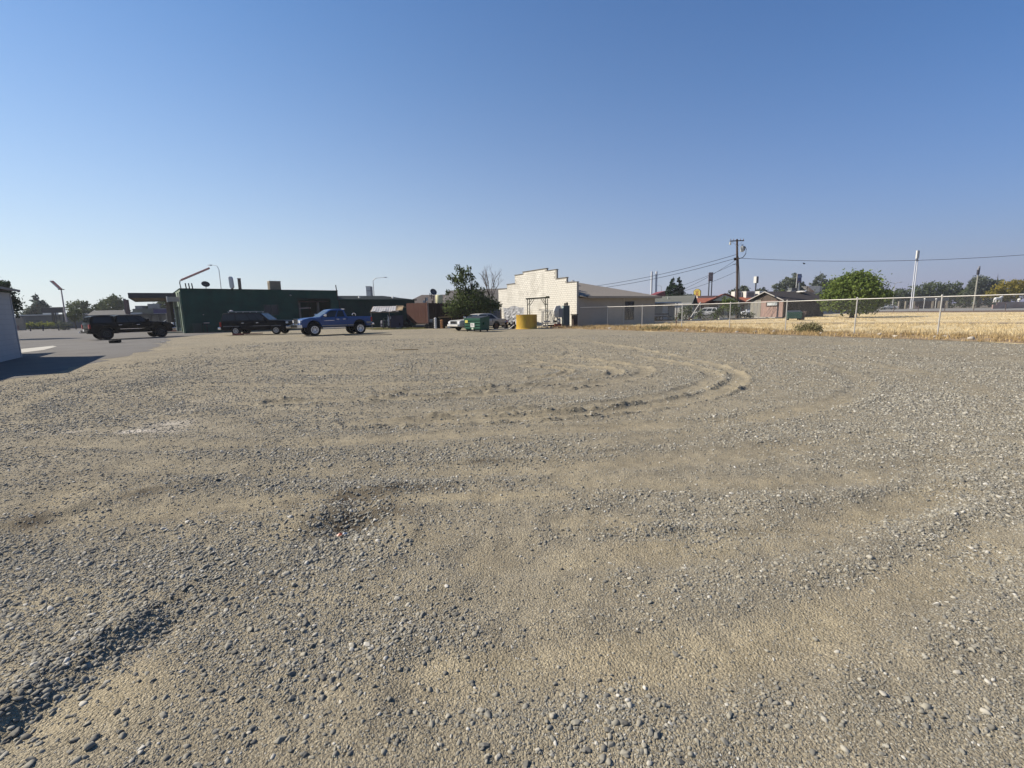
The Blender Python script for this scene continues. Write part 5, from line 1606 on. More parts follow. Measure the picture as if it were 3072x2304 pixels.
litter('rubber_strip', 'long black rubber strip lying on the far gravel before the tyres', 'litter', B().bar((-1.9, 0, .02), (1.6, .25, .025), .1, .03), blackp, (-10.6, 34.5, .01))
can = thing('crushed_packet', 'small crushed orange and white packet among stones of the hole', 'litter', (-1.24, 3.04, float(hgt(np.array([-1.24]), np.array([3.04]))[0]) + .015), .5)
B().add([(-.02, -.01, 0), (.01, -.014, .004), (.016, .006, .013), (-.006, .013, .009), (-.002, 0, .018), (-.024, .008, .003)], [(0, 1, 4), (1, 2, 4), (2, 3, 4), (3, 5, 4), (5, 0, 4), (0, 5, 3, 2, 1)]).build('orange_part', M('orange foil', (0.62, 0.16, 0.08), .4, .15, 30), can)
B().add([(.014, -.01, .002), (.045, -.007, 0), (.05, .007, .006), (.02, .01, .01), (.03, 0, .014)], [(0, 1, 4), (1, 2, 4), (2, 3, 4), (3, 0, 4), (0, 3, 2, 1)]).build('silver_part', M('silver foil', (0.6, 0.62, 0.64), .3, .1, 30), can)
# ------------------------------------------------------------------ trees and shrubs
def leafcloud(blobs, n, size, per=14, spread=.16, flat=0.0, hang=0.0, shell=.5):
    """leaf quads scattered in clumps through ellipsoids (cx,cy,cz,rx,ry,rz)"""
    bl = np.array(blobs, float)
    vol = bl[:, 3] * bl[:, 4] * bl[:, 5]
    nc = max(1, n // per)
    pick = rng.choice(len(bl), nc, p=(vol ** .75) / (vol ** .75).sum())
    d = rng.normal(size=(nc, 3))
    d /= np.linalg.norm(d, axis=1)[:, None]
    r = shell + (1 - shell) * rng.random(nc) ** .7
    c = bl[pick, :3] + d * bl[pick, 3:] * r[:, None]
    tone = rng.random(nc)
    c = np.repeat(c, per, 0)
    sp = np.repeat(bl[pick, 3:].mean(1), per)
    p = c + rng.normal(size=c.shape) * (sp * spread)[:, None]
    p[:, 2] -= np.abs(rng.normal(size=len(p))) * hang
    m = len(p)
    a = rng.normal(size=(m, 3))
    a[:, 2] *= (1 - flat)
    a /= np.linalg.norm(a, axis=1)[:, None]
    b = rng.normal(size=(m, 3))
    b = np.cross(a, b)
    b /= np.linalg.norm(b, axis=1)[:, None]
    s = size * rng.uniform(.55, 1.35, m)[:, None]
    v = np.stack([p - a * s, p - b * s * .55, p + a * s, p + b * s * .55], 1).reshape(-1, 3)
    f = np.arange(m * 4).reshape(-1, 4)
    t = np.clip(np.repeat(np.repeat(tone, per) * .6 + rng.random(m) * .4, 4), 0, 1)
    return v, f, t

GREENS = {
    'dark': leafmat('dark leaf', (0.02912, 0.04704, 0.02016), (0.1176, 0.1456, 0.056)),
    'fresh': leafmat('fresh leaf', (0.045, 0.076, 0.018), (0.165, 0.21, 0.055)),
    'grey': leafmat('grey green leaf', (0.0504, 0.06496, 0.04704), (0.1344, 0.1512, 0.1064)),
    'hedge': leafmat('hedge leaf', (0.0336, 0.05152, 0.02464), (0.1176, 0.14, 0.0672)),
    'yellow': leafmat('autumn leaf', (0.084, 0.0784, 0.0168), (0.2576, 0.2128, 0.0448)),
    'conifer': leafmat('conifer needles', (0.0112, 0.02464, 0.01344), (0.0392, 0.0672, 0.0336)),
    'bluefir': leafmat('blue green needles', (0.0392, 0.0616, 0.0504), (0.1008, 0.1344, 0.112)),
    'palm': leafmat('palm frond', (0.0224, 0.0392, 0.01568), (0.0784, 0.1064, 0.0392)),
}
barkm = M('bark', (0.085, 0.065, 0.05), .95, .3, 6)

def limbs(b, base, h, r, blobs, n=7):
    b.tube([base, (base[0] + .03 * h, base[1], base[2] + h * .4), (base[0], base[1] + .02 * h, base[2] + h * .75)], [r, r * .8, r * .6], 8)
    top = Vector((base[0], base[1] + .02 * h, base[2] + h * .72))
    for k in range(n):
        q = blobs[k % len(blobs)]
        e = Vector((q[0] + random.uniform(-.6, .6) * q[3], q[1] + random.uniform(-.6, .6) * q[4], q[2] + random.uniform(-.3, .6) * q[5]))
        s = Vector(base).lerp(top, random.uniform(.6, 1))
        mid = s.lerp(e, .5) + Vector((random.uniform(-.2, .2), random.uniform(-.2, .2), .25))
        b.tube([s, mid, e], [r * .45, r * .28, r * .08], 6)

def tree(name, label, loc, h, r, blobs, n, size, green, group=None, cat='tree', per=14, nl=7, **kw):
    t = thing(name, label, cat, loc, 0, group)
    b = B()
    limbs(b, (0, 0, -.05), h, r, blobs, nl)
    b.build('trunk', barkm, t)
    v, f, tn = leafcloud(blobs, n, size, per, **kw)
    npobj('crown', v, f, GREENS[green], t, attrs={'tone': ('POINT', tn)})
    return t

# broad-leaved tree by the tyre yard
tree('yard_tree', 'dark leafy tree with open ragged top by the board fence', (-4.0, 47.2, 0), 2.6, .2,
     [(-.1, 0, 2.5, 2.1, 1.6, .95), (-1.5, 0, 2.2, 1.3, 1.2, .75), (1.5, 0, 2.3, 1.35, 1.2, .7), (-.7, 0, 3.5, 1.0, 1.0, .7), (.5, 0, 3.5, .95, 1, .6), (-1.0, 0, 4.7, .85, .9, .6), (-1.75, 0, 5.1, .5, .5, .4), (-.55, 0, 5.5, .7, .7, .5),
      (-1.1, .2, 6.05, .4, .4, .35), (.2, 0, 5.2, .45, .5, .4), (-2.35, 0, 3.7, .3, .3, .25), (2.5, 0, 2.3, .6, .6, .3), (-.1, 0, 6.0, .25, .3, .2), (.55, .1, 4.4, .35, .4, .3)], 6800, .12, 'dark', per=9, nl=14, spread=.22, hang=.1, shell=.35)
# bare tree beside it
t = thing('bare_tree', 'leafless grey tree with fine upright twigs right of leafy tree', 'tree', (-2.4, 48.6, 0))
bt = B()
def branch(p, d, l, r, depth):
    q = p + d * l
    m_ = p.lerp(q, .5) + Vector((random.uniform(-.06, .06), random.uniform(-.06, .06), 0)) * l
    bt.tube([p, m_, q], [r, r * .85, r * .65], 5 if depth < 3 else 4, cap=False)
    if depth >= 5:
        return
    for k in range(3 if depth < 3 else 2):
        nd = (d + Vector((random.uniform(-.55, .55), random.uniform(-.5, .5), random.uniform(0.0, .35)))).normalized()
        branch(q, nd, l * random.uniform(.62, .85), r * .6, depth + 1)
branch(Vector((0, 0, 0)), Vector((.02, 0, 1)), 1.9, .11, 0)
bt.build('branches', M('grey twig', (0.16, 0.13, 0.11), .9, .2), t)
# round tree in the field
rb_ = [(0, 0, 3.0, 3.5, 3.3, 1.9), (.3, 0, 4.0, 2.5, 2.4, 1.55), (-1.9, .2, 2.5, 1.7, 1.7, 1.35), (2.3, -.2, 2.5, 1.6, 1.7, 1.3), (.2, 0, 4.9, 1.3, 1.3, .8), (-2.6, 0, 1.7, 1.1, 1.1, .8), (2.4, 0, 1.6, 1.2, 1.2, .9), (0, -1.2, 1.7, 2.6, 1.5, 1.0), (-.9, 0, 4.5, 1.2, 1.2, .9), (1.3, 0, 4.6, 1.0, 1.1, .8), (-3.0, 0, 2.5, .6, .6, .5), (3.0, 0, 2.9, .6, .6, .5), (2.4, 0, 3.7, .6, .6, .5), (-2.1, 0, 3.8, .6, .6, .45), (.6, 0, 5.4, .5, .5, .35)]
tree('round_tree', 'big round bright green tree standing alone in the dry field', (42.2, 57.0, 0), 2.4, .28, rb_, 13000, .15, 'fresh', per=11, nl=14, spread=.15, hang=.1, shell=.5)
# far trees, left
tree('shade_tree', 'dark tree rising behind the white building at the left edge', (-45.3, 40.5, 0), 3.0, .22, [(0, 0, 3.2, 2.0, 1.8, 1.5), (-.8, 0, 4.8, 1.5, 1.5, 1.0), (.9, 0, 4.1, .9, .9, .8), (1.0, 0, 2.6, .8, .8, .8), (-.9, 0, 5.6, 1.0, 1, .6), (1.7, 0, 3.2, .8, .8, .9), (1.4, 0, 4.6, .6, .6, .5)], 5200, .14, 'conifer', per=10, shell=.2)
def conifer(name, label, loc, h, r, green='conifer', n=2600, tiers=11, size=.24, group=None, droop=.12, lean=.8):
    t = thing(name, label, 'tree', loc, 0, group)
    b = B()
    b.tube([(0, 0, -.05), (0, 0, h * .55), (0, 0, h * .97)], [r * .08, r * .05, .02], 7)
    bl = []
    for k in range(tiers):
        f = k / (tiers - 1)
        z = h * (.12 + .86 * f)
        rr0 = r * (1 - f) ** lean + .05
        for j in range(max(1, int(6 * (1 - f)) + 2)):
            a = random.random() * 6.28
            x, y = rr0 * .55 * math.cos(a), rr0 * .55 * math.sin(a)
            bl.append((x, y, z - droop * rr0, rr0 * .5 + .04, rr0 * .5 + .04, h * .055))
            b.tube([(0, 0, z), (x * 1.6, y * 1.6, z - droop * rr0)], [.03, .012], 4, cap=False)
    b.build('trunk', barkm, t)
    v, f, tn = leafcloud(bl, n, size, 10, .3, shell=.2)
    npobj('crown', v, f, GREENS[green], t, attrs={'tone': ('POINT', tn)})
    return t
conifer('tall_conifer', 'tall pointed conifer behind the long grey building', (-117, 115, 0), 9.0, 4.0, 'bluefir', 3000, 10, .38)
tree('thin_tree', 'sparse thin tree between the white building and tall conifer', (-116.5, 113, 0), 3.2, .15, [(0, 0, 4.2, 1.6, 1.4, 1.1), (-2.5, 0, 3.6, 1.5, 1, .7), (1, 0, 5.1, .7, .6, .5)], 380, .26, 'grey')
tree('broad_tree', 'broad tree left of the metal awning roof', (-103.2, 112, 0), 2.6, .3, [(-1.2, 0, 4.6, 2.0, 1.8, 1.5), (.2, 0, 5.5, 1.2, 1, .9), (2.6, 0, 3.9, 1.9, 1.5, 1.0), (3.2, 0, 4.7, .8, .8, .6), (-.5, 0, 2.8, 2.4, 1.8, 1.2)], 2200, .27, 'hedge')
tree('broad_tree', 'rounded tree above the middle of the metal awning roof', (-96.0, 112, 0), 3.0, .3, [(0, 0, 5.0, 2.9, 2.2, 1.6), (.8, 0, 6.4, 1.7, 1.5, .9), (-1.8, 0, 4.6, 1.4, 1.4, 1.1), (2.2, 0, 4.9, 1.3, 1.3, 1.0)], 2400, .27, 'hedge')
tree('young_tree', 'small loose tree in front of the grey building wall', (-79.2, 84, 0), 1.8, .1, [(0, 0, 2.5, 1.4, 1.2, 1.0), (-.7, 0, 3.4, .9, .8, .6), (.9, 0, 3.2, .7, .7, .5)], 900, .17, 'hedge')
tree('broad_tree', 'tree showing behind the canopy column above the purple shop', (-83.5, 112, 0), 2.8, .25, [(0, 0, 4.4, 2.4, 2, 1.3), (1.4, 0, 5.2, 1.2, 1.2, .7), (-4.4, 0, 4.0, 1.2, 1, .7)], 1400, .27, 'hedge')
# far trees, right
t = conifer('twin_conifer', 'dense dark twin topped conifer behind the grey green house', (32.2, 92, 0), 8.1, 2.1, 'conifer', 7000, 13, .2, droop=.02, lean=.7)
for o in list(conifer('tmp', 'x x x x', (33.4, 92, 0), 7.7, 1.9, 'conifer', 6000, 13, .2, droop=.02, lean=.7).children):
    nm = 'trunk' if o.name.startswith('trunk') else 'crown'
    o.parent = t
    o.location = (1.25, .0, 0)
bpy.data.objects.remove(bpy.data.objects['tmp'])
tree('eucalyptus', 'wide grey green eucalyptus behind the blue pole sign', (90.5, 150, 0), 6, .5, [(-.4, 0, 8.2, 3.6, 2.5, 2.0), (1.2, 0, 10.6, 1.6, 1.5, 1.3), (-3.5, 0, 7.5, 2.0, 2, 1.4), (2.6, 0, 7.2, 2.2, 2, 1.7), (-1.4, 0, 9.6, 1.6, 1.5, 1.1), (0, 0, 5.4, 4.2, 3, 1.4)], 4000, .32, 'grey')
tree('eucalyptus', 'upright eucalyptus between blue sign and the round field tree', (99.5, 150, 0), 6, .5, [(.2, 0, 9.2, 2.0, 1.8, 2.4), (-1.4, 0, 7.8, 1.6, 1.5, 1.5), (1.4, 0, 7.6, 1.7, 1.5, 1.7), (-2.6, 0, 5.6, 1.5, 1.5, 1.1), (4.8, 0, 8.8, 2.2, 2, 1.2), (0, 0, 5.4, 3, 2.5, 1.2)], 3200, .32, 'grey')
tree('far_tree', 'low dark tree behind the motel rooftop coolers', (62.8, 126, 0), 3.5, .3, [(0, 0, 5.6, 1.8, 1.5, 1.5), (-2.2, 0, 5.2, 1.3, 1.3, 1.2), (2.2, 0, 5.0, 1.3, 1.3, 1.1), (.3, 0, 6.5, 1.2, 1.2, .7)], 1900, .27, 'grey')
tree('far_tree', 'small rounded dark tree right of the white pole sign', (70.2, 130, 0), 3.5, .25, [(0, 0, 5.6, 1.4, 1.4, 1.3), (-.8, 0, 5.0, 1, 1, 1), (.9, 0, 5, 1, 1, 1)], 1200, .27, 'grey')
tree('palm_shrub_tree', 'dark bushy palm top just behind the board shed roof', (62.0, 106, 0), 3.6, .25, [(0, 0, 4.3, 1.4, 1.3, .75), (-1.2, 0, 4.0, 1, 1, .5), (1.2, 0, 4.0, 1, 1, .55)], 900, .27, 'dark')
tree('far_tree', 'low dark tree between the twin conifer and the yellow sign', (44.0, 118, 0), 2.5, .25, [(0, 0, 4.1, 1.7, 1.5, 1.0), (1.7, 0, 4.4, 1.2, 1.2, .8), (-1.4, 0, 3.6, 1.2, 1.2, .8)], 900, .26, 'hedge')
tree('dome_tree', 'rounded tree behind the tall lamp sign at the right', (162.0, 160, 0), 5, .5, [(-.5, 0, 8.4, 2.6, 2.4, 2.2), (-2.4, 0, 7.4, 1.9, 1.8, 1.6), (1.8, 0, 7.6, 2.1, 2, 1.7), (-3.4, 0, 4.8, 2, 2, 1.3), (.5, 0, 5, 3.2, 2.6, 1.8)], 3200, .36, 'grey')
conifer('cedar', 'spreading blue green cedar right of the rounded tree', (167.4, 160, 0), 11.6, 4.6, 'bluefir', 2600, 9, .42, droop=.0)
tree('autumn_tree', 'yellowing broad tree above the pink wall at the right edge', (129.5, 121, 0), 2.5, .4, [(0, 0, 5.0, 2.8, 2.4, 1.7), (2.6, 0, 5.9, 2.2, 2, 1.3), (-2.8, 0, 4.2, 1.9, 1.8, 1.2), (4.6, 0, 5.2, 2.2, 2, 1.7), (-4.8, 0, 3.3, 1.6, 1.6, .9), (1, 0, 3.4, 4.5, 2.6, 1.2)], 4600, .25, 'yellow')
# the hedge belt of trees along the road
hb_l = ['first', 'second', 'third', 'fourth', 'fifth', 'sixth', 'seventh']
for k, (x, y, rx, h) in enumerate(((139, 172, 4.6, 6.7), (144.5, 172, 4.2, 7.0), (150, 171, 4.8, 8.9), (155.5, 170, 4.4, 9.6), (160.5, 169, 4.4, 9.5), (163.5, 166, 3.6, 6.8), (133.5, 173, 4, 6.2))):
    j = [(0, 0, h * .72, rx * .8, 2.6, h * .27), (-rx * .4, 0, h * .55, rx * .6, 2.4, h * .3), (rx * .45, 0, h * .5, rx * .6, 2.4, h * .3), (0, -.8, h * .25, rx * .95, 2.4, h * .3), (random.uniform(-1, 1), 0, h * .88, rx * .4, 2, h * .12)]
    tree('belt_tree', ['low tree beside the twin headed lamp in the belt across the road', 'tree just left of the tall white sign in the road belt', 'tree at the foot of the tall white sign in the road belt', 'highest rounded tree of the belt across the road', 'tree right of the highest one in the belt across the road',
                       'low end tree of the belt before the gap', 'leftmost belt tree, hidden partly by the round field tree'][k], (x, y, 0), h * .35, .3, j, 2300, .34, 'hedge', 'trees along the far road', spread=.18)
def shrub(name, label, loc, blobs, n, size, green, group=None):
    t = thing(name, label, 'shrub', loc, 0, group)
    b = B()
    for k in range(5):
        q = blobs[k % len(blobs)]
        b.tube([(random.uniform(-.1, .1), 0, -.02), (q[0] * .5, q[1], q[2] * .6), (q[0], q[1], q[2])], [.05, .035, .015], 5)
    b.build('stems', barkm, t)
    v, f, tn = leafcloud(blobs, n, size, 10, .2)
    npobj('foliage', v, f, GREENS[green], t, attrs={'tone': ('POINT', tn)})
    return t
def palm(label, loc, h, r, n=26):
    t = thing('sago_palm', label, 'palm', loc, 0, 'palms along the driveway')
    B().tube([(0, 0, -.02), (.02, 0, h * .5), (0, 0, h)], [.2, .17, .15], 8).build('trunk', barkm, t)
    V = []
    for k in range(n):
        a = k * 2.4
        el = R(75) - R(75) * (k / n) * 1.25
        l = r * random.uniform(.85, 1.1)
        prev = None
        for j in range(6):
            f = j / 5
            d = l * f
            p = np.array([math.cos(a) * d * math.cos(el), math.sin(a) * d * math.cos(el), h + d * math.sin(el) - .45 * l * f * f])
            if prev is not None:
                c = (p + prev) / 2
                side = np.array([-math.sin(a), math.cos(a), -.25]) * l * .2 * (1 - f * .7)
                fw = (p - prev)
                for sg in (-1, 1):
                    s2 = np.array([side[0] * sg, side[1] * sg, side[2]])
                    V.append([prev, prev + s2 + fw * .6, prev + s2 + fw * .85, p])
            prev = p
    V = np.array(V).reshape(-1, 3)
    npobj('fronds', V, np.arange(len(V)).reshape(-1, 4), GREENS['palm'], t, attrs={'tone': ('POINT', np.repeat(rng.random(len(V) // 4), 4))})
    return t
palm('sago palm left of the white leaning pipe by grey green house', (22.6, 61.5, 0), .55, 1.25)
palm('wide sago palm right of the white leaning pipe', (25.8, 63.0, 0), .7, 1.45)
palm('sago palm with the fullest head in the middle of the row', (28.6, 63.8, 0), .75, 1.6, 34)
shrub('leafy_shrub', 'tall loose green shrub behind the sago palms by the utility pole', (31.0, 65.5, 0), [(0, 0, 1.9, 1.0, .9, .8), (-.5, 0, 2.6, .6, .6, .5), (.6, 0, 1.3, .9, .8, .7)], 1500, .11, 'fresh')
shrub('leafy_shrub', 'loose shrub at the leaning pipe foot before grey green house', (24.3, 64.0, 0), [(0, 0, 1.1, .9, .8, .7), (.5, 0, 1.7, .5, .5, .4)], 800, .11, 'hedge')
shrub('leafy_shrub', 'low weedy shrub at the foot of the utility pole', (33.3, 65.6, 0), [(0, 0, .5, .8, .6, .4), (.9, .2, .4, .6, .5, .35)], 500, .1, 'hedge')

# ------------------------------------------------------------------ dry grass
def inside(px_, py_, poly):
    r = np.zeros(len(px_), bool)
    for (x0, y0), (x1, y1) in zip(poly, poly[1:] + poly[:1]):
        c = ((y0 > py_) != (y1 > py_)) & (px_ < (x1 - x0) * (py_ - y0) / (y1 - y0 + 1e-12) + x0)
        r ^= c
    return r
FPTS = [(6.75, 44.75), (9.4, 44.7), (11.7, 41.0), (13.9, 37.4), (15.8, 33.2), (17.1, 28.6), (18.5, 24.7), (20.5, 22.0), (22.6, 18.9), (24.8, 15.6)]
def blades(name, poly, n, per, hlo, hhi, wd, m, label, patch=.0, z=.006):
    P_ = np.array(poly)
    X = rng.uniform(P_[:, 0].min(), P_[:, 0].max(), n * 4)
    Y = rng.uniform(P_[:, 1].min(), P_[:, 1].max(), n * 4)
    k = inside(X, Y, poly)
    nn = fbm(X * .8, Y * .8, 3) + .5
    k &= rng.random(len(X)) < np.clip((nn - patch) * 2.6, 0.02, 1)
    X, Y, nn = X[k][:n], Y[k][:n], nn[k][:n]
    h = rng.uniform(hlo, hhi, len(X)) * (.5 + nn)
    X, Y, h = (np.repeat(q, per) for q in (X, Y, h))
    X = X + rng.normal(0, .07, len(X))
    Y = Y + rng.normal(0, .07, len(X))
    h = h * rng.uniform(.5, 1.15, len(X))
    a = rng.uniform(0, 6.283, len(X))
    ln = rng.uniform(.05, .8, len(X))
    b2 = rng.uniform(0, 6.283, len(X))
    dx, dy = np.cos(a) * wd, np.sin(a) * wd
    tx, ty = X + np.cos(b2) * ln * h, Y + np.sin(b2) * ln * h
    zz = np.full(len(X), z - .01)
    v = np.stack([np.stack([X - dx, Y - dy, zz], 1), np.stack([X + dx, Y + dy, zz], 1), np.stack([tx, ty, zz + h], 1)], 1).reshape(-1, 3)
    o = npobj(name, v, np.arange(len(v)).reshape(-1, 3), m, attrs={'tone': ('POINT', np.repeat(rng.random(len(X)), 3))})
    return tag(o, label, 'grass', None, 'stuff')
straw = leafmat('straw', (0.38, 0.29, 0.155), (0.68, 0.56, 0.33), 1.2, .25)
brownst = leafmat('brown weeds', (0.17, 0.12, 0.065), (0.56, 0.42, 0.21), 1.5, .2)
verge = [(3.4, 41.2), (5.5, 39.2), (7.0, 36.2), (9.2, 33.2), (11.2, 30.2), (13.4, 27.1), (15.2, 23.9), (16.6, 21.1), (18.0, 18.4), (19.4, 15.4), (21.6, 11), (26, 14), (23.4, 18.9), (21.4, 22), (19.3, 24.9), (18.0, 28.7), (16.6, 33.4), (14.6, 37.8), (12.4, 41.4), (9.8, 45.2), (6.4, 44.3), (4.2, 43.4)]
sheet('verge', verge, .012, M('verge soil', (0.36, 0.27, 0.165), .95, .4, 1.6, .8, 12, grime=(.22, .15, .1)), jit=.25, step=.6, label='brown weedy verge between gravel and fence')
blades('dry_weeds', verge, 3400, 9, .05, .27, .013, brownst, 'tangled brown and golden dry weeds along the chain link fence', .22)
mid_ = [(12.4, 41.4), (14.6, 37.8), (16.6, 33.4), (18.0, 28.7), (19.3, 24.9), (23.4, 18.9), (30, 8), (46, 20), (36, 31.5), (26.8, 40.2), (20, 45.6), (16.5, 48.5), (11, 45.4)]
blades('dry_grass', mid_, 4200, 7, .07, .24, .014, straw, 'pale golden dry grass right behind the chain link fence', .28)
far_ = [(17, 52.5), (28, 43.9), (38, 35), (52, 20), (76, 60), (70, 82), (58, 80), (44, 72), (36.5, 60.5), (28, 58), (22, 55)]
blades('mown_grass', far_, 4000, 5, .06, .15, .022, straw, 'short pale mown grass in the far part of the field', .34)
bt_g = leafmat('olive weeds', (0.10, 0.095, 0.05), (0.24, 0.22, 0.11), 2, .2)
mound = thing('weed_mound', 'grey green mound of dry weeds at the fence right of dumpster', 'weeds', (17.3, 26.7, 0))
v, f, tn = leafcloud([(0, 0, .18, .75, .6, .26), (.3, .1, .3, .45, .4, .16)], 2200, .045, 10, .25)
npobj('twigs', v, f, bt_g, mound, attrs={'tone': ('POINT', tn)})
mound2 = thing('weed_mound', 'low green brown weed clump at the gravel edge under grey house', 'weeds', (10.9, 33.4, 0))
v, f, tn = leafcloud([(0, 0, .08, .8, .5, .14), (-.9, .3, .08, .5, .4, .12)], 1500, .045, 10, .25)
npobj('twigs', v, f, bt_g, mound2, attrs={'tone': ('POINT', tn)})
gw = [(-16.2, 50.8), (-13.6, 47.1), (-11.2, 47.4), (-9.6, 46.6), (-8.4, 46.6), (-9.0, 48.1), (-11.2, 49.9), (-13, 51.4)]
blades('green_weeds', gw, 900, 8, .05, .2, .014, leafmat('green weeds', (0.13, 0.13, 0.05), (0.30, 0.28, 0.12), 1.2, .25), 'sparse green weeds at the foot of shelter and gate', .2, .01)
# pale stones and rubble on the verge
vst = [(17.0, 24.0), (18.9, 20.4), (19.6, 20.6), (16.9, 25.0), (15.6, 27.2), (13.9, 28.2), (12.6, 30.0), (11.3, 32.0), (10.0, 34.4), (9.0, 35.4), (8.0, 37.2), (16.2, 27.9), (20.4, 17.6), (21.3, 15.6), (18.2, 22.6), (6.6, 39.6), (14.6, 27.4), (17.8, 21.2), (12.2, 31.8), (19.0, 18.9)]
pstone = M('pale rubble', (0.46, 0.42, 0.36), .9, .2, 4)
pmesh = []
for k in range(5):
    pmesh.append(npmesh('rubble_stone', stone_shape(v2_, .7, 400 + k), f2_, pstone, smooth=False))
fld = bpy.data.objects['dry_grass_field']
for k, (x, y) in enumerate(vst):
    s = random.uniform(.08, .2)
    inst('stone', pmesh[k % 5], fld, (x, y, .006 + s * .3), (0, 0, random.random() * 6), (s, s, s))

# ------------------------------------------------------------------ chain link fence
fence = thing('chain_link_fence', 'galvanised chain link fence with top rail along the dry field', 'fence', (6.75, 44.75, 0))
galv = M('fence galvanised', (0.40, 0.39, 0.365), .5, .1, 5, metal=.35)
rel = lambda p: (p[0] - 6.75, p[1] - 44.75)
HF = 1.83
for i, p in enumerate(FPTS[1:]):
    x, y = rel(p)
    B().tube([(x, y, -.1), (x + random.uniform(-.02, .03), y, HF + .03)], .03 if i != 2 else .04, 8).ball((x, y, HF + .05), (.045, .045, .05), 8, 5).build('post', galv, fence, smooth=True)
for p, q in zip(FPTS[:-1], FPTS[1:]):
    a, b_ = rel(p), rel(q)
    B().tube([(*a, HF), (*b_, HF)], .022, 8).build('top_rail', galv, fence, smooth=True)
for p, q in zip(FPTS[:-1], FPTS[1:]):
    a, b_ = Vector((*rel(p), 0)), Vector((*rel(q), 0))
    L = (b_ - a).length
    u = (b_ - a) / L
    W2, pitch, r_ = HF - .03, .085, .0016
    segs = []
    k = -W2
    while k < L:
        for sg in (0, 1):
            x0, x1, z0, z1 = k, k + W2, .02, .02 + W2
            if x0 < 0:
                z0 += -x0
                x0 = 0
            if x1 > L:
                z1 -= x1 - L
                x1 = L
            if x1 - x0 > .02:
                if sg:
                    segs.append((x0, W2 + .04 - z0, x1, W2 + .04 - z1))
                else:
                    segs.append((x0, z0, x1, z1))
        k += pitch
    S_ = np.array(segs)
    p0 = np.stack([a.x + u.x * S_[:, 0], a.y + u.y * S_[:, 0], S_[:, 1]], 1)
    p1 = np.stack([a.x + u.x * S_[:, 2], a.y + u.y * S_[:, 2], S_[:, 3]], 1)
    d = p1 - p0
    d /= np.linalg.norm(d, axis=1)[:, None]
    nrm = np.array([-u.y, u.x, 0.])
    e2 = np.cross(d, nrm)
    ring = [(nrm[None] * math.cos(t_) + e2 * math.sin(t_)) * r_ for t_ in (0, 2.094, 4.189)]
    v = np.stack([p0 + ring[0], p0 + ring[1], p0 + ring[2], p1 + ring[0], p1 + ring[1], p1 + ring[2]], 1).reshape(-1, 3)
    bq = np.array([[0, 1, 4, 3], [1, 2, 5, 4], [2, 0, 3, 5]])
    f = (bq[None] + (np.arange(len(S_)) * 6)[:, None, None]).reshape(-1, 4)
    o = npobj('chain_link', v, f, M('link wire', (0.3, 0.3, 0.29), .6, .1), fence)
    o['kind'] = 'stuff'
t = thing('gate_stub', 'thin rusty post with pale reflector in front of the fence', 'post', (13.3, 37.0, 0))
B().bar((0, 0, -.1), (0, 0, 1.15), .05).build('stake', M('rusty steel', (0.16, 0.07, 0.045), .8, .2), t)
B().box(-.04, .04, -.035, -.026, .85, 1.05).build('reflector', scrap, t)

# ------------------------------------------------------------------ right hand cluster
# grey green house
t = thing('green_roof_house', 'low house with grey green roof and white sunlit end wall', 'house', (27.6, 71.6, 0), R(-28))
wht_w = M('white siding', (0.66, 0.65, 0.61), .8, .06)
B().box(-9, 0, 0, 7, -.1, 2.35).build('wall', M('house grey wall', (0.36, 0.36, 0.34), .85, .1), t)
B().prism([(0, 2.3), (7, 2.3), (3.5, 3.5)], 'x', -.1, .05).build('gable', M('gable slate', (0.06, 0.075, 0.085), .8, .1), t)
B().box(-3.0, -.12, -.04, -.001, .2, 2.22).build('sunlight_patch', wht_w, t)  # sunlit stretch of the grey wall painted in as a whiter patch
B().add([(-9.6, -.25, 2.37), (.5, -.25, 2.37), (.5, 3.5, 3.62), (-7.0, 3.5, 3.62)], [(0, 1, 2, 3)]).add([(-9.6, 7.7, 2.25), (.5, 7.7, 2.25), (.5, 3.5, 3.62), (-7.0, 3.5, 3.62)], [(1, 0, 3, 2)]).add([(-9.6, -.7, 2.25), (-9.6, 7.7, 2.25), (-7.0, 3.5, 3.62)], [(1, 0, 2)]).build('roof', M('grey green shingle', (0.155, 0.16, 0.14), .95, .12, 3, .4, 30), t)
B().box(-9.6, .52, -.3, -.255, 2.24, 2.4).build('eave_board', wht_w, t)
B().bar((.52, -.75, 2.2), (.52, 3.5, 3.58), .05, .16).bar((.52, 7.75, 2.2), (.52, 3.5, 3.58), .05, .16).build('barge_board', M('barge grey', (0.2, 0.2, 0.2), .7), t)
B().box(.051, .08, 1.0, 2.4, .0, 2.0).build('door', M('door grey', (0.24, 0.25, 0.26), .7), t)
B().box(.051, .08, 3.6, 5.0, .9, 1.9).build('window', glz, t)
B().tube([(-3.5, 2, 3.0), (-3.5, 2, 3.5)], .07, 6).build('vent_pipe', scrap, t)
t = thing('low_shop', 'small pale shop front half hidden behind the block building', 'building', (20.2, 66.5, 0), R(20))
B().box(-3.5, 4.2, 0, 5, -.1, 2.3).build('wall', M('beige wall', (0.32, 0.31, 0.28), .85, .15, 1.5), t)
B().box(-3.8, 4.6, -.9, 5, 2.35, 2.55).build('roof', M('blue white roof edge', (0.50, 0.54, 0.56), .7), t)
B().box(-1.5, .5, -.03, -.001, .5, 1.9).build('window', glz, t)
B().box(2.0, 2.9, -.03, -.001, .0, 2.0).build('door', M('door white', (0.55, 0.55, 0.53), .7), t)
for k in range(4):
    B().box(2.95 + .12, 3.15, -.03, -.001, .4 + k * .4, .6 + k * .4).build('small_pane', glz, t)
for x in (-3.2, .3, 3.9):
    B().bar((x, -.8, 0), (x, -.8, 2.35), .1).build('post', MATS['beige wall'], t)
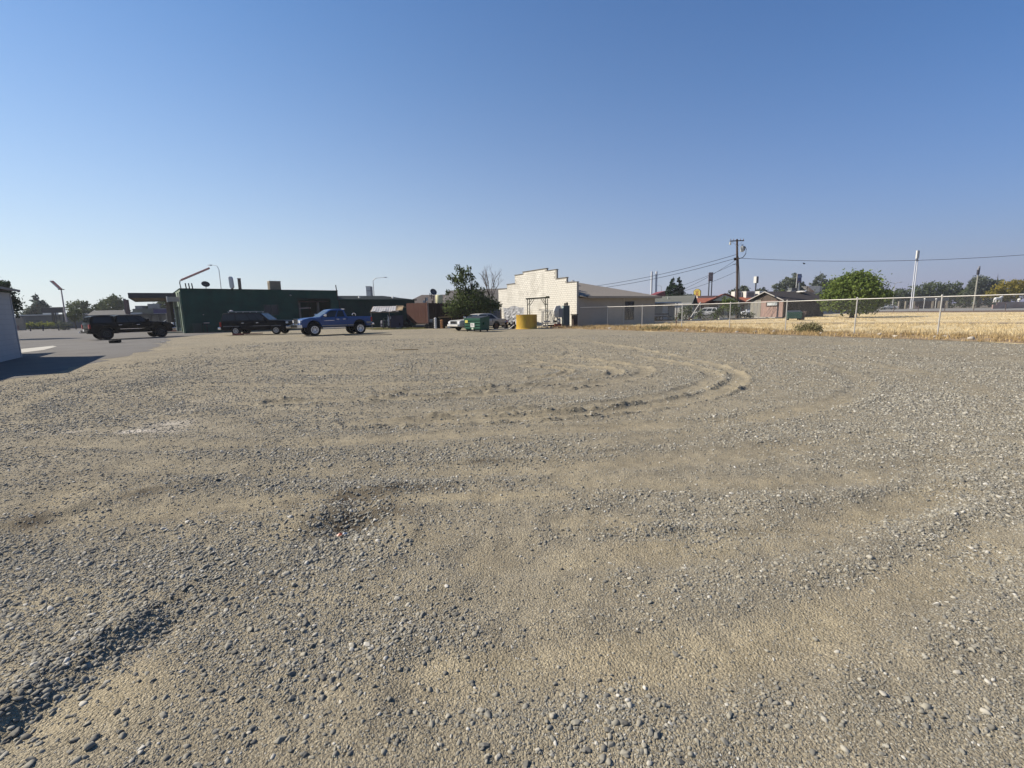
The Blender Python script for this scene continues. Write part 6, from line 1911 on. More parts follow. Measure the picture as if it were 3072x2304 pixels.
t = thing('dark_pickup_bed', 'dark blue grey trailer box parked before the low pale shop', 'trailer', (19.2, 62.6, 0), R(12))
B().box(-2.0, 2.0, -.8, .8, .45, 1.0).build('box', M('slate paint', (0.05, 0.065, 0.08), .4, .1), t, bevel=.03)
B().box(-1.9, 1.9, -.83, -.801, .62, .72).build('rail', M('slate rail', (0.25, 0.27, 0.3), .4), t)
for x in (-.9, .9):
    for s in (-1, 1):
        wheel(t, x, s * .72, .3, .2, grey_rim, s)
B().bar((2.0, 0, .5), (2.9, 0, .45), .1).build('drawbar', blackp, t)
# curb stones
for k, (x, y, l) in enumerate(((21.4, 58.3, .55), (24.0, 59.7, .9), (28.3, 61.3, .9))):
    o = B().prism([(-.1, 0), (.1, 0), (.07, .13), (-.07, .13)], 'x', -l, l).build('parking_kerb', M('kerb cream', (0.62, 0.58, 0.46), .9, .1))
    o.location = (x, y, .05)
    o.rotation_euler.z = R(27)
    tag(o, ['short cream kerb block left of the leaning pipe', 'cream kerb block under the middle sago palms', 'cream kerb block nearest the utility pole'][k], 'kerb', 'cream kerb blocks along the driveway')
t = thing('leaning_pipe', 'white pipe leaning to the right before the grey green house', 'pipe', (24.6, 61.8, 0))
B().tube([(-.5, 0, .3), (.9, .3, 2.35)], .06, 8).build('pipe', wht_w, t)
B().prism([(-.75, 0), (-.3, 0), (-.35, .35), (-.6, .35)], 'y', -.15, .15).build('rusty_foot', MATS['rusty steel'], t)
# motel with red roof
t = thing('red_roof_motel', 'long cream motel with red brown roof and cream gable', 'motel', (43.8, 95, 0), R(-17))
cream = M('cream wall', (0.60, 0.56, 0.46), .85, .06)
redr = M('red tile roof', (0.30, 0.105, 0.065), .9, .15, 2, .4, 20)
B().box(-9, 16, 1.5, 9, -.1, 2.6).build('wall', cream, t)
B().add([(-9.5, -.4, 2.65), (16.5, -.4, 2.65), (16.5, 4.2, 3.75), (-9.5, 4.2, 3.75), (-9.5, 9.6, 3.7), (16.5, 9.6, 3.7)], [(0, 1, 2, 3), (3, 2, 5, 4)]).add([(-9.5, -.4, 2.55), (16.5, -.4, 2.55), (16.5, 9.6, 2.55), (-9.5, 9.6, 2.55)], [(3, 2, 1, 0)]).build('roof', redr, t)
B().box(-9.5, 16.5, -.46, -.41, 2.42, 2.7).build('fascia', M('maroon fascia', (0.12, 0.04, 0.035), .8, .1), t)
B().prism([(-2.3, 3.0), (2.4, 3.0), (0, 4.15)], 'y', -.9, -.8).build('gable', M('bright cream', (0.70, 0.66, 0.5), .8, .05), t)
B().add([(-3.6, -1.1, 2.75), (0, -1.1, 4.42), (0, 5, 4.42), (-3.6, 5, 2.75)], [(0, 1, 2, 3)]).add([(3.7, -1.1, 2.75), (0, -1.1, 4.42), (0, 5, 4.42), (3.7, 5, 2.75)], [(1, 0, 3, 2)]).build('gable_roof', redr, t)
B().bar((-3.6, -1.12, 2.7), (0, -1.12, 4.38), .08, .22).bar((3.7, -1.12, 2.7), (0, -1.12, 4.38), .08, .22).build('barge_board', MATS['maroon fascia'], t)
B().box(-1.6, -.9, -.5, -.2, 2.6, 4.0).build('chimney_post', M('brown timber', (0.2, 0.12, 0.07), .9, .2), t)
for x in (-8, -4.5, -1, 4.6, 8, 11.5):
    B().bar((x, -.2, 0), (x, -.2, 2.5), .16).build('porch_post', cream, t)
for k, x in enumerate((-6.5, -2.6, 1.2, 5.7, 9.6, 13)):
    B().box(x, x + 1.9, 1.44, 1.499, .7, 2.1).build('window', M('motel window', (0.05, 0.035, 0.04), .3, .1), t)
    B().box(x + 2.1, x + 2.9, 1.44, 1.499, 0, 2.1).build('door', M('motel door', (0.16, 0.08, 0.07), .7, .1), t)
t = thing('flat_block', 'long flat cream rooftop block behind the motel roof', 'building', (44, 104, 0))
B().box(-2.0, 6.0, 0, 6, 0, 4.2).build('wall', cream, t)
B().box(-2.1, 6.1, -.1, 6.1, 4.21, 4.3).build('cap', wht_w, t)
def cooler(loc, rz, s, label):
    t = thing('roof_cooler', label, 'cooler', loc, rz, 'white coolers on the motel roof')
    B().box(-.95 * s, .95 * s, -.8, .8, 0, 1.3).build('cabinet', M('cooler white', (0.66, 0.65, 0.6), .7, .05), t, bevel=.02)
    B().box(-.7 * s, .7 * s, -.83, -.801, .2, 1.05).build('louvre', M('cooler dark', (0.14, 0.15, 0.15), .6, .1), t)
    for k in range(5):
        B().box(-.68 * s, .68 * s, -.86, -.831, .26 + k * .16, .31 + k * .16).build('slat', M('cooler slat', (0.4, 0.42, 0.4), .6), t)
cooler((50.0, 97.5, 3.55), .1, 1.05, 'white cooler with dark louvre just right of the utility pole on the motel roof')
cooler((52.6, 98.0, 3.55), .3, .9, 'second white cooler with narrow louvre farther right on the motel roof')
cooler((48.0, 98.5, 3.6), .0, .8, 'low plain white cooler left of the utility pole on the motel roof')
t = thing('red_roof_shop', 'distant shop with dark red sloping roof left of the conifer', 'building', (37.5, 121, 0))
B().box(-1.5, 6, 0, 6, 0, 4.2).build('wall', cream, t)
B().prism([(-2.5, 4.2), (7, 4.2), (7, 5.6), (2.6, 6.2)], 'y', -.6, 6.5).build('roof', M('crimson roof', (0.22, 0.05, 0.06), .7, .1), t)
# signs
t = thing('motel_sign', 'yellow house shaped motel sign with red figure eight', 'sign', (50.3, 125, 0), R(-34))
B().bar((-.6, .1, 0), (-.6, .1, 4.2), .2).bar((.6, .1, 0), (.6, .1, 4.2), .2).build('post', M('sign dark edge', (0.05, 0.045, 0.03), .6), t)
out8 = [(-.92, 4.35), (.92, 4.35), (.92, 6.2), (.35, 6.72), (-.35, 6.72), (-.92, 6.2)]
B().prism(out8, 'y', -.15, .35).build('case', MATS['sign dark edge'], t)
B().prism([(x * .9, 5.5 + (z - 5.5) * .93) for x, z in out8], 'y', -.2, -.151).build('sign_face', M('sign yellow', (0.78, 0.62, 0.13), .5, .05), t)
RX = Matrix.Rotation(R(90), 4, 'X')
red8 = M('sign red', (0.45, 0.07, 0.04), .5, .05)
text_mesh('8', 1.55, red8, 'figure', t, Matrix.Translation((0, -.22, 5.25)) @ RX)
text_mesh('SUPER', .36, red8, 'lettering', t, Matrix.Translation((0, -.22, 6.12)) @ RX)
B().prism([(-.95, 2.6), (1.1, 2.6), (1.3, 3.3), (.85, 4.3), (-.85, 4.3)], 'y', -.5, .4).build('sign_base', M('bright white', (0.72, 0.72, 0.68), .6, .04), t)
B().box(1.2, 2.2, -.3, .4, 2.4, 4.4).build('side_panel', M('bright white', (0.72, 0.72, 0.68), .6, .04), t)
def pylon(name, label, loc, rz, z0, z1, w_, d_, face, poles, pm, stripes=None, edge=None):
    t = thing(name, label, 'sign', loc, rz)
    for x in poles:
        B().tube([(x, 0, 0), (x, 0, z0 + .05)], .16 if len(poles) > 1 else .19, 8).build('pole', pm, t)
    B().box(-w_, w_, -d_, d_, z0, z1).build('cabinet', face, t, bevel=.04)
    for k, (a, b_, m) in enumerate(stripes or []):
        B().box(-w_ * .85, w_ * .85, -d_ - .03, -d_ - .002, z0 + (z1 - z0) * a, z0 + (z1 - z0) * b_).build('panel', m, t)
    if edge:
        B().box(-w_ - .04, -w_ - .002, -d_, d_, z0, z1).build('sunlit_side', edge, t)  # sun-facing side gets a lighter colour, its lit look painted in
    return t
dks = M('sign dark purple', (0.045, 0.035, 0.05), .5, .1)
lts = M('sign dull lilac', (0.17, 0.13, 0.16), .5, .1)
pylon('tower_sign', 'tall dark tower sign on two black legs behind the motel', (64.5, 150, 0), -.2, 10.1, 12.85, .62, .35, dks, (-.42, .42), blackp, [(.62, .74, lts), (.42, .55, lts), (.2, .34, lts), (.82, .9, lts)], lts)
pylon('pole_sign', 'white and brown box sign on one dark pole above the shed', (68.6, 130, 0), .5, 8.2, 10.0, .48, .4, M('sign brown', (0.13, 0.10, 0.11), .6, .1), (0,), M('dark pole', (0.05, 0.05, 0.07), .5), None, MATS['bright white'])
bsg = pylon('blue_sign', 'tall blue banner sign between two slim grey poles', (74.4, 120, 0), .1, 7.55, 9.75, .55, .12, M('sign blue', (0.06, 0.085, 0.2), .5, .15), (.1,), zinc, [(.55, .85, M('sign light blue', (0.16, 0.22, 0.4), .5, .15)), (.06, .2, M('sign dull red', (0.2, 0.1, 0.11), .5))])
B().tube([(-.75, 0, 0), (-.62, 0, 9.8)], .1, 8).build('pole', zinc, bsg)
wpm = M('white pole paint', (0.62, 0.64, 0.68), .5, .04)
for k, x in enumerate((42.5, 43.9)):
    o = B().tube([(0, 0, 0), (0, 0, 12.7)], .3, 12).build('sign_pole', wpm, smooth=True)
    o.location = (x, 140, 0)
    tag(o, ['left one of two tall bare white poles behind the block building', 'right one of two tall bare white poles, nearest the twin conifer'][k], 'pole', 'bare white pole pair')
lamp_post((52.0, 160, 0), 9.7, -1.6, 'slim street lamp right of the bare white pole pair', r=.12)
lamp_post((57.8, 165, 0), 8.6, -1.6, 'lower street lamp just left of the twin conifer', r=.12)
t = thing('white_tower_sign', 'very tall white tower sign on two legs above the tree belt', 'sign', (130.2, 150, 0), .25)
for x in (-.4, .4):
    B().bar((x, 0, 0), (x, 0, 15.4), .2).build('leg', wpm, t)
B().box(-.42, .42, -.2, .2, 15.9, 18.4).build('cabinet', M('bright white', (0.72, 0.72, 0.68), .6, .04), t, bevel=.04)
B().box(.421, .6, -.19, .19, 15.95, 18.35).build('shaded_side', M('side grey', (0.25, 0.25, 0.27), .6), t)  # shade of the white cabinet painted in as a grey side
B().box(-.55, .6, -.16, .16, 15.25, 15.5).bar((-.3, 0, 15.5), (-.3, 0, 15.9), .2).bar((.3, 0, 15.5), (.3, 0, 15.9), .2).build('cross_beam', M('side grey', (0.25, 0.25, 0.27), .6), t)
t = thing('lamp_sign', 'dark square sign on a tall grey pole at the right', 'sign', (130.4, 130, 0), .2)
B().tube([(0, 0, 0), (.03, 0, 9.5)], [.24, .17], 8).build('pole', M('pole olive grey', (0.33, 0.32, 0.27), .6, .1), t)
B().box(-.4, .3, -.16, .16, 9.3, 10.6).build('cabinet', M('sign near black', (0.03, 0.03, 0.045), .5, .15), t, bevel=.03)
B().box(-.25, .38, -.12, .12, 10.61, 11.1).box(0, .34, -.1, .1, 11.1, 11.6).build('top_panel', M('side grey', (0.25, 0.25, 0.27), .6), t)
lamp_post((124.0, 150, 0), 8.6, 1.5, 'twin headed street lamp above the belt of trees', two=True, r=.13)
t = thing('road_sign', 'small grey sign plate on a post by the road belt', 'sign', (121.5, 150, 0))
B().bar((0, 0, 0), (0, 0, 3.6), .14).build('post', zinc, t)
B().box(-.4, .4, -.06, .0, 3.2, 4.2).build('plate', zinc, t)
# utility pole with transformer and wires
t = thing('utility_pole', 'tall brown wooden utility pole with cross arm and transformer', 'pole', (32.55, 66.3, 0), R(4))
pw = M('pole timber', (0.085, 0.06, 0.048), .9, .3, 3, .3, 20, stretch=(4, 4, .4))
B().tube([(.0, 0, -.1), (-.25, 0, 5.5), (-.62, 0, 11.0)], [.19, .165, .13], 12).build('shaft', pw, t, smooth=True)
B().tube([(.2, -.12, 0), (-.02, -.14, 5.5), (-.36, -.12, 8.6)], .05, 6).build('conduit', M('conduit grey', (0.33, 0.31, 0.29), .6), t)
B().bar((-1.72, -.16, 10.72), (.3, -.16, 10.78), .11, .13).build('cross_arm', pw, t)
B().bar((-1.5, -.16, 10.68), (-.6, -.14, 10.0), .03).bar((.2, -.16, 10.68), (-.55, -.14, 10.0), .03).build('arm_brace', zinc, t)
for x in (-1.62, -1.2, -.2, .22):
    B().lathe([(.001, 0), (.05, 0), (.06, .06), (.03, .12), (.05, .16), (.001, .2)], (x, -.16, 10.84), n=8).build('insulator', M('insulator', (0.2, 0.16, 0.14), .4), t)
B().lathe([(.001, 9.25), (.2, 9.25), (.23, 9.32), (.23, 9.95), (.2, 10.02), (.001, 10.05)], (.05, -.25, 0), n=16).build('transformer', M('transformer grey', (0.55, 0.57, 0.55), .4, .08), t, smooth=True)
B().lathe([(.02, 0), (.05, .04), (.03, .1), (.05, .14), (.02, .25)], (0, -.25, 10.04), n=8).lathe([(.02, 0), (.05, .04), (.03, .1), (.05, .14), (.02, .25)], (.14, -.25, 10.04), n=8).build('bushing', M('insulator', (0.2, 0.16, 0.14), .4), t)
B().box(.3, .42, -.35, -.1, 9.4, 10.0).build('cooling_fin', M('fin dark', (0.13, 0.14, 0.16), .5), t)
B().lathe([(.001, 0), (.12, 0), (.14, .05), (.14, .36), (.001, .4)], (-1.72, -.25, 10.2), n=10).bar((-1.7, -.2, 10.6), (-1.9, -.25, 10.5), .04).build('cutout', M('transformer grey', (0.55, 0.57, 0.55), .4, .08), t)
B().tube([(.5, -.2, 9.95), (.68, -.2, 9.6), (.66, -.2, 9.0), (.3, -.2, 8.5), (-.3, -.2, 8.3)], .045, 6).build('drop_cable', blackp, t)
B().bar((-.5, -.1, 8.15), (-.95, -.2, 8.2), .1).box(-1.0, -.72, -.28, -.1, 8.1, 8.45).build('bracket', blackp, t)
B().bar((-.45, -.1, 7.5), (-1.15, -.2, 7.55), .05).build('bracket', blackp, t)
B().box(-.06, .05, -.24, -.17, 1.5, 2.4).box(.3, .42, -.2, -.08, 0, 1.6).build('marker', scrap, t)
def wire(label, a, b_, sag, r=.022, n=14):
    a, b_ = Vector(a), Vector(b_)
    pts = [a.lerp(b_, k / n) - Vector((0, 0, sag * 4 * (k / n) * (1 - k / n))) for k in range(n + 1)]
    o = B().tube(pts, r, 5, cap=False).build('overhead_wire', M('wire black', (0.03, 0.03, 0.035), .6))
    return tag(o, label, 'wire', 'wires from the utility pole')
wire('upper of two thick wires sweeping left behind the block building roof', (31.9, 66.1, 8.9), (1.0, 80, 4.9), 1.2, .03)
wire('lower of two thick wires sweeping left behind the block building roof', (31.7, 66.1, 8.35), (2.5, 80, 4.55), 1.1, .03)
wire('thin wire dropping from the pole to the ridge of grey green house', (31.9, 66.1, 8.2), (25.0, 75.5, 3.55), .5)
wire('thin wire dropping from the pole over the twin conifer', (31.9, 66.1, 7.7), (21.0, 78, 3.3), .5)
wire('lowest wire running from the pole down towards grey green house', (32.1, 66.1, 6.6), (22.5, 76, 3.4), .6)
wire('long single wire sagging from the pole to the right edge', (32.1, 66.1, 8.4), (92, 58.0, 9.9), 1.75, .028, 24)
bd = thing('bird', 'small dark bird perched on the long sagging wire', 'bird', (40.8, 64.95, 7.26))
B().ball((0, 0, .1), (.16, .08, .09)).ball((-.15, 0, .18), .06).add([(.12, -.03, .1), (.12, .03, .1), (.33, 0, .05)], [(0, 1, 2)]).add([(-.2, -.02, .18), (-.2, .02, .18), (-.27, 0, .17)], [(0, 1, 2)]).build('body', blackp, bd)
B().bar((0, .02, 0), (0, .02, .06), .012).bar((0, -.02, 0), (0, -.02, .06), .012).build('legs', blackp, bd)
# board shed
t = thing('board_shed', 'weathered shed with pinkish board wall, one wide window and dark roof', 'shed', (38.25, 64.9, .02), R(105))
# local +x runs left/back along the sunlit gable wall, +y away to the right... build in world-like axes instead
t.rotation_euler.z = math.atan2(70.9 - 64.9, 36.75 - 38.25)
pinkb = M('pink grey boards', (0.38, 0.26, 0.215), .9, .25, 1.5, .3, 14, stretch=(5, 5, .5), grime=(.3, .22, .2))
greyb = M('grey board', (0.25, 0.245, 0.225), .9, .2, 1.5, stretch=(3, 3, .6), grime=(.33, .3, .22))
dkb = M('dark shed wall', (0.035, 0.03, 0.032), .9, .2)
SD = 7.2
gl = 6.2
B().box(0.05, gl - .05, -SD, -.06, 0, 2.45).build('frame', dkb, t)
n = 19
for k in range(n):
    w0 = 4.05 / n
    x0 = .02 + k * w0
    if .9 < x0 + w0 / 2 < 3.0:
        for z0, z1 in ((.0, 1.62), (2.22, 2.4)):
            B().box(x0 + .006, x0 + w0 - .008, -.06, random.uniform(-.035, -.02), z0, z1).build('board', pinkb, t)
    else:
        B().box(x0 + .006, x0 + w0 - .008, -.06, random.uniform(-.035, -.02), 0, 2.4).build('board', pinkb, t)
for k in range(3):
    B().box(4.12 + k * .69, 4.79 + k * .69, -.06, -.02, 0, 2.55).build('panel', greyb, t)
wfr = B().box(.86, 3.04, -.05, .05, 1.58, 1.72).box(.86, 3.04, -.05, .05, 2.16, 2.3).box(.86, 1.0, -.05, .05, 1.72, 2.16).box(2.9, 3.04, -.05, .05, 1.72, 2.16).build('window', M('window brown', (0.09, 0.06, 0.05), .8), t)
B().box(1.0, 2.9, -.04, .0, 1.72, 2.16).build('pane', M('pane painted reflection', (0.55, 0.58, 0.58), .15, .15), wfr)  # white reflection put into the base colour of the pane
B().prism([(.0, 2.41), (4.1, 2.41), (3.1, 3.62)], 'y', -.06, -.03).build('gable', M('gable brown', (0.105, 0.085, 0.07), .9, .2, 2, stretch=(5, 5, .5)), t)
B().prism([(4.1, 2.56), (6.2, 2.56), (3.1, 3.6)], 'y', -.06, -.032).build('gable', M('gable brown', (0.105, 0.085, 0.07), .9, .2, 2, stretch=(5, 5, .5)), t)
B().quad((-.45, .35, 2.38), (-.45, -SD - .3, 2.38), (3.1, -SD - .3, 3.75), (3.1, .35, 3.75), th=.09).quad((3.1, .35, 3.75), (3.1, -SD - .3, 3.75), (6.6, -SD - .3, 2.5), (6.6, .35, 2.5), th=.09).build('roof', M('dark shingle', (0.048, 0.043, 0.044), .95, .2, 4, .4, 30), t)
B().bar((-.45, .37, 2.34), (3.1, .37, 3.71), .05, .13).bar((6.6, .37, 2.46), (3.1, .37, 3.71), .05, .13).build('barge_board', M('pale barge', (0.42, 0.4, 0.37), .8, .1), t)
B().box(-.0, .04, -.14, .03, 0, 2.4).build('corner_board', pinkb, t)
for k in range(9):
    B().box(-.02, .02, -SD + .05 + k * .78, -SD + .8 + k * .78, .02, 2.36).build('side_board', dkb, t)
B().box(-.1, gl + 1.2, .02, 1.3, -.05, .06).build('plinth', M('plinth concrete', (0.46, 0.44, 0.4), .9, .1), t)
B().ball((2.2, -5.2, 3.6), (.75, .5, .18)).build('roof_vent', scrap, t)
# brown mansard building
t = thing('mansard_building', 'brown mansard roofed building with white cap behind the shed', 'building', (55.5, 90.5, 0), R(28))
B().box(-1, 22, 1.0, 12, -.1, 2.7).build('wall', M('grey beige wall', (0.36, 0.35, 0.32), .85, .1), t)
B().add([(-1.4, 0, 2.6), (22, 0, 2.6), (22, 1.5, 4.1), (-1.4 + 1.2, 1.5, 4.1), (-1.4, 12, 2.6), (-.2, 12, 4.1)], [(0, 1, 2, 3), (4, 0, 3, 5)]).build('mansard_roof', M('brown shake', (0.23, 0.125, 0.075), .95, .2, 4, .5, 20), t)
B().box(-.5, 22, 1.45, 12, 4.1, 4.32).build('roof_cap', M('bright white', (0.72, 0.72, 0.68), .6, .04), t)
B().box(2.5, 5.5, .95, .999, 1.0, 2.45).build('window', M('window dusk', (0.03, 0.03, 0.05), .3), t)
B().box(1.1, 2.3, .93, .999, 0, 2.5).build('door', M('mauve door', (0.24, 0.17, 0.21), .7, .1), t)
B().box(4.2, 13, .6, .95, .0, .42).build('planter_kerb', M('bright white', (0.72, 0.72, 0.68), .6, .04), t)
for k in range(4):
    B().box(3.2, 4.0, .4, .5, .25 + k * .2, .3 + k * .2).build('bench_slat', MATS['cooler dark'], t)
for x in (0, 6.2, 12.5):
    B().bar((x, .4, 0), (x, .4, 2.6), .14).build('porch_post', M('grey beige wall', (0.36, 0.35, 0.32), .85, .1), t)
t = thing('roof_cooler', 'big white wedge shaped cooler on the mansard building roof', 'cooler', (61.0, 94.2, 4.32), R(10))
B().prism([(-1.6, 1.2), (1.4, 1.2), (1.3, 0), (.3, 0)], 'y', -.7, .9).build('hood', M('bright white', (0.72, 0.72, 0.68), .6, .04), t, bevel=.03)
B().bar((-1.4, -.5, 0), (-1.4, -.5, 1.2), .08).bar((-1.4, .6, 0), (-1.4, .6, 1.2), .08).bar((-2.3, -.3, .1), (-1.3, -.3, .7), .06).build('strut', blackp, t)
B().box(1.45, 2.1, -.5, .6, .0, 1.15).build('fan_box', M('fan grey', (0.45, 0.45, 0.43), .6, .1), t)
t = thing('roof_box', 'low white box with dark hatch at left end of mansard roof', 'box', (56.2, 92.8, 4.32), R(28))
B().box(-.8, 1.0, -.3, .5, 0, .3).build('hatch', MATS['bright white'], t)
B().box(.0, 2.0, .0, .8, .3, .9).build('unit', MATS['cooler dark'], t)
tl = M('teal bin', (0.02, 0.10, 0.085), .5, .12, 2)
dumpster((30.9, 50.3, .05), R(-22), 1.35, .95, .85, tl, 'small teal dumpster standing in the field before the board shed', False)
t = thing('cardboard_heap', 'brown heap of junk leaning right of the teal dumpster', 'heap', (31.8, 50.5, .05))
for k in range(5):
    o = B().box(-.25, .25, -.2, .2, 0, .35).build('junk_box', M('junk brown', (0.07, 0.05, 0.045), .9, .3), t)
    o.location = (random.uniform(-.15, .35), random.uniform(-.2, .3), .3 * (k // 2))
    o.rotation_euler = (random.uniform(-.2, .2), random.uniform(-.2, .2), random.random())
# across the road
t = thing('pink_wall', 'low pink block wall at the right edge beyond the road', 'wall', (120.0, 115, 0), R(8))
pk = M('pink block', (0.44, 0.30, 0.27), .9, .15, .8, grime=(.52, .44, .38))
for k in range(12):
    B().box(k * 1.2 + .01, k * 1.2 + 1.19, -.1, .1, 0, 1.5 if k else 1.0).build('panel', pk, t)
B().box(-.02, 14.5, -.13, .13, 1.51, 1.6).build('coping', M('pink pale cap', (0.55, 0.42, 0.38), .9), t)
t = thing('white_statue', 'white animal shaped statue standing on the pink wall', 'statue', (121.3, 115.1, 1.6), R(8))
b = B()
b.ball((0, 0, .85), (.95, .32, .36), 12, 8).ball((-.75, 0, .8), (.4, .34, .4)).ball((.78, 0, 1.15), (.42, .25, .3)).ball((1.1, 0, 1.38), (.28, .17, .17)).ball((1.3, 0, 1.3), (.16, .11, .1))
for x, y in ((-.85, .18), (-.75, -.18), (.65, .17), (.75, -.17)):
    b.tube([(x, y, .75), (x + (-.1 if x < 0 else .05), y, .38), (x, y, 0)], [.17, .11, .1], 8)
b.build('figure', M('statue white', (0.72, 0.72, 0.7), .6, .03), t, smooth=True)
o = B().ball((0, 0, .3), .35, 12, 8).box(-.15, .15, -.15, .15, -.2, .05).build('white_globe', MATS['bright white'])
o.location = (129.0, 117.3, 1.8)
tag(o, 'white round globe lamp on the pink wall end', 'lamp')
t = thing('store_entrance', 'low dark roofed entrance with tan pillars in the road belt', 'building', (143.5, 164, 0), R(-30))
B().box(-1, 9, 0, 3, 2.5, 3.6).build('roof', M('slate roof', (0.05, 0.06, 0.08), .8, .15), t)
for x in (-.5, 4.5, 6.2, 8.2):
    B().box(x, x + .5, 0, .5, 0, 2.5).build('pillar', M('tan pillar', (0.27, 0.24, 0.19), .9, .1), t)
B().box(-1, 9, 2.6, 3, 0, 2.5).build('wall', M('mauve wall', (0.15, 0.12, 0.14), .9, .1), t)  # mauve colour with random variation
for k, (x, y, h) in enumerate(((134.5, 160, 2.6), (136.0, 159, 2.6), (140.5, 157, 3.3), (143.5, 156, 3.2))):
    o = B().box(-.25, .25, -.25, .25, 0, h - (.5 if k > 1 else 0)).build('pillar', M('tan pillar', (0.27, 0.24, 0.19), .9, .1)) if k < 2 else B().bar((0, 0, 0), (0, 0, h - .3), .12).ball((0, 0, h - .1), .28).build('globe_lamp', MATS['bright white'])
    o.location = (x, y, 0)
    tag(o, ['left of two short tan gate pillars in the road belt', 'right of two short tan gate pillars in the road belt', 'left white globe lamp before the dark entrance', 'right white globe lamp before the dark entrance'][k], 'pillar' if k < 2 else 'lamp')
for k in range(7):
    x, y = 73.5 + k * 1.5 * (1 if k < 4 else 1), 88.5 - k * 3.6
    o = B().bar((0, 0, 0), (0, 0, 1.2), .07).box(-.06, .06, -.05, .05, 1.0, 1.2).build('marker_post', M('marker brown', (0.12, 0.09, 0.08), .8))
    o.location = (x, y, .03)
    tag(o, 'thin brown marker post on the near road edge, %s from the round tree' % ['first', 'second', 'third', 'fourth', 'fifth', 'sixth', 'seventh'][k], 'post', 'marker posts along the far road')
o = B().box(-30, 30, -.15, .15, 0, .25).build('road_kerb', M('kerb dark brown', (0.11, 0.085, 0.08), .9, .2))  # dark brown colour with random variation
o.location = (76.5, 78.5, .0)
o.rotation_euler.z = math.atan2(-20.0, 5.8)
tag(o, 'long dark low kerb along the near side of the far road', 'kerb')
ct = far_car('white_car', 'white car roof half hidden in the belt under the twin lamp', (119.5, 146, 0), R(170))

# ------------------------------------------------------------------ left background
t = thing('grey_building', 'long low grey building with white roof edge at the far left', 'building', (-107, 100, 0), R(2))
B().box(0, 28, 0, 9, -.1, 2.85).build('wall', M('grey blue wall', (0.125, 0.14, 0.16), .85, .15, .5), t)
B().box(-.4, 28.2, -.5, 9, 2.86, 3.05).build('roof', M('white roof edge', (0.6, 0.62, 0.62), .6, .05), t)
B().box(2.2, 5.4, -.06, -.001, .9, 1.9).build('window', M('blank window', (0.03, 0.045, 0.055), .3), t)
for x in (9.2, 17.0, 22):
    B().box(x, x + .1, -.05, -.001, 0, 2.8).build('wall_joint', M('joint', (0.08, 0.09, 0.1), .9), t)
B().box(4, 6, 2, 3.5, 3.06, 3.4).build('roof_box', MATS['white roof edge'], t)
t = thing('tan_wall', 'short tan wall with a reddish foot behind the white building', 'wall', (-91.2, 84.6, 0), R(10))
B().box(-2.5, 1.7, 0, .4, -.1, 2.4).build('panel', M('tan block', (0.36, 0.30, 0.24), .9, .1), t)
B().box(-.4, .9, -.03, -.001, 0, .9).build('red_stain', M('red stain', (0.33, 0.2, 0.17), .9, .2), t)
shrub('low_hedge', 'low hedge with yellow green top in front of the grey building', (-93.5, 92, 0), [(-2, 0, .5, 1.6, .6, .5), (0, 0, .55, 1.6, .6, .5), (2, 0, .5, 1.6, .6, .45)], 1200, .16, 'dark')
v, f, tn = leafcloud([(-1.5, -.1, 1.05, 1.7, .5, .12), (1.2, -.1, 1.1, 1.7, .5, .12)], 500, .14, 10, .2)
hd = [o for o in COL.objects if o.name.startswith('low_hedge')][0]
npobj('flowering_top', v, f, leafmat('lime leaf', (0.16, 0.18, 0.03), (0.32, 0.33, 0.07)), hd, attrs={'tone': ('POINT', tn)})
t = thing('roof_canopy', 'dark flat billboard frame on a post above the grey building', 'sign', (-96.4, 98, 0))
B().box(-2.2, 2.0, -.4, .4, 3.3, 4.35).build('panel', M('panel slate', (0.03, 0.035, 0.05), .7, .1), t)
B().box(-3.4, 2.3, -.5, .5, 4.36, 4.46).build('top_edge', M('panel edge', (0.1, 0.11, 0.11), .7), t)
B().bar((-.4, 0, 0), (-.4, 0, 3.3), .3).bar((.2, 0, 0), (.2, 0, 3.3), .14).build('post', M('panel slate', (0.03, 0.035, 0.05), .7, .1), t)
t = thing('tube_light', 'tilted red and white fluorescent lamp on a tall left pole', 'light', (-77.4, 80.3, 0), R(0))
B().tube([(.35, 0, 0), (.2, 0, 3.4), (.25, 0, 6.95)], [.13, .11, .09], 8).build('pole', M('pole rust white', (0.6, 0.5, 0.48), .6, .25, 3), t)
B().bar((.28, 0, 6.95), (-.85, -.2, 8.35), .34, .24).build('lamp_case', M('faded red', (0.95, 0.33, 0.24), .6, .2), t, bevel=.03)
B().bar((.08, -.16, 7.02), (-1.0, -.36, 8.35), .2, .16).build('lamp_diffuser', M('bright white', (0.72, 0.72, 0.68), .6, .04), t)
B().box(-.05, .6, -.25, .25, 6.86, 6.98).build('bracket', blackp, t)
B().tube([(-.4, 0, 0), (-.35, .3, 3.6)], .1, 6).build('second_pole', M('pole slate', (0.05, 0.06, 0.075), .6), t)
shrub('pole_shrub', 'small dry shrub around the foot of the left lamp pole', (-77.2, 79.8, 0), [(-.7, 0, .9, .7, .5, .7), (.7, 0, .9, .6, .5, .6), (0, 0, .5, .9, .5, .5)], 500, .13, 'grey')
t = thing('pipe_rail', 'low dark pipe rail guarding the foot of the left lamp pole', 'rail', (-77.6, 76.5, 0))
for x in (-2.1, .0, 2.6):
    B().bar((x, 0, 0), (x, 0, .95), .12).build('post', MATS['pole slate'], t)
B().bar((-2.1, 0, .55), (4.5, .3, .6), .12).build('bar', MATS['pole slate'], t)
t = thing('strip_shops', 'low row of dark shops with metal awning and purple sign band', 'building', (-86.4, 95, 0), R(-3))
B().box(0, 22, 1.5, 10, -.1, 3.2).build('wall', M('shop dark wall', (0.05, 0.058, 0.075), .8, .25, .8), t)
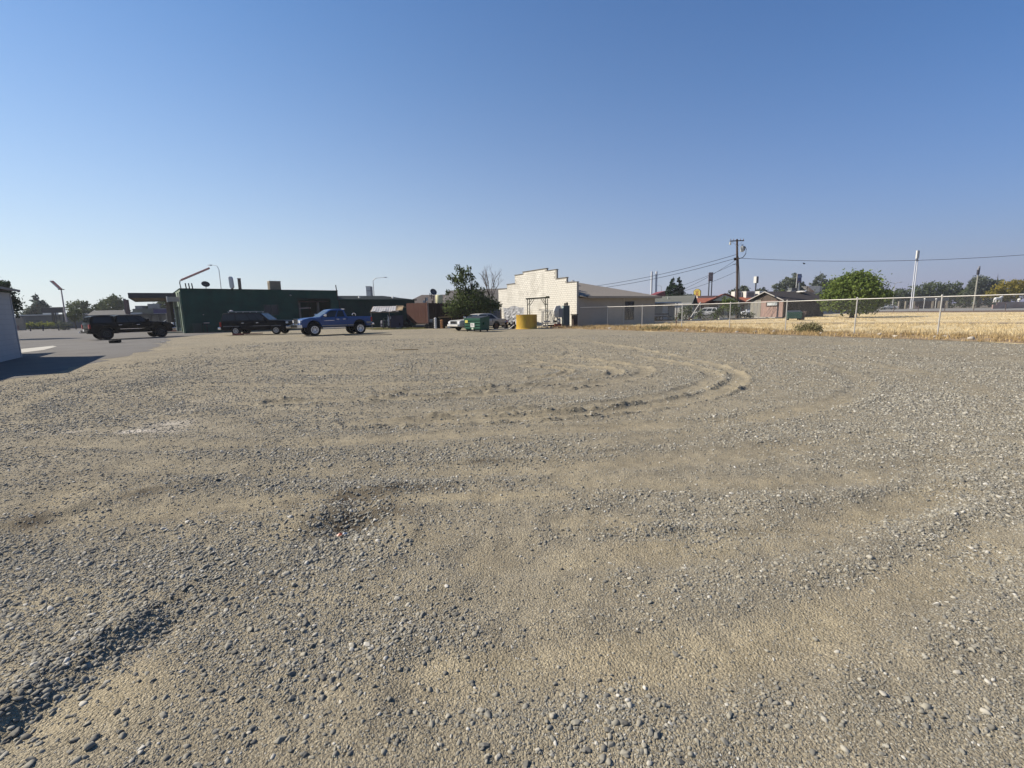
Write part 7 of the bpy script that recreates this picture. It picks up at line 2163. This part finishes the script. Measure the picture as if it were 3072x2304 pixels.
aw = B()
for k in range(24):
    aw.quad((k * .35, -.6, 2.6), (k * .35 + .33, -.6, 2.6), (k * .35 + .33, 1.0, 3.55), (k * .35, 1.0, 3.55), th=.04)
tag(aw.build('awning_sheet', M('awning metal', (0.04, 0.046, 0.055), .7, .3, 2), t), kind='stuff')
B().box(0, 9, -.65, -.61, 2.4, 2.62).box(9.1, 22, -.1, 1.4, 2.45, 2.68).build('beam', M('beam dark', (0.04, 0.042, 0.05), .7), t)
B().box(9.2, 13.6, .2, 1.4, 2.7, 3.7).build('sign_band', M('olive fascia', (0.16, 0.17, 0.14), .8, .1), t, label='olive grey fascia band')
B().box(8.0, 11.2, .0, .6, 2.69, 2.95).build('white_roof_patch', M('white roof edge', (0.6, 0.62, 0.62), .6, .05), t)
B().box(13.7, 21.0, .1, 1.4, 2.75, 3.55).build('sign_band', M('purple fascia', (0.06, 0.045, 0.15), .6, .25, .6), t, label='purple fascia band')
B().box(13.7, 21.0, .05, .09, 2.6, 2.74).build('band_edge', M('white roof edge', (0.6, 0.62, 0.62), .6, .05), t)
for k in range(6):
    B().box(10 + k * 2.0, 11.6 + k * 2.0, 1.42, 1.499, .4, 2.3).build('window', M('shop window', (0.035, 0.05, 0.075), .15, .2), t)
B().box(18.5, 18.8, .9, 1.2, 0, 2.6).build('pillar', M('pillar lilac', (0.2, 0.2, 0.24), .7), t)
for k in range(3):
    B().box(1.5 + k * 2.2, 2.9 + k * 2.2, 1.42, 1.499, .9, 2.2).build('window', M('shop window', (0.035, 0.05, 0.075), .15, .2), t)
t = thing('red_pole_sign', 'narrow dark red pole sign in front of the metal awning', 'sign', (-72.6, 88, 0))
B().box(-.28, .2, -.3, .3, 2.6, 5.3).build('blade', M('sign maroon', (0.10, 0.045, 0.055), .6, .15), t)
B().box(-.42, -.29, -.25, .25, 2.9, 5.5).build('sunlit_edge', M('panel edge', (0.1, 0.11, 0.11), .7), t)  # lit edge of the blade painted in with a paler grey
B().bar((0, 0, 0), (0, 0, 2.6), .25).build('post', M('sign maroon', (0.10, 0.045, 0.055), .6, .15), t)
t = thing('far_block', 'grey flat roofed block with rooftop boxes behind the shops', 'building', (-88.5, 110, 0))
B().box(-1, 9, 0, 6, 0, 4.1).build('wall', M('far grey wall', (0.14, 0.15, 0.16), .85, .1), t)
B().box(2.4, 5.2, .2, 2, 4.11, 5.2).box(-.6, 1.0, .2, 2, 4.11, 4.8).build('roof_box', M('far grey box', (0.17, 0.185, 0.2), .8), t)
B().bar((6.3, 1, 4.1), (6.3, 1, 5.0), .15).ball((6.3, 1, 5.0), (.6, .3, .2)).build('roof_dish', M('far grey box', (0.17, 0.185, 0.2), .8), t)
t = thing('meter_box', 'dark utility box with pipes at the foot of the green wall', 'box', on_g(1.3, -.35, 0), rzG)
B().box(-.6, .1, -.15, .15, 0, 1.0).build('case', M('box dark green', (0.02, 0.05, 0.042), .6, .2), t)
B().tube([(.25, 0, 0), (.25, 0, .95), (.6, -.1, 1.0)], .05, 6).bar((.6, 0, 0), (.6, 0, .9), .06).build('pipe', blackp, t)
B().box(.35, .85, -.25, -.05, 1.0, 1.06).build('pale_tray', scrap, t)
t = thing('shop_front_sign', 'white leaning board by the pale green side wall of garage', 'board', (-36.0, 52.0, 0), rzG)
B().quad((-.3, -.2, .05), (.1, -.2, .05), (.0, .1, 1.35), (-.35, .1, 1.35), th=.04).build('panel', M('board white', (0.6, 0.6, 0.64), .6, .05), t)
t = thing('red_jack', 'red floor jack and bar lying under the station wagon', 'jack', (-23.4, 39.6, .02), R(4))
B().box(-.5, .3, -.15, .15, .02, .16).build('frame', M('jack red', (0.24, 0.06, 0.05), .5, .2), t)
B().bar((.3, 0, .1), (2.0, -.1, .14), .06).build('handle', M('jack red', (0.24, 0.06, 0.05), .5, .2), t)

# ------------------------------------------------------------------ smoky air
hz = bpy.data.materials.new('smoky air')
hz.use_nodes = True
t_ = hz.node_tree
t_.nodes.clear()
pv = t_.nodes.new('ShaderNodeVolumePrincipled')
pv.inputs['Density'].default_value = 0.00035
pv.inputs['Color'].default_value = (0.80, 0.83, 0.88, 1)
pv.inputs['Anisotropy'].default_value = 0.2
ho = t_.nodes.new('ShaderNodeOutputMaterial')
t_.links.new(pv.outputs[0], ho.inputs['Volume'])
o = B().box(-170, 200, -8, 215, -1.2, 24).build('haze', hz)
tag(o, kind='stuff')
